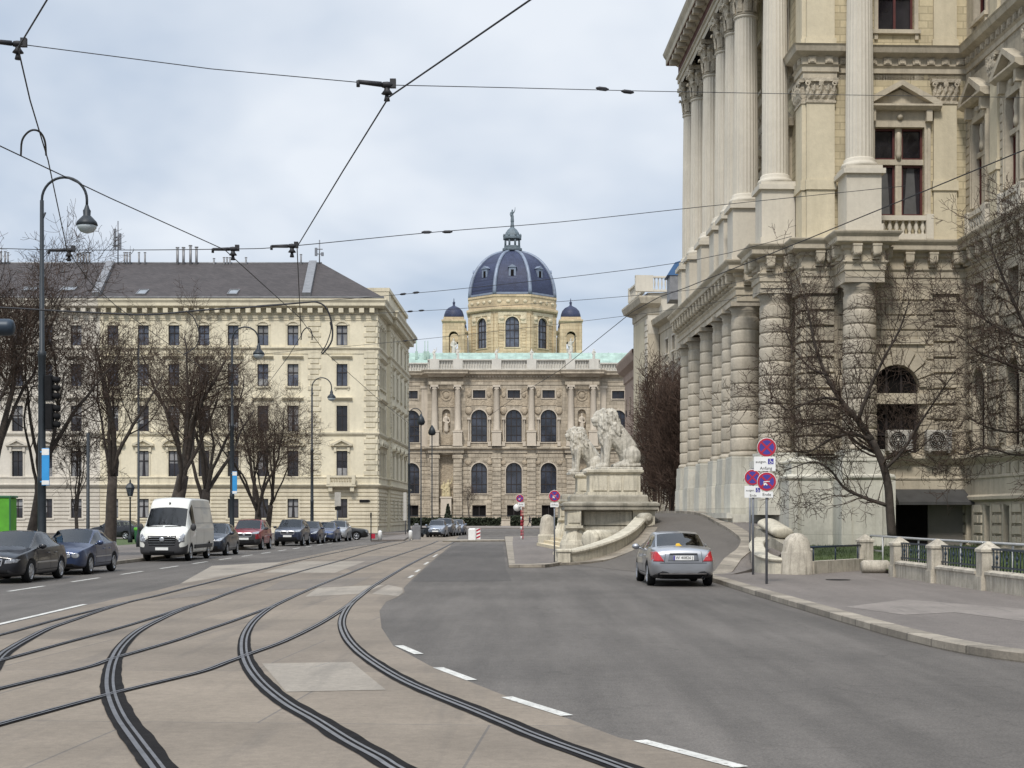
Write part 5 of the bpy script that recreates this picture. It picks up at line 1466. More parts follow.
for y in (3.9,9.5,12.85,17.0,20.7):
    put_window(palace, cross_window('jpA',2.05,3.6), place_M(LO,FU,FN,-y,0,14.2), True)
    put_window(palace, small_window('jpB',1.5,2.4), place_M(LO,FU,FN,-y,0,21.8), True)
for u in wing_u:
    put_window(palace, cross_window('jpC',1.45,3.4), place_M((6.65,0,0),FU,FN,u,0,14.3), True)
    put_window(palace, small_window('jpD',1.3,2.2), place_M((6.65,0,0),FU,FN,u,0,21.8), True)
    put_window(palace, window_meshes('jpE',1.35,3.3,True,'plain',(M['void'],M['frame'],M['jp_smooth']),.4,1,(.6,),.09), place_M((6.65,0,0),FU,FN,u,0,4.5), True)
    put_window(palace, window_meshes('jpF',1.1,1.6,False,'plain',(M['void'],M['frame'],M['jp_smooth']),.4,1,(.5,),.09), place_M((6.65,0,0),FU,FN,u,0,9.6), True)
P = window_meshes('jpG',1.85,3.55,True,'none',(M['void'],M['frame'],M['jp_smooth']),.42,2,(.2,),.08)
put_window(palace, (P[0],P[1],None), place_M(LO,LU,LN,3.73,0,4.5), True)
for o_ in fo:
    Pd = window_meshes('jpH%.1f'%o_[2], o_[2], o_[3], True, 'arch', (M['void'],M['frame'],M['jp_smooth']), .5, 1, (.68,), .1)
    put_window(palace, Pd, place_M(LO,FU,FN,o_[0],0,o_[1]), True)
# balustrades under the windows
k = MB(Me); balustrade(k, 2.75, 5.2, 13.18, 14.15, .12, ((4.9,5.2),), .27, 0, .13, 8); pb(k, 'window_balustrade', M['jp_col'])
for u in wing_u:
    k = MB(Mw); balustrade(k, u-1.2, u+1.2, 13.18, 14.1, .1, ((u-1.2,u-.85),(u+.85,u+1.2)), .27, 0, .12, 6); pb(k, 'window_balustrade', M['jp_col'])
# entrance under a dark awning in the corner
k = MB(Me); k.add([(3.6,.15,2.95),(6.6,.15,2.95),(6.75,1.35,2.42),(3.45,1.35,2.42)],[(0,1,2,3)]); k.add([(3.45,1.35,2.42),(6.75,1.35,2.42),(6.75,1.35,2.3),(3.45,1.35,2.3)],[(0,1,2,3)])
k.add([(3.6,.15,2.95),(3.45,1.35,2.42),(3.45,1.35,2.3),(3.6,.15,2.3)],[(0,1,2,3)]); k.add([(3.6,.16,2.9),(6.6,.16,2.9),(6.75,1.34,2.38),(3.45,1.34,2.38)],[(0,1,2,3)])
pb(k, 'awning', M['awning'])
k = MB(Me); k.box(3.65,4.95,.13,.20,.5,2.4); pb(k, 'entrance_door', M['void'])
k = MB(Me); k.box(4.97,6.45,.13,.26,.5,2.38); k.box(5.0,6.42,.26,.27,.55,1.3); pb(k, 'entrance_screen', M['shutter'])
dp = MB(); dp.tube([(2.95,-.38,.2),(2.95,-.38,4.2)], .06, 8); dp.tube([(3.12,-.36,.2),(3.12,-.36,4.3)], .05, 8); pb(dp, 'downpipe', M['galv'])
# painted scrawl on the ledge
put_text('Quit', .34, M['black'], palace, Matrix.Translation((5.45,-.205,3.68)), 'graffiti')
# air conditioners
for u, lab in ((3.68,'pale air conditioner outdoor unit in front of the dark arched window, left of its twin'),(5.28,'pale air conditioner outdoor unit against the pilaster, right of its twin')):
    pos = palace.matrix_basis @ Vector((u,-.62,4.42))
    t = thing('air_conditioner', lab, 'air conditioner', pos, PA, 'air conditioners on the palace ledge')
    k = MB(); k.bevbox(-.52,.52,-.2,.2,.08,.92,.03); k.box(-.45,-.35,-.18,.18,0,.08); k.box(.35,.45,-.18,.18,0,.08); k.build('casing', M['ac'], t, True)
    k = MB(); k.M = Matrix.Translation((-.1,-.2,.5)) @ Matrix.Rotation(PI/2,4,'X'); k.lathe([(.36,0),(.36,.012),(.33,.02),(.1,.02)],0,0,24); g = k.build('fan_grille', M['black'], t, True)
    k = MB(); k.M = Matrix.Translation((-.1,-.222,.5)) @ Matrix.Rotation(PI/2,4,'X')
    for r in (.12,.2,.28,.345): k.lathe([(r-.008,0),(r-.008,.012),(r+.008,.012),(r+.008,0)],0,0,24,0,True,False)
    for i in range(6): k.tube([(.06*math.cos(i*PI/3),.06*math.sin(i*PI/3),.006),(.35*math.cos(i*PI/3),.35*math.sin(i*PI/3),.006)],.008,4)
    k.lathe([(.07,0),(.07,.02)],0,0,12); k.build('fan_guard', M['ac'], g, True)
    k = MB()
    for i in range(7): k.box(.30,.49,-.212,-.199,.2+i*.09,.23+i*.09)
    k.build('vents', M['galv'], t, True)

# ================================================================== the further buildings on the right
far = thing('corner_palace', 'pale stone corner building with roof balustrade beyond the colossal columns', 'building', (15.5,172,0))
FD = Vector((-.098,1,0)).normalized(); FNn = Vector((-FD.y,FD.x,0))
FO = Vector((19.3,140,0))
# U runs towards the camera so that (U, -N, Z) is right handed
Mr = face_M(FO, -FD, FNn)
fu = [-3.5*i-3 for i in range(7)]
k = MB(Mr); ops = [(u,z,1.5,h,a) for u in fu for z,h,a in ((3,4,True),(9,2.6,False),(14,3.6,False),(19.6,1.6,False))]
wall(k, -28, 1, 0, 22.6, ops, .4); k.build('long_wall', M['jp_smooth'], far)
k = MB()
fp = [FO+FD*0, FO+FD*28.5]; cA = fp[1]+FNn*1.3; cB = cA+FD*9
pth = [(fp[0].x,fp[0].y),(fp[1].x,fp[1].y),(cA.x,cA.y),(cB.x,cB.y),(cB.x+14,cB.y+1)]
sweep(k, pth, [(0,11),(.2,11.05),(.3,11.4),(0,11.5)]); sweep(k, pth[:2], [(0,22.2),(.1,22.25),(.1,22.9),(.8,23.2),(.95,23.7),(.95,23.8),(-3,24.1)])
sweep(k, pth[1:], [(0,0),(0,24.4),(.12,24.5),(.12,25.2),(1.0,25.6),(1.2,26.2),(1.2,26.4),(-.6,26.6),(-.6,26.9)])
k.build('pavilion_wall', M['jp_smooth'], far)
q = MB(Mr); quoins(q, -29.8, -28.6, 6, 24, 1.3, .7); q.build('quoins', M['jp_col'], far)
q = MB(Mr); wall(q, -37, -30.2, 12, 24, [(-33.5,14,1.6,4,False)], .4, 1.34); q.build('window_panel', M['jp_cream'], far)
for u in fu:
    for z,h,a,key in ((3,4,True,'fa'),(9,2.6,False,'fb'),(14,3.6,False,'fc'),(19.6,1.6,False,'fd')):
        me = window_meshes(key,1.5,h,a,'lintel' if key=='fc' else 'plain',(M['pane'],M['frame'],M['jp_col']),.3,1,(.6,),.1)
        put_window(far, me, place_M(FO,-FD,FNn,u,0,z))
Mv = face_M(cA, (1,.098,0), (.098,-1,0))
b = MB(Mv); balustrade(b, -1.5, 9, 26.95, 28.7, .4, ((-1.5,.5),(5.4,6.0)), .4, 0, .2, 6)
wall(b, 0, 10, 22.3, 26.9, (), 0, .02)
b.build('balustrade', M['jp_col'], far)
b2 = MB(face_M(cA, FD, FNn)); balustrade(b2, .8, 9, 26.95, 28.6, .4, ((4,4.6),(8.4,9)), .4, 0, .2, 6); b2.build('balustrade', M['jp_col'], far)
b = MB(); b.prism([(cA.x,cA.y+.1),(cB.x,cB.y),(cB.x+14,cB.y+1),(cA.x+14,cA.y+1)],26.5,26.92); b.prism([(FO.x+.1,FO.y),(FO.x+16,FO.y),(FO.x+14,FO.y+29),(fp[1].x+.1,fp[1].y)],23.6,24.05)
b.box(FO.x+.05,FO.x+16,FO.y-.4,FO.y-.01,0,24); b.build('roof_deck', M['zinc'], far)
p = at(675,266,150); b = MB(); b.prism([(p.x-.5,p.y),(p.x+2,p.y),(p.x+2,p.y+3),(p.x-.5,p.y+3)],23.5,p.z-.9); b.build('hood_base', M['zinc'], far); b = MB(); b.prism_y([(p.x-.8,p.z-.92),(p.x+2.1,p.z-.92),(p.x+2.1,p.z+.6),(p.x+.8,p.z+.6),(p.x,p.z+.35)],p.y-.1,p.y+3.1); b.build('blue_roof_hood', M['blue_sheet'], far)
br = thing('brown_building', 'narrow brownish building with a jutting cornice behind the pale corner palace', 'building', (16.5,206,0))
k = MB(); x0 = (636-512)/FPX*204; pth = [(x0,196),(x0-.6,216),(x0+14,217)]
sweep(k, pth, [(0,0),(0,20.6),(.2,20.8),(.2,21.8),(.9,22.4),(1.2,23.4),(1.2,23.7),(-1,24.0)])
k.sheet([(x0,196,23.95),(x0-.6,216,23.95),(x0+14,217,23.95),(x0+14,196,23.95)])
k.box(x0+.05,x0+14,195.7,195.99,0,23.9)
k.build('wall', M['brown_stone'], br)
k = MB(face_M((x0,196,0),(-.03,1,0),(-1,-.03,0)))
for u in (3,8,13,18):
    for z in (4,10,16): k.box(u-.6,u+.6,-.1,.05,z,z+2.4)
k.build('window', M['pane'], br)

# ================================================================== LIONS, PEDESTALS, STAIRS
def make_pedestal(name, label, dy, dz):
    t = thing(name, label, 'pedestal', (4.7,70+dy,dz), 0, 'lion pedestals')
    k = MB()
    k.box(3.2,6.5,68.4,72,-.6,2.1); 
    for z0, z1 in ((.1,.72),(.78,1.38),(1.44,2.05)): k.box(3.28,5.45,68.28,68.41,z0,z1)
    k.box(5.5,6.5,68.22,68.42,-.6,2.1)
    k.box(2.5,3.12,67.6,68.6,1.4,2.1); k.box(2.4,3.2,67.5,68.7,1.3,1.42); k.box(2.55,3.07,67.55,67.62,1.55,1.95)
    k.box(2.52,3.21,68.61,72,-.6,2.1)
    k.M = None
    k.v = [(x-4.7,y-70,z) for x,y,z in k.v]; k.build('base', M['ped'], t, True)
    k = MB(Matrix.Translation((-4.7,-70,0)))
    k.rings([[(2.42-a,67.5-a,z),(6.58+a,68.05-a,z),(6.58+a,72.1,z),(2.42-a,72.1,z)] for a,z in ((0,2.1),(.06,2.14),(.06,2.28),(.12,2.32),(.12,2.42),(-.05,2.5))], cap=True)
    k.rings([[(2.65-a,68.3-a,z),(6.2+a,68.3-a,z),(6.2+a,71.9,z),(2.65-a,71.9,z)] for a,z in ((0,2.45),(0,2.74),(-.06,2.82))], cap=True)
    k.build('ledge', M['ped_dirty'], t, True)
    k = MB(Matrix.Translation((-4.7,-70,0)))
    k.box(3.55,5.88,68.7,71.5,2.8,3.78); k.box(3.46,5.97,68.6,71.6,2.8,2.95)
    k.box(3.72,4.35,68.64,68.71,3.02,3.7); k.box(4.45,5.0,68.64,68.71,3.02,3.7); k.box(5.1,5.72,68.64,68.71,3.02,3.7)
    k.rings([[(3.55-a,68.7-a,z),(5.88+a,68.7-a,z),(5.88+a,71.5+a,z),(3.55-a,71.5+a,z)] for a,z in ((0,3.76),(.1,3.82),(.14,3.86),(.14,3.95),(.02,3.98))], cap=True)
    k.build('plinth', M['ped'], t, True)
    k = MB(Matrix.Translation((-4.7,-70,0)))
    fl = lambda i, a, z: 1.0 if (z < .75 or z > 1.22 or i % 4 < 2) else .93
    k.lathe([(.66,-.4),(.66,.55),(.64,.62),(.60,.74),(.57,.78),(.50,1.0),(.44,1.18),(.46,1.24),(.46,1.32)], 2.82, 68.05, 32, 0, False, True, fl)
    k.build('fluted_foot', M['ped'], t, True)
    return t
make_pedestal('lion_pedestal', 'weathered stone pedestal carrying the larger, nearer lion beside the ramp', 0, 0)
make_pedestal('lion_pedestal', 'weathered stone pedestal carrying the further lion behind the stairs', 18.3, .30).location.x += .25

def lion_mesh():
    # faces -X, origin on its slab; about 2.8 m tall
    P = [ # trunk
      ((.55,0,.62),.50,(1,1.0,1.0)), ((.45,0,.9),(-.05,0,1.55),.50,.50), ((-.05,0,1.5),(-.38,0,1.62),.50,.47), ((-.42,0,1.35),.42,(1,1.05,1.15)),
      # haunches and hind feet
      ((.62,-.38,.55),.40,(1.1,.7,1.15)), ((.62,.38,.55),.40,(1.1,.7,1.15)),
      ((.55,-.45,.30),(.10,-.47,.16),.20,.14), ((.10,-.47,.14),(-.12,-.48,.10),.15,.12), ((.55,.45,.30),(.10,.47,.16),.20,.14), ((.10,.47,.14),(-.12,.48,.10),.15,.12),
      # forelegs, straight pillars with big paws
      ((-.42,-.27,1.35),(-.47,-.28,.75),.23,.17), ((-.47,-.28,.75),(-.50,-.28,.18),.165,.135), ((-.50,-.28,.12),(-.72,-.29,.10),.15,.13),
      ((-.46,.27,1.35),(-.55,.28,.75),.23,.17), ((-.55,.28,.75),(-.60,.28,.18),.165,.135), ((-.60,.28,.12),(-.82,.29,.10),.15,.13),
      # neck, skull, muzzle
      ((-.38,0,1.75),(-.55,0,2.25),.46,.40), ((-.64,-.02,2.36),.31,(1.05,.95,1)), ((-.76,-.04,2.27),(-1.0,-.05,2.17),.215,.19), ((-.74,-.2,2.46),(-.60,-.24,2.5),.08,.08), ((-.74,.12,2.46),(-.60,.16,2.5),.08,.08),
      ((-1.0,-.05,2.0),(-.82,-.04,1.98),.125,.15), ((-1.10,-.05,2.23),.10,(1,1.2,.75)), ((-.86,-.05,2.5),(-.98,-.05,2.36),.13,.12),
      ((-.78,-.2,2.43),.085,(1.2,.8,.8)), ((-.78,.13,2.43),.085,(1.2,.8,.8)),
      ((-.52,-.30,2.55),.085,(.8,.8,1.0)), ((-.52,.28,2.55),.085,(.8,.8,1.0)),
      # tail round the hip
      ((.95,0,.28),(.98,-.42,.14),.10,.08), ((.98,-.42,.14),(.45,-.62,.10),.085,.075), ((.45,-.62,.10),(.20,-.62,.14),.11,.10)]
    P += [((-.46,0,2.05),.56,(.82,.92,1.12)), ((-.30,0,2.25),.46,(.9,.95,1.05)), ((-.16,0,1.95),.44,(.8,.95,1.15)), ((-.58,0,1.62),.42,(.72,.95,1.15)), ((-.66,0,1.30),.24,(.6,.9,1.2)), ((-.56,-.03,2.52),.28,(1,1.05,.7))]
    rg = random.Random(11)
    for i in range(44):                     # thick locks ending in points along the edge of the mane
        a = rg.uniform(-PI*.9, PI*.9); h = rg.uniform(.1,1)
        x0, z0 = -.44+.36*h, 2.28-.55*h; r = .40+.12*h
        y, z = r*math.sin(a), z0 + r*.8*math.cos(a)
        P.append(((x0,y*.95,z),(x0+.24,y*1.08,z-.30),.11,.05))
    def dsp(co, nz_):
        d = co - Vector((-.38,0,2.0)); q = Vector((d.x*.85, d.y, d.z*.70)).length
        face = max(0, min(1, (-.76-co.x)/.14)) if co.z > 1.85 else 0
        m = max(0, min(1, (.86-q)/.32))*(1-face)
        lock = nz_.noise(Vector((co.x*7+co.z*3, co.y*9, co.z*2.6-co.x*2))) + .6*nz_.noise(Vector((co.x*15, co.y*17, co.z*7)))
        return m*.075*lock + (1-m)*(.014*nz_.noise(co*5)) + .006*nz_.noise(co*20)
    return sculpt(P, .027, 2, dsp)
lm = lion_mesh(); lm.materials.clear(); lm.materials.append(M['lion'])
def lion(label, loc, rz, s):
    t = thing('lion_statue', label, 'statue', loc, rz, 'stone lions')
    o = link('lion_body', lm, t, True); o.scale = (s,s,s); o.location = (0,0,.10)
    k = MB(); k.bevbox(-.98,1.12,-.80,.80,0,.14,.04); k.build('slab', M['lion'], t, True)
lion('larger looking stone lion seated in front of the other on the nearer pedestal', (4.90,70.1,3.97), math.radians(3), 1.03)
lion('smaller looking stone lion seen partly behind the nearer one, on the further pedestal', (4.28,88.2,4.27), math.radians(6), 1.0)

def curved_wall(name, label, cat, pts, th, cap, mat, capmat, n=36):
    """pts: (x, y, zbase, ztop) along the face"""
    A = resamp([(p[0],p[1],p[2]) for p in pts], n); B = resamp([(p[0],p[1],p[3]) for p in pts], n)
    c = A[n//2]; t = thing(name, label, cat, (c.x,c.y,c.z))
    k = MB(); rs = []; k2 = MB(); r2 = []
    for i in range(n):
        p, q = A[i], Vector((A[i].x,A[i].y,B[i].z)); d = A[min(i+1,n-1)]-A[max(i-1,0)]; d.z = 0; d.normalize(); nn = Vector((-d.y,d.x,0))
        f = lambda o, z: (p.x+nn.x*o, p.y+nn.y*o, z)
        rs.append([f(0,p.z-.4),f(0,q.z-cap),f(th,q.z-cap),f(th,p.z-.4)])
        r2.append([f(-.05,q.z-cap),f(-.07,q.z-cap*.5),f(-.03,q.z),f(th+.03,q.z),f(th+.07,q.z-cap*.5),f(th+.05,q.z-cap)])
    k.rings(rs, cap=True); k.build('wall_body', mat, t)
    k2.rings(r2, 0, False, cap=True); k2.build('coping', capmat, t)
    return t
w = curved_wall('curved_parapet', 'low curved stone parapet sweeping up the ramp from the kerb to the lion pedestal', 'wall',
    [(1.93,56.9,0,.50),(2.65,57.7,.03,.58),(3.45,59.0,.10,.74),(4.45,61.1,.35,1.02),(5.25,63.8,.65,1.34),(5.85,66.6,1.0,1.70),(6.1,68.2,1.2,1.85)], .45, .13, M['ped'], M['ped'])
k = MB(); k.M = Matrix.Translation((5.95,67.3,1.72)) @ Matrix.Rotation(.5,4,'Z') @ Matrix.Rotation(PI/2,4,'X')
k.lathe([(.02,-.33),(.25,-.33),(.27,-.28),(.27,.28),(.25,.33),(.02,.33)],0,0,24); k.lathe([(.12,.33),(.14,.38),(.05,.39)],0,0,16); k.build('scroll_end', M['ped_dirty'], w)
k = MB(); k.box(1.72,2.2,56.6,57.3,-.1,.5); k.bevbox(1.66,2.26,56.55,57.35,.5,.6,.04); k.build('end_block', M['ped'], w)
k = MB(); k.M = Matrix.Translation((3.85,64.2,.85)) @ Matrix.Rotation(math.radians(-38),4,'Z') @ Matrix.Rotation(PI/2,4,'X')
k.lathe([(.02,-1.0),(.30,-1.0),(.42,-.9),(.42,.55),(.40,.62),(.36,.66),(.40,.72),(.41,.95),(.3,1.0),(.02,1.0)],0,0,36,0,True,True,lambda i,a,z: .95 if (i%3==0 and .6<abs(z)) else 1)
k.box(-.35,.35,-1.2,-.3,-.9,.9); k.build('lying_volute', M['ped'], w)

st = thing('stairs', 'flight of pale yellowish stone steps rising between the two lion pedestals', 'stairs', (3,80,.1))
for i in range(11):
    k = MB(); x = 2.45+.40*i
    k.prism([(x+.12,74.6),(x,75.0),(x-1.0,88.0),(8.0,88.0),(8.0,74.6)][::1], .115+.165*i-(.3 if i else .1), .115+.165*(i+1)-(.001*i))
    k.build('step', M['step'], st)

def stone_bollard(label, x, y, z, r=.46, h=1.22, plinth=0):
    t = thing('stone_bollard', label, 'bollard', (x,y,z), 0, 'large round topped stone bollards')
    k = MB(); z0 = plinth
    k.lathe([(r*1.0,-.1),(r*1.02,z0+.02),(r*1.0,z0+.04),(r*.97,z0+h*.52),(r*.93,z0+h*.54),(r*.90,z0+h*.56),(r*.82,z0+h*.80),(r*.68,z0+h*.88),(r*.4,z0+h*.97),(r*.1,z0+h)], 0, 0, 24)
    k.build('shaft', M['post'], t, True)
    if plinth:
        k = MB(); k.bevbox(-r*1.2,r*1.2,-r*1.2,r*1.2,-.1,plinth,.05); k.build('foot', M['ped'], t, True)
    return t
stone_bollard('stout domed stone bollard at the end of the low wall, right of the sign cluster', 8.42, 44.4, KZ)
stone_bollard('tall round topped stone bollard beside the far end of the pale steps', 2.15, 91.5, .1, .47, 1.22, .62)
curved_wall('curved_low_wall', 'low pale curved wall hooking round from the stone bollard at the foot of the ramp', 'wall',
    [(8.2,50.2,.6,1.15),(7.75,48.6,.4,1.02),(7.5,46.9,.13,.88),(7.45,45.6,.13,.72),(7.7,44.6,.13,.62),(8.3,44.25,.13,.60)], .35, .10, M['ped'], M['ped'])
vt = thing('stone_volute', 'large slanting pale stone scroll lying behind the domed bollard', 'scroll', (9.0,51,.6))
k = MB(); a, b = Vector((8.82,51.8,1.60)), Vector((9.15,50.6,1.28)); d = (b-a).normalized(); s = d.cross(Z3).normalized(); n = s.cross(d)
rs = [[p + s*(.40*math.cos(t))*sc + n*(.19*math.sin(t))*sc for t in [2*PI*i/20 for i in range(20)]] for p, sc in ((a-d*.05,.7),(a,.95),(a+d*.08,1),(b-d*.08,1),(b,.95),(b+d*.05,.7))]
k.rings(rs, 0, True, True); k.build('scroll', M['ped'], vt)
k = MB(); k.rings([[(8.4,52.2,.1),(9.3,52.5,.1),(10.0,49.6,.1),(9.2,49.0,.1)],[(8.4,52.2,1.5),(9.3,52.5,1.5),(10.0,49.6,.72),(9.2,49.0,.72)]], cap=True); k.build('base', M['ped_dirty'], vt)

# ---- stone posts with iron railings
fn = thing('stone_railing', 'square stone posts with dark blue iron railings along the right pavement', 'railing', (11,38,KZ))
posts = [(11.25,47.8),(10.95,42.4),(10.95,38.6),(11.05,34.8),(11.1,31.0),(11.15,27.2)]
for x, y in posts:
    k = MB(); r = .215
    k.box(x-r,x+r,y-r,y+r,.05,1.02); k.rings([[(x-r-.03,y-r-.03,z),(x+r+.03,y-r-.03,z),(x+r+.03,y+r+.03,z),(x-r-.03,y+r+.03,z)] for z in (1.02,1.08)] + [[(x-.03,y-.03,1.26),(x+.03,y-.03,1.26),(x+.03,y+.03,1.26),(x-.03,y+.03,1.26)]], cap=True)
    k.box(x-r-.03,x+r+.03,y-r-.03,y+r+.03,.05,.45)
    k.build('stone_post', M['post'], fn)
for (x0,y0),(x1,y1) in list(zip(posts[1:],posts[2:])):
    k = MB(); xm = (x0+x1)/2
    k.box(xm-.17,xm+.17,y1+.22,y0-.22,.05,.50); k.rings([[(xm-.2,y1+.25,z),(xm+.2,y1+.25,z),(xm+.2,y0-.25,z),(xm-.2,y0-.25,z)] for z in (.50,.56)] + [[(xm-.1,y1+.25,.60),(xm+.1,y1+.25,.60),(xm+.1,y0-.25,.60),(xm-.1,y0-.25,.60)]], cap=True)
    k.build('low_wall', M['post'], fn)
    g = MB(); L = y0-y1-.46
    g.box(xm-.025,xm+.025,y1+.22,y0-.22,1.06,1.11); g.box(xm-.02,xm+.02,y1+.22,y0-.22,.66,.70)
    n = 15
    for i in range(n):
        y = y1+.3+(L-.16)*i/(n-1); g.tube([(xm,y,.60),(xm,y,1.07)], .015, 5)
        if i % 3 == 1: g.ball((xm,y,.9), .065, 8, 0, (.5,1,1)); g.ball((xm,y,.78), .05, 6, 0, (.5,1,1))
    g.build('iron_panel', M['iron_blue'], fn)
pr = MB(); pth = [(11.55,48.3,.3),(11.55,48.3,1.22),(11.5,42,1.20),(11.5,34,1.20),(11.5,22,1.20)]
pr.tube(pth, .035, 6); pr.tube([(11.55,48.2,.75),(11.52,46.6,.75),(11.52,46.6,1.2)], .03, 6)
for y in (46.6,42.5,38.5,34.5,30.5,26.5,22.5): pr.tube([(11.52,y,.1),(11.52,y,1.2)], .025, 6)
tag(pr.build('pipe_handrail', M['pipe']), 'plain grey pipe handrail running behind the square stone posts', 'handrail')
lw = thing('low_stone_wall', 'low stone wall with a dark rail, between the domed bollard and the first square post', 'wall', (10,46,KZ))
k = MB(); a, b = Vector((8.85,44.7)), Vector((11.05,47.6)); d = (b-a).normalized(); nn = Vector((-d.y,d.x))*.17
k.rings([[(a.x-nn.x,a.y-nn.y,z),(b.x-nn.x,b.y-nn.y,z),(b.x+nn.x,b.y+nn.y,z),(a.x+nn.x,a.y+nn.y,z)] for z in (.05,.46,.5)], cap=True); k.build('wall_body', M['post'], lw)
k = MB(); k.tube([(a.x,a.y,.92),(b.x,b.y,.92)], .035, 6); 
for q in (.08,.5,.95): c = a.lerp(b,q); k.tube([(c.x,c.y,.45),(c.x,c.y,.92)], .025, 6)
k.build('rail', M['iron_blue'], lw)
k = MB(); k.M = Matrix.Translation((10.95,45.2,KZ+.19)) @ Matrix.Rotation(PI/2,4,'Y'); k.lathe([(.02,-.42),(.16,-.42),(.2,-.36),(.2,.36),(.16,.42),(.02,.42)],0,0,16)
tag(k.build('fallen_stone', M['post']), 'short rounded block of stone lying on the ground in the gap between two square posts', 'stone block')

# ================================================================== SIGNS
def disc(mb, r, y, m, x=0, z=0, n=32):
    mb.add([(x,y,z)]+[(x+r*math.cos(2*PI*i/n),y,z+r*math.sin(2*PI*i/n)) for i in range(n)], [(0,1+i,1+(i+1)%n) for i in range(n)], m)
def round_sign(t, x, z, r, kind):
    k = MB(); k.M = Matrix.Translation((x,-.06,z)) @ Matrix.Rotation(PI/2,4,'X'); k.lathe([(r,-.01),(r,.012)],0,0,32); k.M = Matrix.Translation((x,0,z))
    disc(k, r*.96, -.0745, 1); disc(k, r*.74, -.077, 2)
    bar = lambda a: k.add([( (s*r*.76*math.cos(a)+q*r*.10*math.sin(a)), -.0795-.001*(a>1), (s*r*.76*math.sin(a)-q*r*.10*math.cos(a)) ) for s,q in ((-1,-1),(1,-1),(1,1),(-1,1))], [(0,1,2,3)], 1)
    bar(PI/4); bar(PI*3/4)
    if kind == 'tow':
        w = r*.36
        k.add([(-w,-.083,-w*.25),(w*.25,-.083,-w*.05),(w*.9,-.083,-w*.05),(w*.9,-.083,w*.1),(w*.1,-.083,w*.15),(-w,-.083,-.0)],[(0,1,2,3,4,5)],0)
        k.add([(-w*.9,-.083,-w*.85),(-w*.1,-.083,-w*.85),(-w*.1,-.083,-w*.35),(-w*.9,-.083,-w*.5)],[(0,1,2,3)],0)
        disc(k, w*.2, -.084, 0, -w*.7, -w*.9); disc(k, w*.2, -.084, 0, 0, -w*.9)
    k.build('sign_disc', [M['white'],M['sign_red'],M['sign_blue']], t, True)
def plate(t, x, z, w, h, lines, chair=None):
    k = MB(); k.bevbox(x-w/2,x+w/2,-.075,-.055,z-h/2,z+h/2,.004)
    p = k.build('sign_plate', M['white'], t, True)
    for txt, tx, tz, sz in lines: put_text(txt, sz, M['sign_blue'] if False else M['black'], p, Matrix.Translation((x+tx,-.0775,z+tz)))
    if chair:
        k = MB(); cx, cz, s = x+chair[0], z+chair[1], chair[2]
        k.add([(cx-s,-.078,cz-s),(cx+s,-.078,cz-s),(cx+s,-.078,cz+s),(cx-s,-.078,cz+s)],[(0,1,2,3)],0)
        k.M = Matrix.Translation((cx,0,cz))
        disc(k, s*.18, -.0800, 1, -s*.2, s*.62, 12)
        for q in ([(-.3,.4),(-.1,.4),(-.02,-.05),(-.25,-.05)],[(-.1,.05),(.45,.05),(.45,-.1),(-.1,-.1)],[(.33,-.05),(.5,-.05),(.7,-.6),(.5,-.62)]):
            k.add([(a*s,-.0802,b*s) for a,b in q],[(0,1,2,3)],1)
        for i in range(10):
            a0, a1 = math.radians(150+i*20), math.radians(168+i*20)
            k.add([(s*(-.05+rr*math.cos(a)),-.0801,s*(-.3+rr*math.sin(a))) for a,rr in ((a0,.5),(a1,.5),(a1,.36),(a0,.36))],[(0,1,2,3)],1)
        k.build('wheelchair_symbol', [M['sign_blue'],M['white']], p, True)
def pole(t, h, r=.034, mat='galv', z0=-.05):
    k = MB(); k.tube([(0,0,z0),(0,0,h)], r, 10); k.tube([(0,0,h),(0,0,h+.02)], r*1.1, 10); return k.build('pole', M[mat], t, True)
def clamps(t, zs):
    k = MB()
    for z in zs: k.box(-.05,.05,-.058,.045,z-.02,z+.02)
    k.build('clamp', M['galv'], t, True)
t = thing('no_stopping_sign', 'tall grey pole with two round no stopping signs, the lower one showing a tow truck', 'road sign', (6.45,38.0,KZ), -.12, 'no stopping signs')
pole(t, 3.66); z = KZ
round_sign(t, 0, 3.585-z, .243, 'x'); round_sign(t, 0, 2.72-z, .243, 'tow')
plate(t, -.05, 3.17-z, .54, .36, [('ausgen.',-.09,.05,.095),('Anfang',.03,-.115,.11)], (.15,.06,.07))
plate(t, 0, 2.39-z, .32, .15, [('Ende',0,0,.11)]); clamps(t, (3.585-z,3.17-z,2.72-z))
t = thing('no_stopping_sign', 'pole with one round sign over a wheelchair plate, left of the tall two disc pole', 'road sign', (7.07,44.0,KZ), -.12, 'no stopping signs')
pole(t, 3.1); round_sign(t, -.02, 2.98-z, .235, 'x'); plate(t, 0, 2.56-z, .5, .34, [('ausgen.',-.08,.04,.09),('Ende',.0,-.11,.1)], (.14,.05,.065)); clamps(t, (2.9,2.45))
t = thing('bare_pole', 'slim bare grey pole standing behind the wheelchair plate sign', 'pole', ((750-512)/1500*49.5,49.5,.55), 0); pole(t, 2.35, .033)
t = thing('no_stopping_sign', 'round blue and red sign on a thin pole at the near tip of the island', 'road sign', (1.59,53.2+3.0,.119), 0, 'no stopping signs')
Yq = 56.2; zq = lambda py: CAM_H+(HORIZON-py)/FPX*Yq - .119
pole(t, zq(490), .028, 'galv'); round_sign(t, 0, zq(496), .217, 'tow'); plate(t, 0, zq(504.8), .31, .17, [('Anfang',0,0,.085)]); clamps(t, (zq(496),))
t = thing('no_stopping_sign', 'small far round sign on a red and white banded post', 'road sign', ((521.2-512)/1500*111,111,.119), 0, 'no stopping signs')
zq = lambda py: CAM_H+(HORIZON-py)/FPX*111 - .119
k = MB()
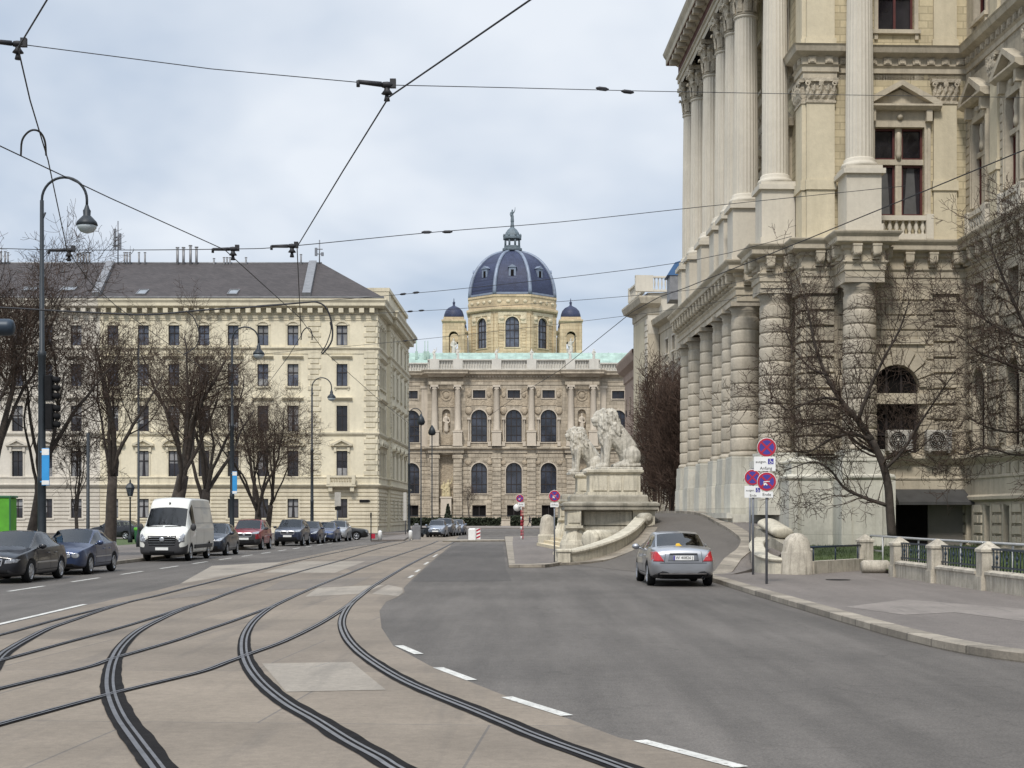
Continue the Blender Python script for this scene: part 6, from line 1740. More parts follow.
for i in range(12):
    a, b = zq(539)*0+i*.24, (i+1)*.24; k.tube([(0,0,a),(0,0,b)], .038, 8, 0 if i % 3 == 0 else 1); k.tube([(.13,.2,a),(.13,.2,b)], .03, 8, 1)
k.tube([(0,0,2.88),(0,0,3.3)], .045, 8, 0)
k.build('banded_post', [M['white'],M['sign_red']], t, True)
round_sign(t, -.1, zq(498.4), .29, 'tow'); plate(t, 0, zq(504.5), .5, .3, [('Ende',0,0,.15)])
k = MB(Matrix.Rotation(PI/2,4,'X')); k.lathe([(.27,-.22),(.28,-.20),(.28,-.17)], -.30, zq(507.5), 24)
k.build('sign_back', M['white'], t, True)
# work barrier
t = thing('barrier_block', 'white block with a red striped panel on the low kerb island', 'barrier', ((474.5-512)/1500*110,110,.10), 0)
k = MB(); k.bevbox(-.45,.12,-.25,.25,0,.85,.08); k.build('block', M['white'], t, True)
k = MB(); k.box(.13,.43,-.05,.0,.05,.85,0)
for i in range(3): k.add([(.14,-.052,.08+i*.26),(.42,-.052,.2+i*.26),(.42,-.052,.33+i*.26),(.14,-.052,.21+i*.26)],[(0,1,2,3)],1)
k.build('striped_panel', [M['white'],M['sign_red']], t, True)
# small posts at the far left corner
def small_bollard(label, px, py, w, h, mat='white'):
    p = gnd(px, py, .13); t = MB()
    t.M = Matrix.Translation((p.x,p.y,.13)); t.lathe([(w/2,0),(w/2,h*.8),(w*.45,h*.92),(w*.2,h)],0,0,12)
    tag(t.build('short_bollard', M[mat]), label, 'bollard', 'short white bollards at the far corner')
small_bollard('short white bollard below the rusticated corner, left of its twin', 380, 540, .30, .68)
small_bollard('short white bollard next to the grey cabinet at the far corner', 410.5, 540, .28, .70)
p = gnd(416.5,539.5,.13); t = MB(); t.bevbox(p.x-.3,p.x+.3,p.y-.2,p.y+.2,.13,1.15,.04); t.bevbox(p.x-.15,p.x+.15,p.y-.2,p.y+.2,1.15,1.3,.03)
tag(t.build('utility_cabinet', M['zinc']), 'pale grey street cabinet on the far corner beside the short white bollard', 'cabinet')
p = gnd(371,540,.13); t = thing('marker_post', 'thin dark post with a small red plate at its foot before the cream corner', 'post', (p.x,p.y,.13)); pole(t, 1.95, .04, 'iron')
k = MB(); k.box(-.05,.05,-.09,.06,1.6,1.95); k.build('post_head', M['black'], t, True); k = MB(); k.box(.04,.3,-.06,-.03,.1,.45); k.build('red_plate', M['sign_red'], t, True)
t = thing('information_board', 'upright grey white board on a pole behind the parked silver car', 'sign', ((337.5-512)/1500*120,120,.12)); pole(t, 3.6, .05)
zq = lambda py: CAM_H+(HORIZON-py)/FPX*120-.12
k = MB(); k.bevbox(-.22,.28,-.1,-.05,zq(506),zq(492.5),.02); k.build('board', M['ac'], t, True); k = MB(); k.box(-.2,.3,-.09,.05,zq(510),zq(506.5)); k.build('box', M['black'], t, True)
t = thing('street_sign', 'narrow white upright sign at the far cream corner beside the lamp pole', 'sign', ((405.5-512)/1500*140,140,.13)); pole(t, 3.9, .05)
k = MB(); k.bevbox(-.2,.12,-.1,-.04,1.3,3.9,.03); k.build('board', M['ac'], t, True)

# ================================================================== LAMPS AND MASTS
def lamp_post(label, x, y, reach=1.55, banner=None, signals=False, h=13.05):
    t = thing('street_lamp', label, 'street lamp', (x,y,.12), 0, 'tall gooseneck street lamps')
    k = MB(); k.lathe([(.19,-.1),(.19,.35),(.15,.42),(.135,2.8),(.15,2.85),(.15,3.0),(.125,3.05),(.12,7.0),(.14,7.05),(.14,7.2),(.085,7.25),(.065,h-.8)],0,0,14); k.build('pole', M['iron'], t, True)
    R0 = reach/2; pth = [(0,0,h-.85)] + [(R0-R0*math.cos(a),0,h-.78+R0*1.0*math.sin(a)) for a in [PI*i/16 for i in range(17)]] + [(reach,0,h-1.0)]
    k = MB(); k.tube(pth, .045, 8); k.tube([(.12,0,h-1.2),(.0,0,h-1.5)], .03, 6); k.build('gooseneck', M['iron'], t, True)
    z = h-1.0
    k = MB(); k.lathe([(.05,z+.05),(.07,z-.02),(.1,z-.1),(.13,z-.14),(.12,z-.3),(.2,z-.38),(.33,z-.52),(.36,z-.62),(.34,z-.64)], reach, 0, 18); l = k.build('lamp_shade', M['iron'], t, True)
    k = MB(); k.lathe([(.33,z-.63),(.31,z-.72),(.22,z-.84),(.05,z-.90)], reach, 0, 18); k.build('lamp_glass', M['lampglass'], l, True)
    if banner:
        z0, z1, w = banner; k = MB()
        k.bevbox(.06,.06+w,-.22,-.17,z0,z1,.01,0); k.box(.065,.055+w,-.225,-.216,z1-.22*(z1-z0)/1.2,z1-.02,1); k.box(.065,.055+w,-.225,-.216,z0+.02,z0+.13*(z1-z0),1)
        k.box(0,.1,-.18,-.02,z0+.1,z0+.14,0); k.box(0,.1,-.18,-.02,z1-.14,z1-.1,0)
        k.build('banner', [M['banner'],M['white']], t, True)
    if signals:
        for zz, dx in ((6.0,.24),(5.05,.26)):
            k = MB(); k.bevbox(dx-.11,dx+.13,-.18,.14,zz-.42,zz+.42,.03)
            for j in (-.27,0,.27): k.tube([(dx+.12,0,zz+j+.02),(dx+.34,-.05,zz+j-.02)], [.11,.10], 10)
            k.box(.05,dx-.1,-.03,.03,zz-.03,zz+.03); k.build('signal_head', M['black'], t, True)
    return t
lamp_post('gooseneck street lamp with a blue banner and black traffic signals on its pole', -15.67, 50, 1.5, (2.75,3.98,.25), True)
lamp_post('gooseneck street lamp with a blue banner rising behind the white van', -16.8, 90, 1.6, (3.05,4.4,.28))
lamp_post('gooseneck street lamp in front of the cream block, behind the grey blue off-roader', -16.4, 123, 1.6)
lamp_post('furthest gooseneck street lamp at the end of the cream block before the museum', -10.7, 156, 1.3)
def mast(label, px, ytop, y, lantern=True, group=None, r=.07):
    t = thing('slim_mast', label, 'mast', ((px-512)/1500*y, y, .1), 0, group); h = CAM_H+(HORIZON-ytop)/FPX*y - .1
    k = MB(); k.lathe([(r*2,-.1),(r*2,.6),(r,.8),(r*.8,h)],0,0,10); k.build('pole', M['iron'], t, True)
    if lantern: k = MB(); k.lathe([(.05,h+.3),(.3,h-.1),(.42,h-.5),(.3,h-.75),(.05,h-.8)],0,0,12); k.build('lamp_head', M['iron'], t, True)
mast('slim dark mast with a lamp head against the museum, left of a similar one', 421, 417, 150, True, 'slim masts before the museum')
mast('slim dark mast with a lamp head against the museum, nearest the niche', 432, 428, 160, True, 'slim masts before the museum')
mast('plain dark pole between the banner lamp and the first thick tree trunk', 88, 433, 56, False)
mast('plain dark pole rising behind the white van, left of its roof', 138.5, 345, 84, False)
p = (-25.2,99.0); t = thing('old_lantern', 'short old fashioned lantern post left of the white van', 'lantern', (p[0],p[1],.1))
k = MB(); k.lathe([(.16,0),(.16,.3),(.09,.5),(.06,.9),(.05,2.9),(.09,2.95),(.05,3.0)],0,0,10); k.build('post', M['iron'], t, True)
k = MB(); k.lathe([(.14,3.05),(.26,3.6),(.30,3.62)],0,0,6,0,False); l = k.build('lantern_glass', M['pane_blue'], t, True)
k = MB(); k.lathe([(.32,3.62),(.2,3.85),(.06,3.95),(.05,4.1),(.01,4.2)],0,0,6,0,False)
for i in range(6): a = i*PI/3; k.tube([(.14*math.cos(a),.14*math.sin(a),3.05),(.27*math.cos(a),.27*math.sin(a),3.62)], .02, 4)
k.build('lantern_roof', M['iron'], t, True)
# signal arm reaching in at the left edge
t = thing('signal_arm', 'rounded dark end of a signal arm reaching in at the left edge of the picture', 'signal', (-9.5,20,0))
k = MB(); k.lathe([(.15,0),(.15,.5),(.11,.6),(.09,5.2)],0,0,12); k.build('mast', M['iron'], t, True)
k = MB(); k.tube([(0,0,4.42),(2.2,0,4.38)], .05, 8); k.build('arm', M['iron'], t, True)
k = MB(); k.M = Matrix.Translation((2.85-0.0,0,4.365)) @ Matrix.Rotation(math.radians(90),4,'Y') ; k.lathe([(.02,-.8),(.11,-.78),(.115,-.7),(.115,-.06),(.10,-.01),(.06,.01),(.01,.012)],0,0,20); k.build('signal_head', M['iron_blue'], t, True)

# ---- green advertising cabinet, green bin
t = thing('green_cabinet', 'bright green printed cabinet at the left edge behind the black car', 'cabinet', (-17.5,51,.12))
k = MB(); k.bevbox(-.75,.55,-.35,.35,0,2.35,.03); k.build('casing', M['green'], t, True)
k = MB(); k.bevbox(-.79,.59,-.39,.39,-.05,.22,.02); k.bevbox(-.79,.59,-.38,.38,2.35,2.42,.02)
for q in (-.775,.545): k.box(q-.02,q+.03,-.372,-.352,.22,2.35)
k.build('frame', M['bin_green'], t, True)
k = MB()
k.box(-.55,-.2,-.362,-.352,2.08,2.2); 
for i in range(16): a = i*PI/8; k.tube([(-.1+.2*math.cos(a),-.356,1.55+.2*math.sin(a)),(-.1+.2*math.cos(a+PI/8),-.356,1.55+.2*math.sin(a+PI/8))], .012, 4)
k.tube([(-.1,-.356,1.35),(-.1,-.356,1.0)], .012, 4); k.box(-.3,.1,-.362,-.352,1.15,1.19); k.build('printed_symbol', M['bin_green'], t, True)
t = thing('litter_bin', 'green litter bin with a bright rim on the grass left of the white van', 'bin', (-24.6,99,.1))
k = MB(); k.lathe([(.26,0),(.3,.1),(.34,.85),(.34,.9)],0,0,14); k.build('bin_body', M['bin_green'], t, True); k = MB(); k.lathe([(.35,.8),(.36,.82),(.36,.97),(.3,1.0),(.28,.9)],0,0,14); k.build('rim', M['green'], t, True)

# ================================================================== BARE TREES
def rand_perp(d, rg):
    a = d.orthogonal().normalized(); b = d.cross(a); t = rg.uniform(0, 2*PI)
    return a*math.cos(t)+b*math.sin(t)
def branch(tb, cb, p, d, L, r, lvl, maxl, rg, up=.10, wig=.16, dens=1.0, rmin=.007):
    n = max(3, min(11, int(L/.33))) if lvl < maxl else 3
    pts, rad = [p], [r]; step = L/n
    for i in range(n):
        d = (d + Vector((rg.gauss(0,wig),rg.gauss(0,wig),rg.gauss(0,wig)+up*(1 if lvl < 3 else .6)))).normalized()
        p = p + d*step; pts.append(p); rad.append(max(rmin, r*(1-.72*(i+1)/n)))
        if lvl < maxl and i >= (n*.3 if lvl == 1 else 1 if lvl else 0):
            kids = rg.choices((1,2,3), (.45,.4,.15))[0] if lvl < maxl-1 else 3
            for q in range(kids):
                if rg.random() > dens: continue
                a = math.radians(rg.uniform(30,70)); s = rand_perp(d, rg)
                dd = (d*math.cos(a)+s*math.sin(a)).normalized()
                f = 1-.45*(i+1)/n
                branch(tb, cb, p, dd, L*rg.uniform(.38,.62)*f+.12, max(rmin, rad[-1]*(rg.uniform(.26,.46) if lvl else rg.uniform(.45,.7))), lvl+1, maxl, rg, up, wig*1.1, dens, rmin)
    (tb if lvl <= 1 else cb).tube(pts, rad, 8 if lvl == 0 else 6 if lvl == 1 else 4 if lvl == 2 else 3, 0, lvl < 3, lvl < 2)
def tree(name, label, x, y, h, tr, seed, limbs=5, fork=.3, spread=.55, maxl=4, group='bare trees', dens=.95, up=.10, lean=(0,0), z=.1):
    rg = random.Random(seed); t = thing(name, label, 'tree', (x,y,z), 0, group); tb, cb = MB(), MB()
    p = Vector((0,0,-.2)); pts = [p]; rad = [tr*1.35]; d = Vector((lean[0],lean[1],1)).normalized()
    n = 6
    for i in range(n):
        d = (d+Vector((rg.gauss(0,.06),rg.gauss(0,.06),.1))).normalized(); p = p+d*(h*fork+.2)/n; pts.append(p); rad.append(tr*(1.1-.35*(i+1)/n) if i else tr*1.15)
    tb.tube(pts, rad, 10)
    for i in range(limbs):
        a = 2*PI*(i+rg.uniform(-.3,.3))/limbs; s = spread*rg.uniform(.4,.95)
        dd = (d+Vector((math.cos(a)*s,math.sin(a)*s,.25))).normalized()
        q = pts[-1-(i % 3)]
        branch(tb, cb, q, dd, h*(1-fork)*rg.uniform(.72,1.02), tr*rg.uniform(.30,.44), 1, maxl, rg, up, .13, dens)
    branch(tb, cb, pts[-1], d, h*(1-fork)*.9, tr*.55, 1, maxl, rg, up, .12, dens)
    tb.build('trunk', M['bark'], t, True); cb.build('crown', M['twig'], t, True)
    return t
tree('bare_tree', 'large bare tree with forked trunk at the left edge, left of the tall lamp', -20.9, 60, 12.2, .27, 21, 6, .27, .6)
tree('bare_tree', 'bare tree with slim dark trunk just left of the tall lamp pole', -20.5, 63.5, 10.2, .21, 22, 5, .36, .55)
tree('bare_tree', 'bare tree with a thick knobbly trunk between the tall lamp and the white van', -20.2, 75, 11.0, .30, 23, 5, .34, .6)
tree('bare_tree', 'thick trunked bare tree right above the roof of the white van', -20.3, 90, 12.6, .46, 24, 6, .34, .62)
tree('bare_tree', 'bare tree behind the van, right of the thickest trunk', -19.9, 97, 11.6, .36, 25, 5, .3, .65)
tree('bare_tree', 'twin stemmed bare tree behind the red off-roader', -18.9, 111, 10.2, .30, 26, 6, .22, .8)
tree('bare_tree', 'second bare stem leaning right behind the red off-roader', -18.3, 112, 9.2, .24, 27, 4, .28, .75, lean=(.10,0))
tree('bare_tree', 'slender young bare tree between the tall lamp and the knobbly trunk', -18.6, 64, 5.6, .09, 28, 5, .35, .5)
tree('bare_tree', 'small bare tree standing before the museum left of the basement windows', (470-512)/1500*262, 262, 7.0, .14, 29, 5, .4, .55, 3)
tree('bare_tree', 'large bare tree whose branches enter at the upper left corner', -22.3, 46, 13.0, .30, 33, 6, .3, .45)
# upright hornbeams behind the lions
def fastigiate(label, x, y, h, w, seed, n):
    rg = random.Random(seed); t = thing('upright_tree', label, 'tree', (x,y,.3), 0, 'dense upright trees beyond the lions'); tb, cb = MB(), MB()
    tb.tube([(0,0,-.3),(0,0,h*.5),(.1,0,h*.93)], [.22,.14,.03], 8)
    for i in range(n):
        z = h*rg.uniform(.02,.62); a = rg.uniform(0,2*PI); s = rg.uniform(.25,.55)
        d = Vector((math.cos(a)*s,math.sin(a)*s,1)).normalized(); L = rg.uniform(.35,.55)*h*(1-.35*z/h)
        q = Vector((math.cos(a)*rg.uniform(0,.3)*w,math.sin(a)*rg.uniform(0,.3)*w,z))
        branch(tb, cb, q, d, L*.8, .045, 2, 4, rg, .22, .10, .95, .012)
    tb.build('trunk', M['bark'], t, True); cb.build('crown', M['twig_red'], t, True)
fastigiate('dense dark upright bare tree between the lions and the columns, the nearer of two', 11.5, 108, 14.2, 3.2, 41, 40)
fastigiate('dense dark upright bare tree further left behind the lions, the further of two', 11.6, 122, 14.2, 3.6, 42, 36)
fastigiate('dense dark upright bare tree standing closest to the portico columns', 13.2, 112, 13.8, 3.0, 43, 30)

# the sprawling tree in front of the palace, limbs laid out one by one
def sprawl(label, Y, limbs, seed, dens=.8, maxl=4):
    rg = random.Random(seed); b0 = at(limbs[0][0][0][0], limbs[0][0][0][1], Y); root = Vector((b0.x,Y,b0.z)); t = thing('sprawling_tree', label, 'tree', root, 0, 'sprawling bare trees by the palace'); tb, cb = MB(), MB()
    for pts, r0, r1, dep in limbs:
        P = [at(p[0],p[1],Y) for p in pts]; n = len(P)
        P = [Vector((p.x,Y+dep*(i/(n-1))**1.2,p.z+ (dep*(i/(n-1))**1.2)*(p.z-CAM_H)/Y)) - root for i,p in enumerate(P)]
        S = smooth_path(P, 5); m = len(S); rad = [r0+(r1-r0)*i/(m-1) for i in range(m)]
        rad = [q*.72 for q in rad]; tb.tube(S, rad, 9)
        for i in range(2 if r0 < .2 else 14, m):
            d = (S[min(i+1,m-1)]-S[max(i-1,0)]).normalized()
            for q in range(rg.choice((1,2,2))):
                a = math.radians(rg.uniform(35,70)); s = rand_perp(d, rg); dd = (d*math.cos(a)+s*math.sin(a)+Vector((0,0,.25))).normalized()
                branch(tb, cb, S[i], dd, rg.uniform(.9,2.2), max(.011,rad[i]*.30), 2, maxl, rg, .05, .24, dens)
    tb.build('trunk', M['bark'], t, True); cb.build('crown', M['twig'], t, True)
sprawl('sprawling bare tree reaching left over the pavement in front of the palace corner', 52.0, [
  ([(892,537),(890,510),(888,485),(882,462),(872,440)], .22, .17, 0),
  ([(872,440),(858,420),(842,400),(828,375),(818,345),(812,312),(808,292)], .16, .03, .8),
  ([(858,420),(868,390),(880,360),(894,330),(902,300)], .10, .025, -1.0),
  ([(872,440),(850,434),(826,440),(804,452),(786,450)], .10, .02, -1.2),
  ([(886,505),(866,498),(846,488),(832,470),(815,462),(790,470)], .10, .02, .6),
  ([(842,400),(822,398),(803,404),(786,410),(776,404)], .08, .02, -.6),
  ([(828,375),(812,368),(798,350),(790,330)], .07, .02, 1.0),
  ([(884,470),(900,452),(918,420),(932,395),(946,370)], .09, .02, -1.2),
  ([(882,462),(905,450),(922,452),(940,440)], .06, .02, 1.4),
  ([(880,455),(862,445),(838,425),(818,425),(800,430)], .08, .02, 1.6)], 51, .75)
sprawl('bare tree whose branches come in at the right edge in front of the palace wing', 50.0, [
  ([(1085,545),(1080,500),(1068,440),(1050,390)], .22, .16, 0),
  ([(1050,390),(1032,340),(1015,300),(1000,262),(992,235)], .13, .02, .5),
  ([(1050,390),(1025,372),(1000,362),(975,352),(958,338)], .11, .02, -.5),
  ([(1060,410),(1035,425),(1010,432),(985,428),(965,420)], .10, .02, -.8),
  ([(1064,430),(1045,450),(1020,455),(990,448),(968,455)], .08, .02, .7),
  ([(1050,390),(1040,330),(1030,280),(1022,240),(1018,215)], .11, .02, -1.2),
  ([(1032,340),(1005,330),(985,315),(970,300)], .07, .02, 1.2)], 52, .8)

# ================================================================== VEHICLES
def body_mesh(S, ws, rw, sw, low=(), wheels=(), R=.31, ww=.22, crown=.035, blackrail=False):
    """S: stations (x, zl, wl, wm, zm, wb, zb, wt, zt) from nose to tail"""
    mb = MB(); rings = []
    for (x,zl,wl,wm,zm,wb,zb,wt,zt) in S:
        p5, p7 = Vector((wb,zb)), Vector((wt,zt)); p6 = p5.lerp(p7,.84)
        h = [(0,zl),(wl*.7,zl),(wl,zl+.06),(wm,zm),(wb+.02,zb-.06),(wb,zb),(p6.x,p6.y),(wt,zt),(wt*.55,zt+crown),(0,zt+crown*1.3)]
        rings.append([(x,-y,z) for y,z in h] + [(x,y,z) for y,z in h[-2:0:-1]])
    n = len(rings[0]); vs = [p for r in rings for p in r]; fs = []; ms = []
    for k in range(len(rings)-1):
        for i in range(n):
            j = (i+1) % n; fs.append((k*n+i,k*n+j,(k+1)*n+j,(k+1)*n+i)); m = 0
            hi = i if i < 9 else 17-i
            if hi == 5 and k in sw: m = 1
            if hi in (7,8) and k == ws: m = 2
            if hi in (7,8) and k == rw: m = 3
            if hi in (0,1) or (hi == 2 and k in low): m = 4
            ms.append(m)
    fs.append(tuple(range(n))[::-1]); ms.append(4 if 0 in low else 0); fs.append(tuple(range((len(rings)-1)*n,len(rings)*n))); ms.append(0)
    me = bpy.data.meshes.new('car'); me.from_pydata(vs, [], fs); me.polygons.foreach_set('material_index', ms)
    for q in range(5): me.materials.append(M['black'])
    cr = me.attributes.new('crease_edge','FLOAT','EDGE')
    for e in me.edges:
        a, b = e.vertices; i, j = a % n, b % n; ka, kb = a//n, b//n
        c = 0
        if ka != kb:
            hi = i if i <= 9 else 18-i
            c = {2:.35,4:.25,5:.55,6:.7,7:.45}.get(hi,0)
        elif ka in (ws,ws+1,rw,rw+1):
            lo_ = min(i if i<=9 else 18-i, j if j<=9 else 18-j)
            if lo_ >= 5: c = .55
        elif ka in (0,len(S)-1): c = .35
        cr.data[e.index].value = c
    o = bpy.data.objects.new('car', me); COL.objects.link(o)
    sub = o.modifiers.new('s','SUBSURF'); sub.levels = 2; sub.render_levels = 2
    dg = bpy.context.evaluated_depsgraph_get(); dg.update()
    full = bpy.data.meshes.new_from_object(o.evaluated_get(dg))
    cut = MB(); hw = max(s[3] for s in S)
    for x in wheels:
        for s in (-1,1):
            cut.M = Matrix.Translation((x, s*(hw+.25-.62/2-.0), R)) @ Matrix.Rotation(PI/2,4,'X')
            cut.lathe([(R+.055,-.31),(R+.055,.31)],0,0,28,4,False)
    cme = cut.mesh('cut', [M['black']]*5); co = bpy.data.objects.new('cut', cme); COL.objects.link(co)
    b = o.modifiers.new('b','BOOLEAN'); b.operation = 'DIFFERENCE'; b.object = co; b.solver = 'EXACT'
    dg = bpy.context.evaluated_depsgraph_get(); dg.update()
    out = bpy.data.meshes.new_from_object(o.evaluated_get(dg))
    bpy.data.objects.remove(o); bpy.data.objects.remove(co)
    bvh = BVHTree.FromPolygons([v.co.copy() for v in full.vertices], [tuple(p.vertices) for p in full.polygons])
    return out, bvh
def split_mesh(me, want):
    k = MB(); used = {}
    for p in me.polygons:
        if p.material_index not in want: continue
        idx = []
        for v in p.vertices:
            if v not in used: used[v] = len(k.v); k.v.append(tuple(me.vertices[v].co))
            idx.append(used[v])
        k.f.append(tuple(idx)); k.m.append(want[p.material_index]); k.s.append(True)
    return k
def islands(k):
    par = list(range(len(k.v)))
    def find(a):
        while par[a] != a: par[a] = par[par[a]]; a = par[a]
        return a
    for f in k.f:
        for b in f[1:]: par[find(b)] = find(f[0])
    out = {}
    for f in k.f:
        r = find(f[0]); q, mp = out.setdefault(r, (MB(), {}))
        g = []
        for v in f:
            if v not in mp: mp[v] = len(q.v); q.v.append(k.v[v])
            g.append(mp[v])
        q.f.append(tuple(g)); q.m.append(0); q.s.append(True)
    return [q for q, mp in out.values() if len(q.f) > 3]
DIRS = {'f':Vector((-1,0,0)),'r':Vector((1,0,0)),'R':Vector((0,1,0)),'L':Vector((0,-1,0))}
def proj(bvh, d, a, z, off):
    """project (a, z) seen along direction d onto the body"""
    D = DIRS[d]; o = Vector((6,a,z)) if d == 'f' else Vector((-6,a,z)) if d == 'r' else Vector((a,-4,z)) if d == 'R' else Vector((a,4,z))
    h = bvh.ray_cast(o, D, 12)
    if h[0] is None:
        h = bvh.find_nearest(Vector((2,a,z)) if d == 'f' else Vector((-2,a,z)) if d == 'r' else Vector((a,-.9,z)) if d == 'R' else Vector((a,.9,z)))
        return h[0] - D*off
    return h[0] - D*off
def patch(mb, bvh, d, poly, off=.008, m=0, rings=5, per=6):
    pts = []
    for i in range(len(poly)):
        a, b = Vector(poly[i]), Vector(poly[(i+1) % len(poly)])
        for k in range(per): pts.append(a.lerp(b, k/per))
    c = sum(pts, Vector((0,0)))/len(pts); n = len(pts)
    vs = [proj(bvh,d,c.x,c.y,off)]; fs = []
    for r in range(1,rings+1):
        for p in pts:
            q = c.lerp(p, r/rings); vs.append(proj(bvh,d,q.x,q.y,off))
    for i in range(n): fs.append((0,1+i,1+(i+1)%n))
    for r in range(rings-1):
        for i in range(n):
            j = (i+1)%n; fs.append((1+r*n+i,1+(r+1)*n+i,1+(r+1)*n+j,1+r*n+j))
    # rim back to the body
    rim = [proj(bvh,d,p.x,p.y,-.01) for p in pts]; o = len(vs); vs += rim
    for i in range(n):
        j = (i+1)%n; fs.append((1+(rings-1)*n+i,o+i,o+j,1+(rings-1)*n+j))
    mb.add(vs, fs, m, True)
def seam(mb, bvh, d, pts, w=.012, off=.004, m=0):
    P = []
    for i in range(len(pts)-1):
        a, b = Vector(pts[i]), Vector(pts[i+1])
        for k in range(8): P.append(a.lerp(b,k/8))
    P.append(Vector(pts[-1])); L = []
    for i,p in enumerate(P):
        t = (P[min(i+1,len(P)-1)]-P[max(i-1,0)]).normalized(); q = Vector((-t.y,t.x))*w/2
        L.append(proj(bvh,d,p.x+q.x,p.y+q.y,off)); L.append(proj(bvh,d,p.x-q.x,p.y-q.y,off))
    mb.add(L, [(2*i,2*i+1,2*i+3,2*i+2) for i in range(len(P)-1)], m)
def mirror_poly(p): return [(-a,b) for a,b in p][::-1]
def make_wheels(t, xs, half, R, w=.21, rimm='rim', spokes=5, cap=False):
    for x in xs:
        for s in (-1,1):
            M4 = Matrix.Translation((x, s*(half-.025), R)) @ Matrix.Rotation(-s*PI/2,4,'X')
            k = MB(M4); r = R
            k.lathe([(r*.66,-w),(r*.9,-w),(r*.985,-w+.03),(r,-w*.5),(r*.985,-.03),(r*.93,-.004),(r*.72,.0),(r*.66,-.012),(r*.64,-.1)],0,0,28,0,True,False)
            k.lathe([(.02,-.1),(r*.66,-.1)],0,0,20)
            tw_ = k.build('wheel', M['tyre'], t, True)
            k = MB(M4); k.lathe([(r*.60,-.09),(r*.67,-.02),(r*.69,.002),(r*.66,.004),(r*.6,-.03)],0,0,28,0,True,False); k.lathe([(.01,.0),(r*.16,-.002),(r*.2,-.03)],0,0,12)
            if cap: k.lathe([(r*.2,-.03),(r*.45,-.012),(r*.6,-.035)],0,0,20,0,True,False)
            else:
                for i in range(spokes):
                    a = 2*PI*i/spokes; ca, sa = math.cos(a), math.sin(a); wd0, wd1 = r*.13, r*.09
                    k.add([(ca*r*.1-sa*wd0,sa*r*.1+ca*wd0,-.008),(ca*r*.1+sa*wd0,sa*r*.1-ca*wd0,-.008),(ca*r*.63+sa*wd1,sa*r*.63-ca*wd1,-.016),(ca*r*.63-sa*wd1,sa*r*.63+ca*wd1,-.016),
                           (ca*r*.1-sa*wd0,sa*r*.1+ca*wd0,-.05),(ca*r*.1+sa*wd0,sa*r*.1-ca*wd0,-.05),(ca*r*.63+sa*wd1,sa*r*.63-ca*wd1,-.06),(ca*r*.63-sa*wd1,sa*r*.63+ca*wd1,-.06)],
                          [(0,1,2,3),(1,0,4,5),(2,1,5,6),(3,2,6,7),(0,3,7,4)])
            k.build('rim', M[rimm], tw_, True)
SEDAN = dict(S=[(2.27,.30,.52,.62,.48,.60,.66,.42,.70),(2.20,.22,.66,.76,.50,.71,.73,.47,.77),(1.95,.18,.80,.85,.54,.77,.805,.50,.845),(1.40,.17,.83,.885,.58,.80,.87,.58,.91),
  (.95,.17,.84,.89,.58,.82,.93,.66,.965),(.15,.17,.84,.89,.58,.82,.95,.58,1.385),(-.25,.17,.84,.89,.58,.82,.955,.585,1.405),(-.33,.17,.84,.89,.58,.82,.957,.585,1.405),(-.95,.17,.84,.89,.58,.81,.97,.56,1.36),
  (-1.62,.17,.83,.885,.58,.79,1.0,.64,1.035),(-2.05,.22,.80,.86,.58,.75,.98,.60,1.01),(-2.22,.27,.70,.80,.58,.68,.93,.52,.96),(-2.27,.34,.56,.66,.58,.56,.78,.42,.82)],
  ws=4, rw=8, sw=(4,5,7,8), wheels=(1.40,-1.36), R=.315, half=.885, crown=.03)
HATCH = dict(S=[(2.02,.30,.50,.60,.48,.58,.64,.40,.70),(1.95,.22,.64,.74,.52,.68,.74,.46,.79),(1.70,.18,.78,.82,.56,.74,.85,.50,.89),(1.30,.17,.80,.855,.6,.77,.93,.58,.97),
  (.98,.17,.81,.86,.6,.79,.97,.66,1.01),(.22,.17,.81,.86,.6,.79,1.0,.56,1.46),(-.22,.17,.81,.86,.6,.79,1.0,.57,1.49),(-.30,.17,.81,.86,.6,.79,1.0,.57,1.49),(-1.35,.17,.81,.855,.6,.77,1.03,.54,1.44),
  (-1.86,.20,.78,.83,.6,.74,1.03,.62,1.07),(-1.97,.24,.72,.80,.6,.70,.95,.60,.99),(-2.02,.30,.62,.72,.6,.62,.84,.5,.88),(-2.03,.36,.55,.64,.6,.56,.74,.44,.78)],
  ws=4, rw=8, sw=(4,5,7,8), wheels=(1.27,-1.25), R=.30, half=.855, crown=.03)
SUV = dict(S=[(2.20,.38,.56,.66,.58,.66,.84,.50,.90),(2.13,.30,.72,.80,.62,.76,.92,.54,.97),(1.85,.26,.84,.89,.66,.82,1.02,.58,1.06),(1.35,.25,.86,.91,.7,.84,1.07,.64,1.10),
  (1.02,.25,.86,.915,.7,.85,1.09,.70,1.125),(.35,.25,.86,.915,.7,.85,1.11,.62,1.60),(-.15,.25,.86,.915,.7,.85,1.115,.63,1.63),(-.23,.25,.86,.915,.7,.85,1.115,.63,1.63),(-1.55,.25,.86,.91,.7,.83,1.14,.60,1.59),
  (-1.98,.28,.83,.88,.7,.80,1.14,.68,1.18),(-2.10,.32,.78,.86,.7,.77,1.05,.66,1.10),(-2.18,.38,.68,.78,.7,.68,.95,.56,1.0),(-2.20,.42,.6,.7,.7,.62,.86,.5,.9)],
  ws=4, rw=8, sw=(4,5,7,8), wheels=(1.33,-1.30), R=.345, half=.91, crown=.03)
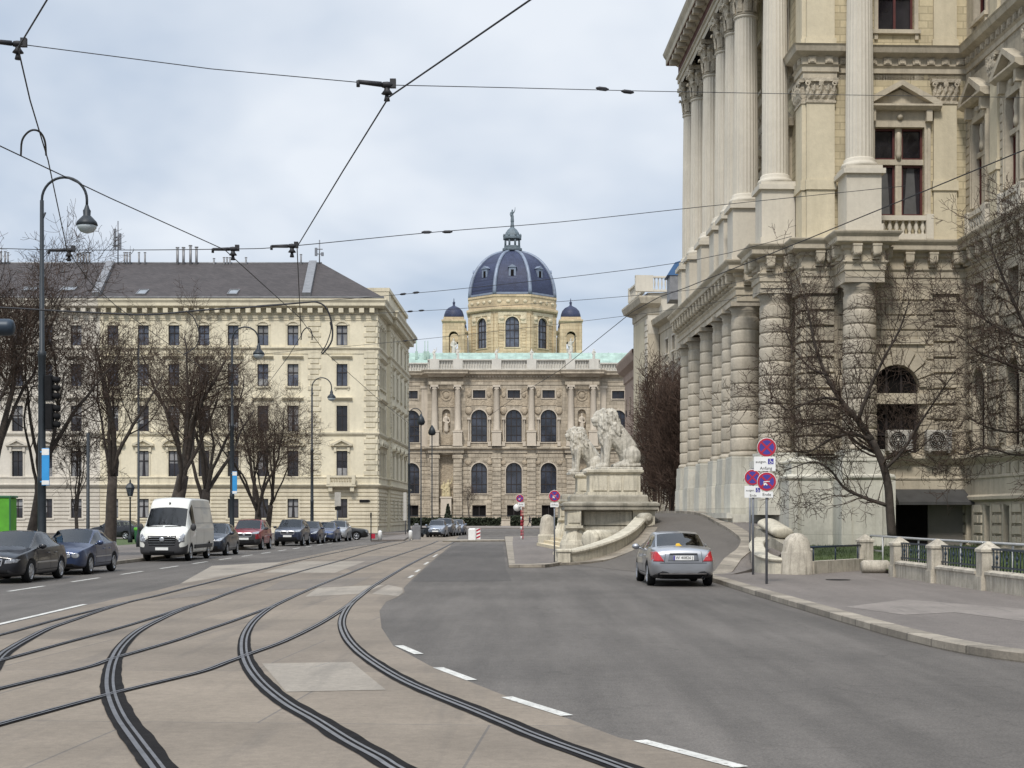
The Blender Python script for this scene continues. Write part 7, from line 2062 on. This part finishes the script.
VAN = dict(S=[(2.93,.36,.62,.74,.56,.78,.86,.60,.95),(2.88,.28,.82,.90,.58,.88,.98,.66,1.06),(2.70,.24,.94,.97,.62,.93,1.14,.72,1.22),(2.45,.24,.95,.985,.7,.95,1.26,.78,1.33),
  (2.25,.24,.95,.99,.8,.955,1.32,.84,1.40),(1.58,.24,.95,.99,.8,.965,1.36,.78,2.16),(1.30,.24,.95,.99,.8,.97,1.38,.78,2.46),(.95,.24,.95,.99,.8,.97,1.38,.78,2.56),(.85,.24,.95,.99,.8,.97,1.38,.78,2.57),(-.5,.24,.95,.99,.8,.97,1.38,.78,2.58),
  (-2.70,.24,.95,.99,.8,.965,1.38,.77,2.57),(-2.88,.26,.93,.97,.8,.95,1.38,.75,2.52),(-2.93,.34,.86,.92,.8,.9,1.38,.70,2.42)],
  ws=4, rw=99, sw=(5,6), wheels=(1.85,-1.75), R=.345, half=.985, crown=.05)
def vehicle(name, label, cat, spec, loc, rz, col, metal=.5, front=None, rear=None, group=None, trim=None, low=(), plate_txt=None, detail=2, extra=None):
    t = thing(name, label, cat, loc, rz, group)
    pm = paint('paint_%s_%d' % (name, len(bpy.data.materials)), col, metal, .32)
    me, bvh = body_mesh(spec['S'], spec['ws'], spec['rw'], spec['sw'], low, spec['wheels'], spec['R'], crown=spec['crown'])
    k = split_mesh(me, {0:0, 4:1}); body = k.build('body', [pm, M['plastic']], t, True)
    for nm, i in (('side_window',1),('windscreen',2),('rear_window',3)):
        k = split_mesh(me, {i:0})
        for q in islands(k): q.build(nm, M['carglass'], t, True)
    if detail:
        S_ = spec['S']; zbm = S_[6][6]; wI = S_[6][5]-.10; xa, xb = S_[4][0]-.15, S_[9][0]+.12 if cat != 'van' else .6
        k = MB(); k.box(xb,xa,-wI,wI,zbm-.55,zbm-.12)
        k.tube([(xa-.28,.36+.17*math.cos(a),zbm-.02+.17*math.sin(a)) for a in [i*PI/8 for i in range(17)]], .018, 5)
        for sx in (S_[6][0]+.12, S_[8][0]+.28) if cat != 'van' else (1.0,):
            for sy in (-.36,.36):
                k.bevbox(sx-.1,sx+.06,sy-.23,sy+.23,zbm-.14,zbm+.16,.05); k.bevbox(sx-.09,sx+.01,sy-.12,sy+.12,zbm+.18,zbm+.34,.04)
        k.build('interior', M['interior'], t, True)
    make_wheels(t, spec['wheels'], spec['half'], spec['R'], spokes=spec.get('spokes',5), cap=spec.get('cap',False))
    S = spec['S']; L2 = S[0][0]; zb = S[4][6]; wb = S[4][5]
    for s in (-1,1):
        k = MB(); mx = S[4][0]-.25
        k.ball((mx,s*(wb+.13),zb+.07),.1,12,0,(.75,1.15,.8) if cat != 'van' else (.7,1.2,1.6)); k.tube([(mx,s*(wb-.08),zb+.0),(mx,s*(wb+.1),zb+.05)],.03,6)
        k.build('mirror', M['plastic'] if cat == 'van' or trim == 'dark' else pm, t, True)
    k = MB()
    for d in ('R','L'):
        x1, x2, x3 = S[4][0]-.12, (S[6][0]+S[7][0])/2, S[8][0]-.1
        if cat == 'van': x2 = .9; x3 = -.6
        for x in (x1,x2,x3): seam(k, bvh, d, [(x,.34),(x,zb-.05)], .016)
        seam(k, bvh, d, [(x1,.34),(x3,.34)], .014)
    k.build('door_seams', M['black'], t, True)
    for d, s in (('R',-1),('L',1)):
        for x in ((S[6][0]+.12),(S[8][0]+.12)) if cat != 'van' else (1.05,):
            k = MB(); p = proj(bvh, d, x, zb-.13, .015); k.bevbox(p.x-.1,p.x+.1,p.y-.018,p.y+.018,p.z-.015,p.z+.015,.006)
            k.build('door_handle', pm if trim != 'dark' else M['plastic'], t, True)
    if trim == 'chrome':
        k = MB()
        for d in ('R','L'): seam(k, bvh, d, [(spec['wheels'][0]-.45,.56),(spec['wheels'][1]+.45,.56)], .035, .012)
        k.build('side_trim', M['rim'], t, True)
    f = front or {}
    for key, nm, mt, off in (('lamp','headlight','lamp_clear',.012),('fog','fog_lamp','lamp_clear',.01)):
        for p in f.get(key, []):
            for q in (p, mirror_poly(p)):
                k = MB(); patch(k, bvh, 'f', q, off); k.build(nm, M[mt], t, True)
    for p in f.get('grille', []):
        k = MB(); patch(k, bvh, 'f', p, .010); g = k.build('grille', M['black'], t, True)
        zs = [b for a,b in p]; hwid = max(a for a,b in p); k = MB(); nb = f.get('bars',4)
        for i in range(nb): 
            z = min(zs)+(max(zs)-min(zs))*(i+.5)/nb; seam(k, bvh, 'f', [(-hwid*.92,z),(hwid*.92,z)], .011, .016)
        if f.get('surround'):
            pp = p+[p[0]]; seam(k, bvh, 'f', pp, .03, .017)
        if f.get('badge'): disc_p = [(f['badge'][0]*math.cos(a),f['badge'][1]+f['badge'][0]*math.sin(a)) for a in [i*PI/6 for i in range(12)]]; patch(k, bvh, 'f', disc_p, .026, 0, 2, 1)
        k.build('grille_bars', M['rim'], g, True)
    for p in f.get('intake', []):
        k = MB(); patch(k, bvh, 'f', p, .007); k.build('air_intake', M['black'], t, True)
    if f.get('plate'):
        z = f['plate']; q = proj(bvh,'f',0,z,.02); k = MB(); k.box(q.x-.02,q.x+.012,-.26,.26,z-.057,z+.057); k.build('number_plate', M['white'], t, True)
    r = rear or {}
    for p in r.get('lamp', []):
        for q in (p, mirror_poly(p)):
            k = MB(); patch(k, bvh, 'r', q, .012); k.build('tail_lamp', M['lamp_red'], t, True)
    if r.get('recess'):
        k = MB(); patch(k, bvh, 'r', r['recess'], .004); k.build('plate_recess', M['galv'], t, True)
    if r.get('plate'):
        z = r['plate']; q = proj(bvh,'r',0,z,.014); k = MB(); k.box(q.x-.010,q.x+.03,-.27,.27,z-.06,z+.06,0); k.box(q.x-.012,q.x-.009,.225,.268,z-.057,z+.057,1)
        pl_ = k.build('number_plate', [M['white'],M['sign_blue']], t, True)
        if plate_txt: put_text(plate_txt, .105, M['black'], pl_, Matrix.Translation((q.x-.0125,-.02,z)) @ Matrix.Rotation(-PI/2,4,'Z'))
    if extra: extra(t, bvh, pm)
    return t
F_SEDAN = dict(lamp=[[(.40,.545),(.72,.575),(.77,.66),(.70,.675),(.43,.645)]], grille=[[(-.30,.50),(.30,.50),(.34,.66),(-.34,.66)]], bars=3, surround=True, intake=[[(-.5,.27),(.5,.27),(.46,.38),(-.46,.38)]], plate=.43)
F_TWIN = dict(lamp=[[(.37+.085*math.cos(a)-.0,.60+.07*math.sin(a)) for a in [i*PI/6 for i in range(12)]],[(.60+.115*math.cos(a),.615+.085*math.sin(a)) for a in [i*PI/6 for i in range(12)]]], grille=[[(-.22,.50),(.22,.50),(.28,.68),(-.28,.68)]], bars=4, surround=True, intake=[[(-.55,.26),(.55,.26),(.5,.36),(-.5,.36)]], plate=.40)
F_HATCH = dict(lamp=[[(.34,.66),(.68,.70),(.74,.86),(.60,.84),(.36,.72)]], grille=[[(-.30,.62),(.30,.62),(.30,.72),(-.30,.72)]], bars=2, intake=[[(-.5,.28),(.5,.28),(.5,.46),(-.5,.46)]], plate=.53, badge=(.06,.67))
F_SUV = dict(lamp=[[(.42,.86),(.78,.88),(.82,1.0),(.70,1.01),(.44,.96)]], grille=[[(-.40,.74),(.40,.74),(.42,.93),(-.42,.93)]], bars=3, surround=True, intake=[[(-.6,.36),(.6,.36),(.55,.56),(-.55,.56)]], plate=.62, badge=(.07,.84))
F_VAN = dict(lamp=[[(.66,.78),(.90,.80),(.91,1.08),(.84,1.14),(.69,.98)]], grille=[[(-.52,.66),(.52,.66),(.58,1.04),(-.58,1.04)]], bars=4, badge=(.10,.90), intake=[[(-.5,.32),(.5,.32),(.5,.42),(-.5,.42)]], plate=.52)
ROW = 'cars parked along the left kerb'
HP = -PI/2
cx = lambda half: -13.3-half
vehicle('parked_car', 'black saloon with a chrome framed grille, first parked car at the left edge', 'car', dict(SEDAN, spokes=7), (-14.2,43.05,0), HP, (.007,.008,.012), 0, F_SEDAN, None, ROW, 'chrome')
vehicle('parked_car', 'dark blue saloon with round twin headlamps parked between the black saloon and the white van', 'car', dict(SEDAN, spokes=5), (-14.2,48.95,0), HP, (.045,.065,.13), .5, F_TWIN, None, ROW, 'chrome')
def van_extra(t, bvh, pm):
    k = MB()
    for d in ('R','L'): patch(k, bvh, d, [(-2.5,.50),(1.3,.50),(1.3,.66),(-2.5,.66)], .012)
    k.build('rubbing_strip', M['plastic'], t, True)
    k = MB(); 
    for z in (1.55,2.2): 
        for d in ('R','L'): seam(k, bvh, d, [(.7,z),(-2.7,z)], .02)
    for x in (.75,-.6,-.75,-2.6):
        for d in ('R','L'): seam(k, bvh, d, [(x,1.5),(x,2.3)], .016)
    k.build('panel_creases', M['galv'], t, True)
    k = MB(); q = proj(bvh,'f',0,2.36,.02); k.bevbox(q.x-.05,q.x+.02,-.03,.03,2.28,2.42,.01); k.build('roof_marker', M['black'], t, True)
    k = MB(); seam(k, bvh, 'f', [(-.75,1.42),(-.1,1.44)], .03, .02); seam(k, bvh, 'f', [(.0,1.42),(.65,1.44)], .03, .02); k.build('wiper', M['black'], t, True)
vehicle('delivery_van', 'tall white delivery van with black bumper parked at the left kerb', 'van', dict(VAN, cap=True), (-14.2,63.75,0), HP, (.62,.62,.58), 0, F_VAN, None, None, None, (0,1,2), extra=van_extra)
vehicle('parked_car', 'dark grey blue hatchback parked directly behind the white van', 'car', HATCH, (-14.1,71.3,0), HP, (.030,.038,.055), .5, F_HATCH, None, ROW)
vehicle('parked_car', 'red off-roader parked third from the white van with roof rails', 'car', SUV, (-14.5,83.3,0), HP, (.27,.018,.028), .3, F_SUV, None, ROW, 'dark', (0,1))
vehicle('parked_car', 'dark grey blue off-roader with broad chrome grille parked after the red one', 'car', SUV, (-13.75,94.0,0), HP, (.035,.045,.075), .5, F_SUV, None, ROW, 'dark')
vehicle('parked_car', 'dark navy car mostly hidden behind the grey blue off-roader', 'car', HATCH, (-13.55,100.6,0), HP, (.02,.025,.055), .4, F_HATCH, None, ROW)
vehicle('parked_car', 'blue saloon parked between the navy car and the silver one', 'car', SEDAN, (-13.15,106.2,0), HP, (.06,.085,.17), .5, F_SEDAN, None, ROW)
vehicle('parked_car', 'silver hatchback near the end of the kerbside row', 'car', HATCH, (-12.85,111.0,0), HP, (.40,.41,.42), .5, F_HATCH, None, ROW)
vehicle('parked_car', 'black car standing side on at the far end of the kerbside row', 'car', SEDAN, (-13.4,116.0,0), 0.05, (.012,.013,.014), .2, F_SEDAN, None, ROW)
FAR = 'cars parked beside the cream block in the side street'
for i, (x, y, c, sp_, fr, lab) in enumerate(((-6.55,132,(.22,.25,.30),HATCH,F_HATCH,'pale blue grey hatchback, first of the row in the street before the museum'),(-6.15,137,(.10,.11,.13),SUV,F_SUV,'dark grey high car, second of the row in the street before the museum'),
                                  (-5.8,142,(.33,.35,.38),SEDAN,F_SEDAN,'silver saloon, third of the row in the street before the museum'),(-5.4,147,(.16,.19,.25),HATCH,F_HATCH,'bluish hatchback, last of the row in the street before the museum'))):
    vehicle('parked_car', lab, 'car', sp_, (x,y,0), HP-.05, c, .5, fr, None, FAR)
vehicle('parked_car', 'dark car standing behind the tree trunks left of the white van', 'car', HATCH, (-31.0,117,0.03), PI*.95, (.02,.022,.028), .3, F_HATCH, None, None)
def silver_extra(t, bvh, pm):
    k = MB(); patch(k, bvh, 'r', [(-.62,.20),(.62,.20),(.66,.335),(-.66,.335)], .006); k.build('rear_valance', M['black'], t, True)
    k = MB(); seam(k, bvh, 'r', [(-.72,.345),(.72,.345)], .028, .016); k.build('bumper_strip', M['chrome'], t, True)
    k = MB(); seam(k, bvh, 'r', [(-.80,.625),(.80,.625)], .014, .006); seam(k, bvh, 'r', [(-.50,.64),(-.46,.93)], .010, .005); seam(k, bvh, 'r', [(.50,.64),(.46,.93)], .010, .005); k.build('boot_seam', M['black'], t, True)
    k = MB(); q = proj(bvh,'r',0,.865,.016); k.bevbox(q.x-.012,q.x+.02,-.36,.36,.852,.88,.005); k.build('boot_handle', M['plastic'], t, True)
    k = MB(); k.M = Matrix.Translation((-2.14,-.52,.235)) @ Matrix.Rotation(PI/2,4,'Y'); k.lathe([(.038,-.12),(.038,.02),(.030,.02),(.030,-.1)],0,0,14,0,True,False); k.build('exhaust', M['galv'], t, True)
    k = MB(); patch(k, bvh, 'r', [(-.03,1.06),(.14,1.06),(.10,1.12),(.02,1.13)], .004); k.build('yellow_item', plain('yellow_cloth',(.55,.33,.02),.8), t, True)
    k = MB(); patch(k, bvh, 'r', [(.22,1.12),(.5,1.10),(.48,1.27),(.30,1.28)], .003); k.build('seat_back', M['black'], t, True) if False else None
R_SILVER = dict(lamp=[[(.50,.665),(.835,.665),(.83,.80),(.80,.915),(.70,.925),(.655,.89)]], recess=[(-.40,.675),(.40,.675),(.37,.865),(-.37,.865)], plate=.76)
vehicle('silver_car', 'silver saloon with red tail lamps waiting at the foot of the ramp, seen from behind', 'car', dict(SEDAN, spokes=7), (4.43,41.3,0), PI/2+.015, (.36,.37,.39), .75, F_SEDAN, R_SILVER, None, None, (), 'W 40826 J', extra=silver_extra)

# scooter and bicycle
t = thing('motor_scooter', 'dark motor scooter parked in front of the pale blue grey hatchback by the corner', 'scooter', (-7.6,130.5,0), HP+.5)
k = MB(); k.tube([(.55,0,.55),(.45,0,1.0)],.05,6); k.tube([(.44,-.3,1.02),(.44,.3,1.02)],.025,6); k.bevbox(-.65,.1,-.2,.2,.35,.72,.08); k.bevbox(-.1,.5,-.18,.18,.25,.36,.04); k.box(.44,.56,-.2,.2,.3,.85); k.build('body', M['iron'], t, True)
k = MB(); k.bevbox(-.7,.05,-.16,.16,.72,.84,.05); k.build('seat', M['black'], t, True)
for x in (.62,-.5):
    k = MB(Matrix.Translation((x,0,.25)) @ Matrix.Rotation(PI/2,4,'X')); k.lathe([(.14,-.06),(.25,-.05),(.25,.05),(.14,.06)],0,0,16); k.build('wheel', M['tyre'], t, True)
t = thing('bicycle', 'dark bicycle leaning near the top of the pale steps beside the tall round topped bollard', 'bicycle', (2.98,97.5,.1), .25)
k = MB(); fr_ = [((-.5,0,.34),(-.12,0,.34)),((-.12,0,.34),(.34,0,.82)),((-.12,0,.34),(-.26,0,.86)),((-.24,0,.80),(.33,0,.84)),((-.5,0,.34),(-.24,0,.78)),((.33,0,.92),(.52,0,.34))]
for a, b in fr_: k.tube([a,b],.022,6)
k.build('frame', M['iron'], t, True)
k = MB(); k.tube([(.33,0,.92),(.34,0,1.02)],.018,6); k.tube([(.24,-.28,1.03),(.36,-.1,1.04),(.36,.1,1.04),(.24,.28,1.03)],.018,6); k.build('handlebar', M['galv'], t, True)
k = MB(); k.bevbox(-.40,-.14,-.07,.07,.88,.94,.025); k.build('saddle', M['black'], t, True)
for x in (-.5,.52):
    k = MB()
    k.tube([(x+.33*math.cos(a),0,.34+.33*math.sin(a)) for a in [i*PI/14 for i in range(29)]],.022,5)
    w_ = k.build('wheel', M['tyre'], t, True); k = MB()
    for i in range(10): a = i*PI/5; k.tube([(x,0,.34),(x+.32*math.cos(a),0,.34+.32*math.sin(a))],.004,3)
    k.build('spokes', M['galv'], w_, True)

# ---- the walking person
P = [((0,0,.95),(0,.0,1.38),.15,.17),((0,0,1.38),(0,0,1.5),.08,.065),((0,-.01,1.6),.105,(.9,1,1.2)),
     ((.02,-.09,.92),(.26,-.09,.50),.10,.07),((.26,-.09,.50),(.30,-.09,.08),.065,.045),((.30,-.09,.05),(.46,-.09,.04),.05,.04),
     ((-.02,.09,.92),(-.14,.09,.48),.10,.07),((-.14,.09,.48),(-.42,.09,.12),.065,.045),((-.42,.09,.08),(-.30,.09,.03),.05,.04),
     ((0,-.2,1.38),(-.12,-.24,1.1),.06,.05),((-.12,-.24,1.1),(-.02,-.24,.88),.045,.038),((0,.2,1.38),(.1,.24,1.1),.06,.05),((.1,.24,1.1),(.24,.22,.92),.045,.038)]
pm_ = sculpt(P, .03, 3); pm_.materials.append(M['cloth_dark'])
t = thing('person', 'person in dark clothes walking along the pavement in front of the museum', 'person', (2.87,243,.12), 0)
link('body', pm_, t, True)
k = MB(); k.ball((0.02,-.01,1.61),.102,12,0,(.95,1.02,1.2)); k.build('face', M['skin'], t, True)
k = MB(); k.ball((-.02,-.01,1.66),.112,12,0,(.95,1.0,.95)); k.build('hair', M['black'], t, True)

# ================================================================== OVERHEAD WIRES
def hgt(px, py, z):
    Y = FPX*(z-CAM_H)/(HORIZON-py); return Vector(((px-512)/FPX*Y, Y, z))
def wire(name, label, pts, r, group, sm=4):
    c = pts[len(pts)//2]; t = thing(name, label, 'overhead wire', c, 0, group)
    k = MB(); k.tube([p-c for p in (smooth_path(pts, sm) if sm > 1 else pts)], r*.82, 5); k.build('cable', M['wire'], t, True)
    return t, c
TW = 'tram contact wires'
z0 = 5.6
wire('contact_wire', 'thick contact wire from the top centre down towards the cream block', [hgt(p[0],p[1],z0) for p in ((640,-75),(530,0),(389,97),(343,171),(297,247),(300,312),(301,336),(288,357),(270,381),(250,405))], .0095, TW, 1)
wire('contact_wire', 'contact wire falling from the top left corner past the tall street lamp', [hgt(p[0],p[1],z0) for p in ((75,-55),(47,0),(18,48),(30,100),(48,160),(67,250),(90,282),(115,305),(160,338),(205,370))], .0085, TW, 1)
wire('contact_wire', 'long contact wire sloping from the left edge across the cream block roof', [hgt(p[0],p[1],z0) for p in ((-80,97),(0,146),(110,198),(225,250),(300,318),(325,352),(378,399),(420,432))], .0085, TW, 1)
wire('contact_wire', 'contact wire sloping down from the right edge across the palace columns to the museum', [hgt(p[0],p[1],z0) for p in ((1100,118),(1024,150),(805,240),(685,288),(632,312),(560,370),(517,396),(488,417))], .0085, TW, 2)
SW = 'thin span wires across the street'
def ins(t, c, p, d, s=1.0):
    d = Vector(d).normalized(); p = Vector(p)-c; L = .11*s
    for q in (-1,1):
        k = MB(); a = p+d*q*L*1.6; k.tube([a-d*L*.8,a-d*L*.4,a+d*L*.4,a+d*L*.8],[.010*s,.026*s,.026*s,.010*s],8)
        k.build('insulator', M['wire'], t, True)
def hanger(t, c, p, d, s=1.0):
    k = MB(); d = Vector(d).normalized(); p = Vector(p)-c; u = Vector((0,0,1))
    k.tube([p-d*.30*s,p-d*.06*s],[.022*s,.028*s],6); k.tube([p-d*.30*s+u*.01,p-d*.30*s-u*.05*s],.02*s,6); k.ball(p+u*.0,.05*s,8,0,(1.5,1,.7)); k.tube([p,p-u*.05*s,p-u*.09*s,p-u*.10*s],[.025*s,.03*s,.06*s,.02*s],8); k.tube([p-u*.1*s,p-u*.16*s],[.02*s,.035*s],6); k.box(p.x+.03*s,p.x+.09*s,p.y-.02,p.y+.02,p.z-.03*s,p.z+.06*s)
    k.build('wire_hanger', M['wire'], t, True)
a = hgt(18,44,5.75); b = hgt(387,85,5.75); dd = (b-a)
t, c = wire('span_wire', 'uppermost thin span wire crossing the whole sky with two dark wire hangers', [a-dd*.5+Vector((0,0,.1)), a, a.lerp(b,.5)-Vector((0,0,.03)), b, at(500,87.5,14.6), at(640,91,16.5), at(850,95,21), at(1060,98,25)], .0052, SW, 1)
hanger(t,c,a,dd,.8); hanger(t,c,b,dd,.9); ins(t,c,at(615,90.3,16.1),dd,.85)
a = hgt(69,250,5.72); b = hgt(292,246,5.72); dd = b-a
t, c = wire('span_wire', 'span wire running from the tall lamp past the dome statue to the palace columns', [at(-40,247,24), a, hgt(233,249,5.72), b, at(436,232,24), at(560,222,25.5), at(700,207,27), at(905,186,30)], .0075, SW, 4)
for p in (a,hgt(233,249,5.72),b): hanger(t,c,p,dd,1.0)
ins(t,c,at(437,232,24),dd,.95)
for lab, p0, p1, Yv, q in (('thin span wire passing in front of the dome at half its height', (395,295), (690,261), 40, 411),('thin span wire crossing in front of the two small turret domes', (402,312), (690,290), 48, 417),('lowest thin span wire passing behind the drum windows of the dome', (404,341), (690,307), 56, 411)):
    A, B = at(*p0,Yv), at(*p1,Yv-4); d = B-A
    t, c = wire('span_wire', lab, [A-d*.55+Vector((0,0,.15)), A, A.lerp(B,.5)-Vector((0,0,.05)), B, B+d*.3+Vector((0,0,.3))], .009, SW, 3)
    ins(t,c,A+d*((q-p0[0])/(p1[0]-p0[0])),d,1.15)
t, c = wire('feeder_cable', 'thick black feeder cable sagging across the cream block and ending in a loop', [at(p[0],p[1],28) for p in ((-60,306),(0,307.5),(60,311),(110,313.5),(152,314.5),(205,310),(260,306.5),(305,302.5),(318,302.5),(327,309),(332,325),(332,340),(326,350),(322,354))], .02, None, 3)
wire('jumper_cable', 'short black cable hanging down among the tree branches left of the second lamp', [at(p[0],p[1],28) for p in ((186,311),(194,318),(199,333),(197,345),(190,351),(183,355))], .014, 'short jumper cables', 4)
wire('jumper_cable', 'small arched cable loop above the tall lamp linking two wires', [hgt(p[0],p[1],z0+.0) for p in ((21,155),(22,141),(27,133),(34,130),(41,133),(45,142),(46,155))], .013, 'short jumper cables', 4)
wire('jumper_cable', 'tiny twin cable loop just under the wire crossing on the cream facade', [at(p[0],p[1],30) for p in ((301,340),(302,333),(306,328),(310,329),(312,334),(312,340))], .014, 'short jumper cables', 4)
wire('jumper_cable', 'cable loop ending at the clamp beside the top window of the quoined end', [at(p[0],p[1],28.3) for p in ((330,322),(331,330),(327,343),(323,350),(321,353))], .013, 'short jumper cables', 4)
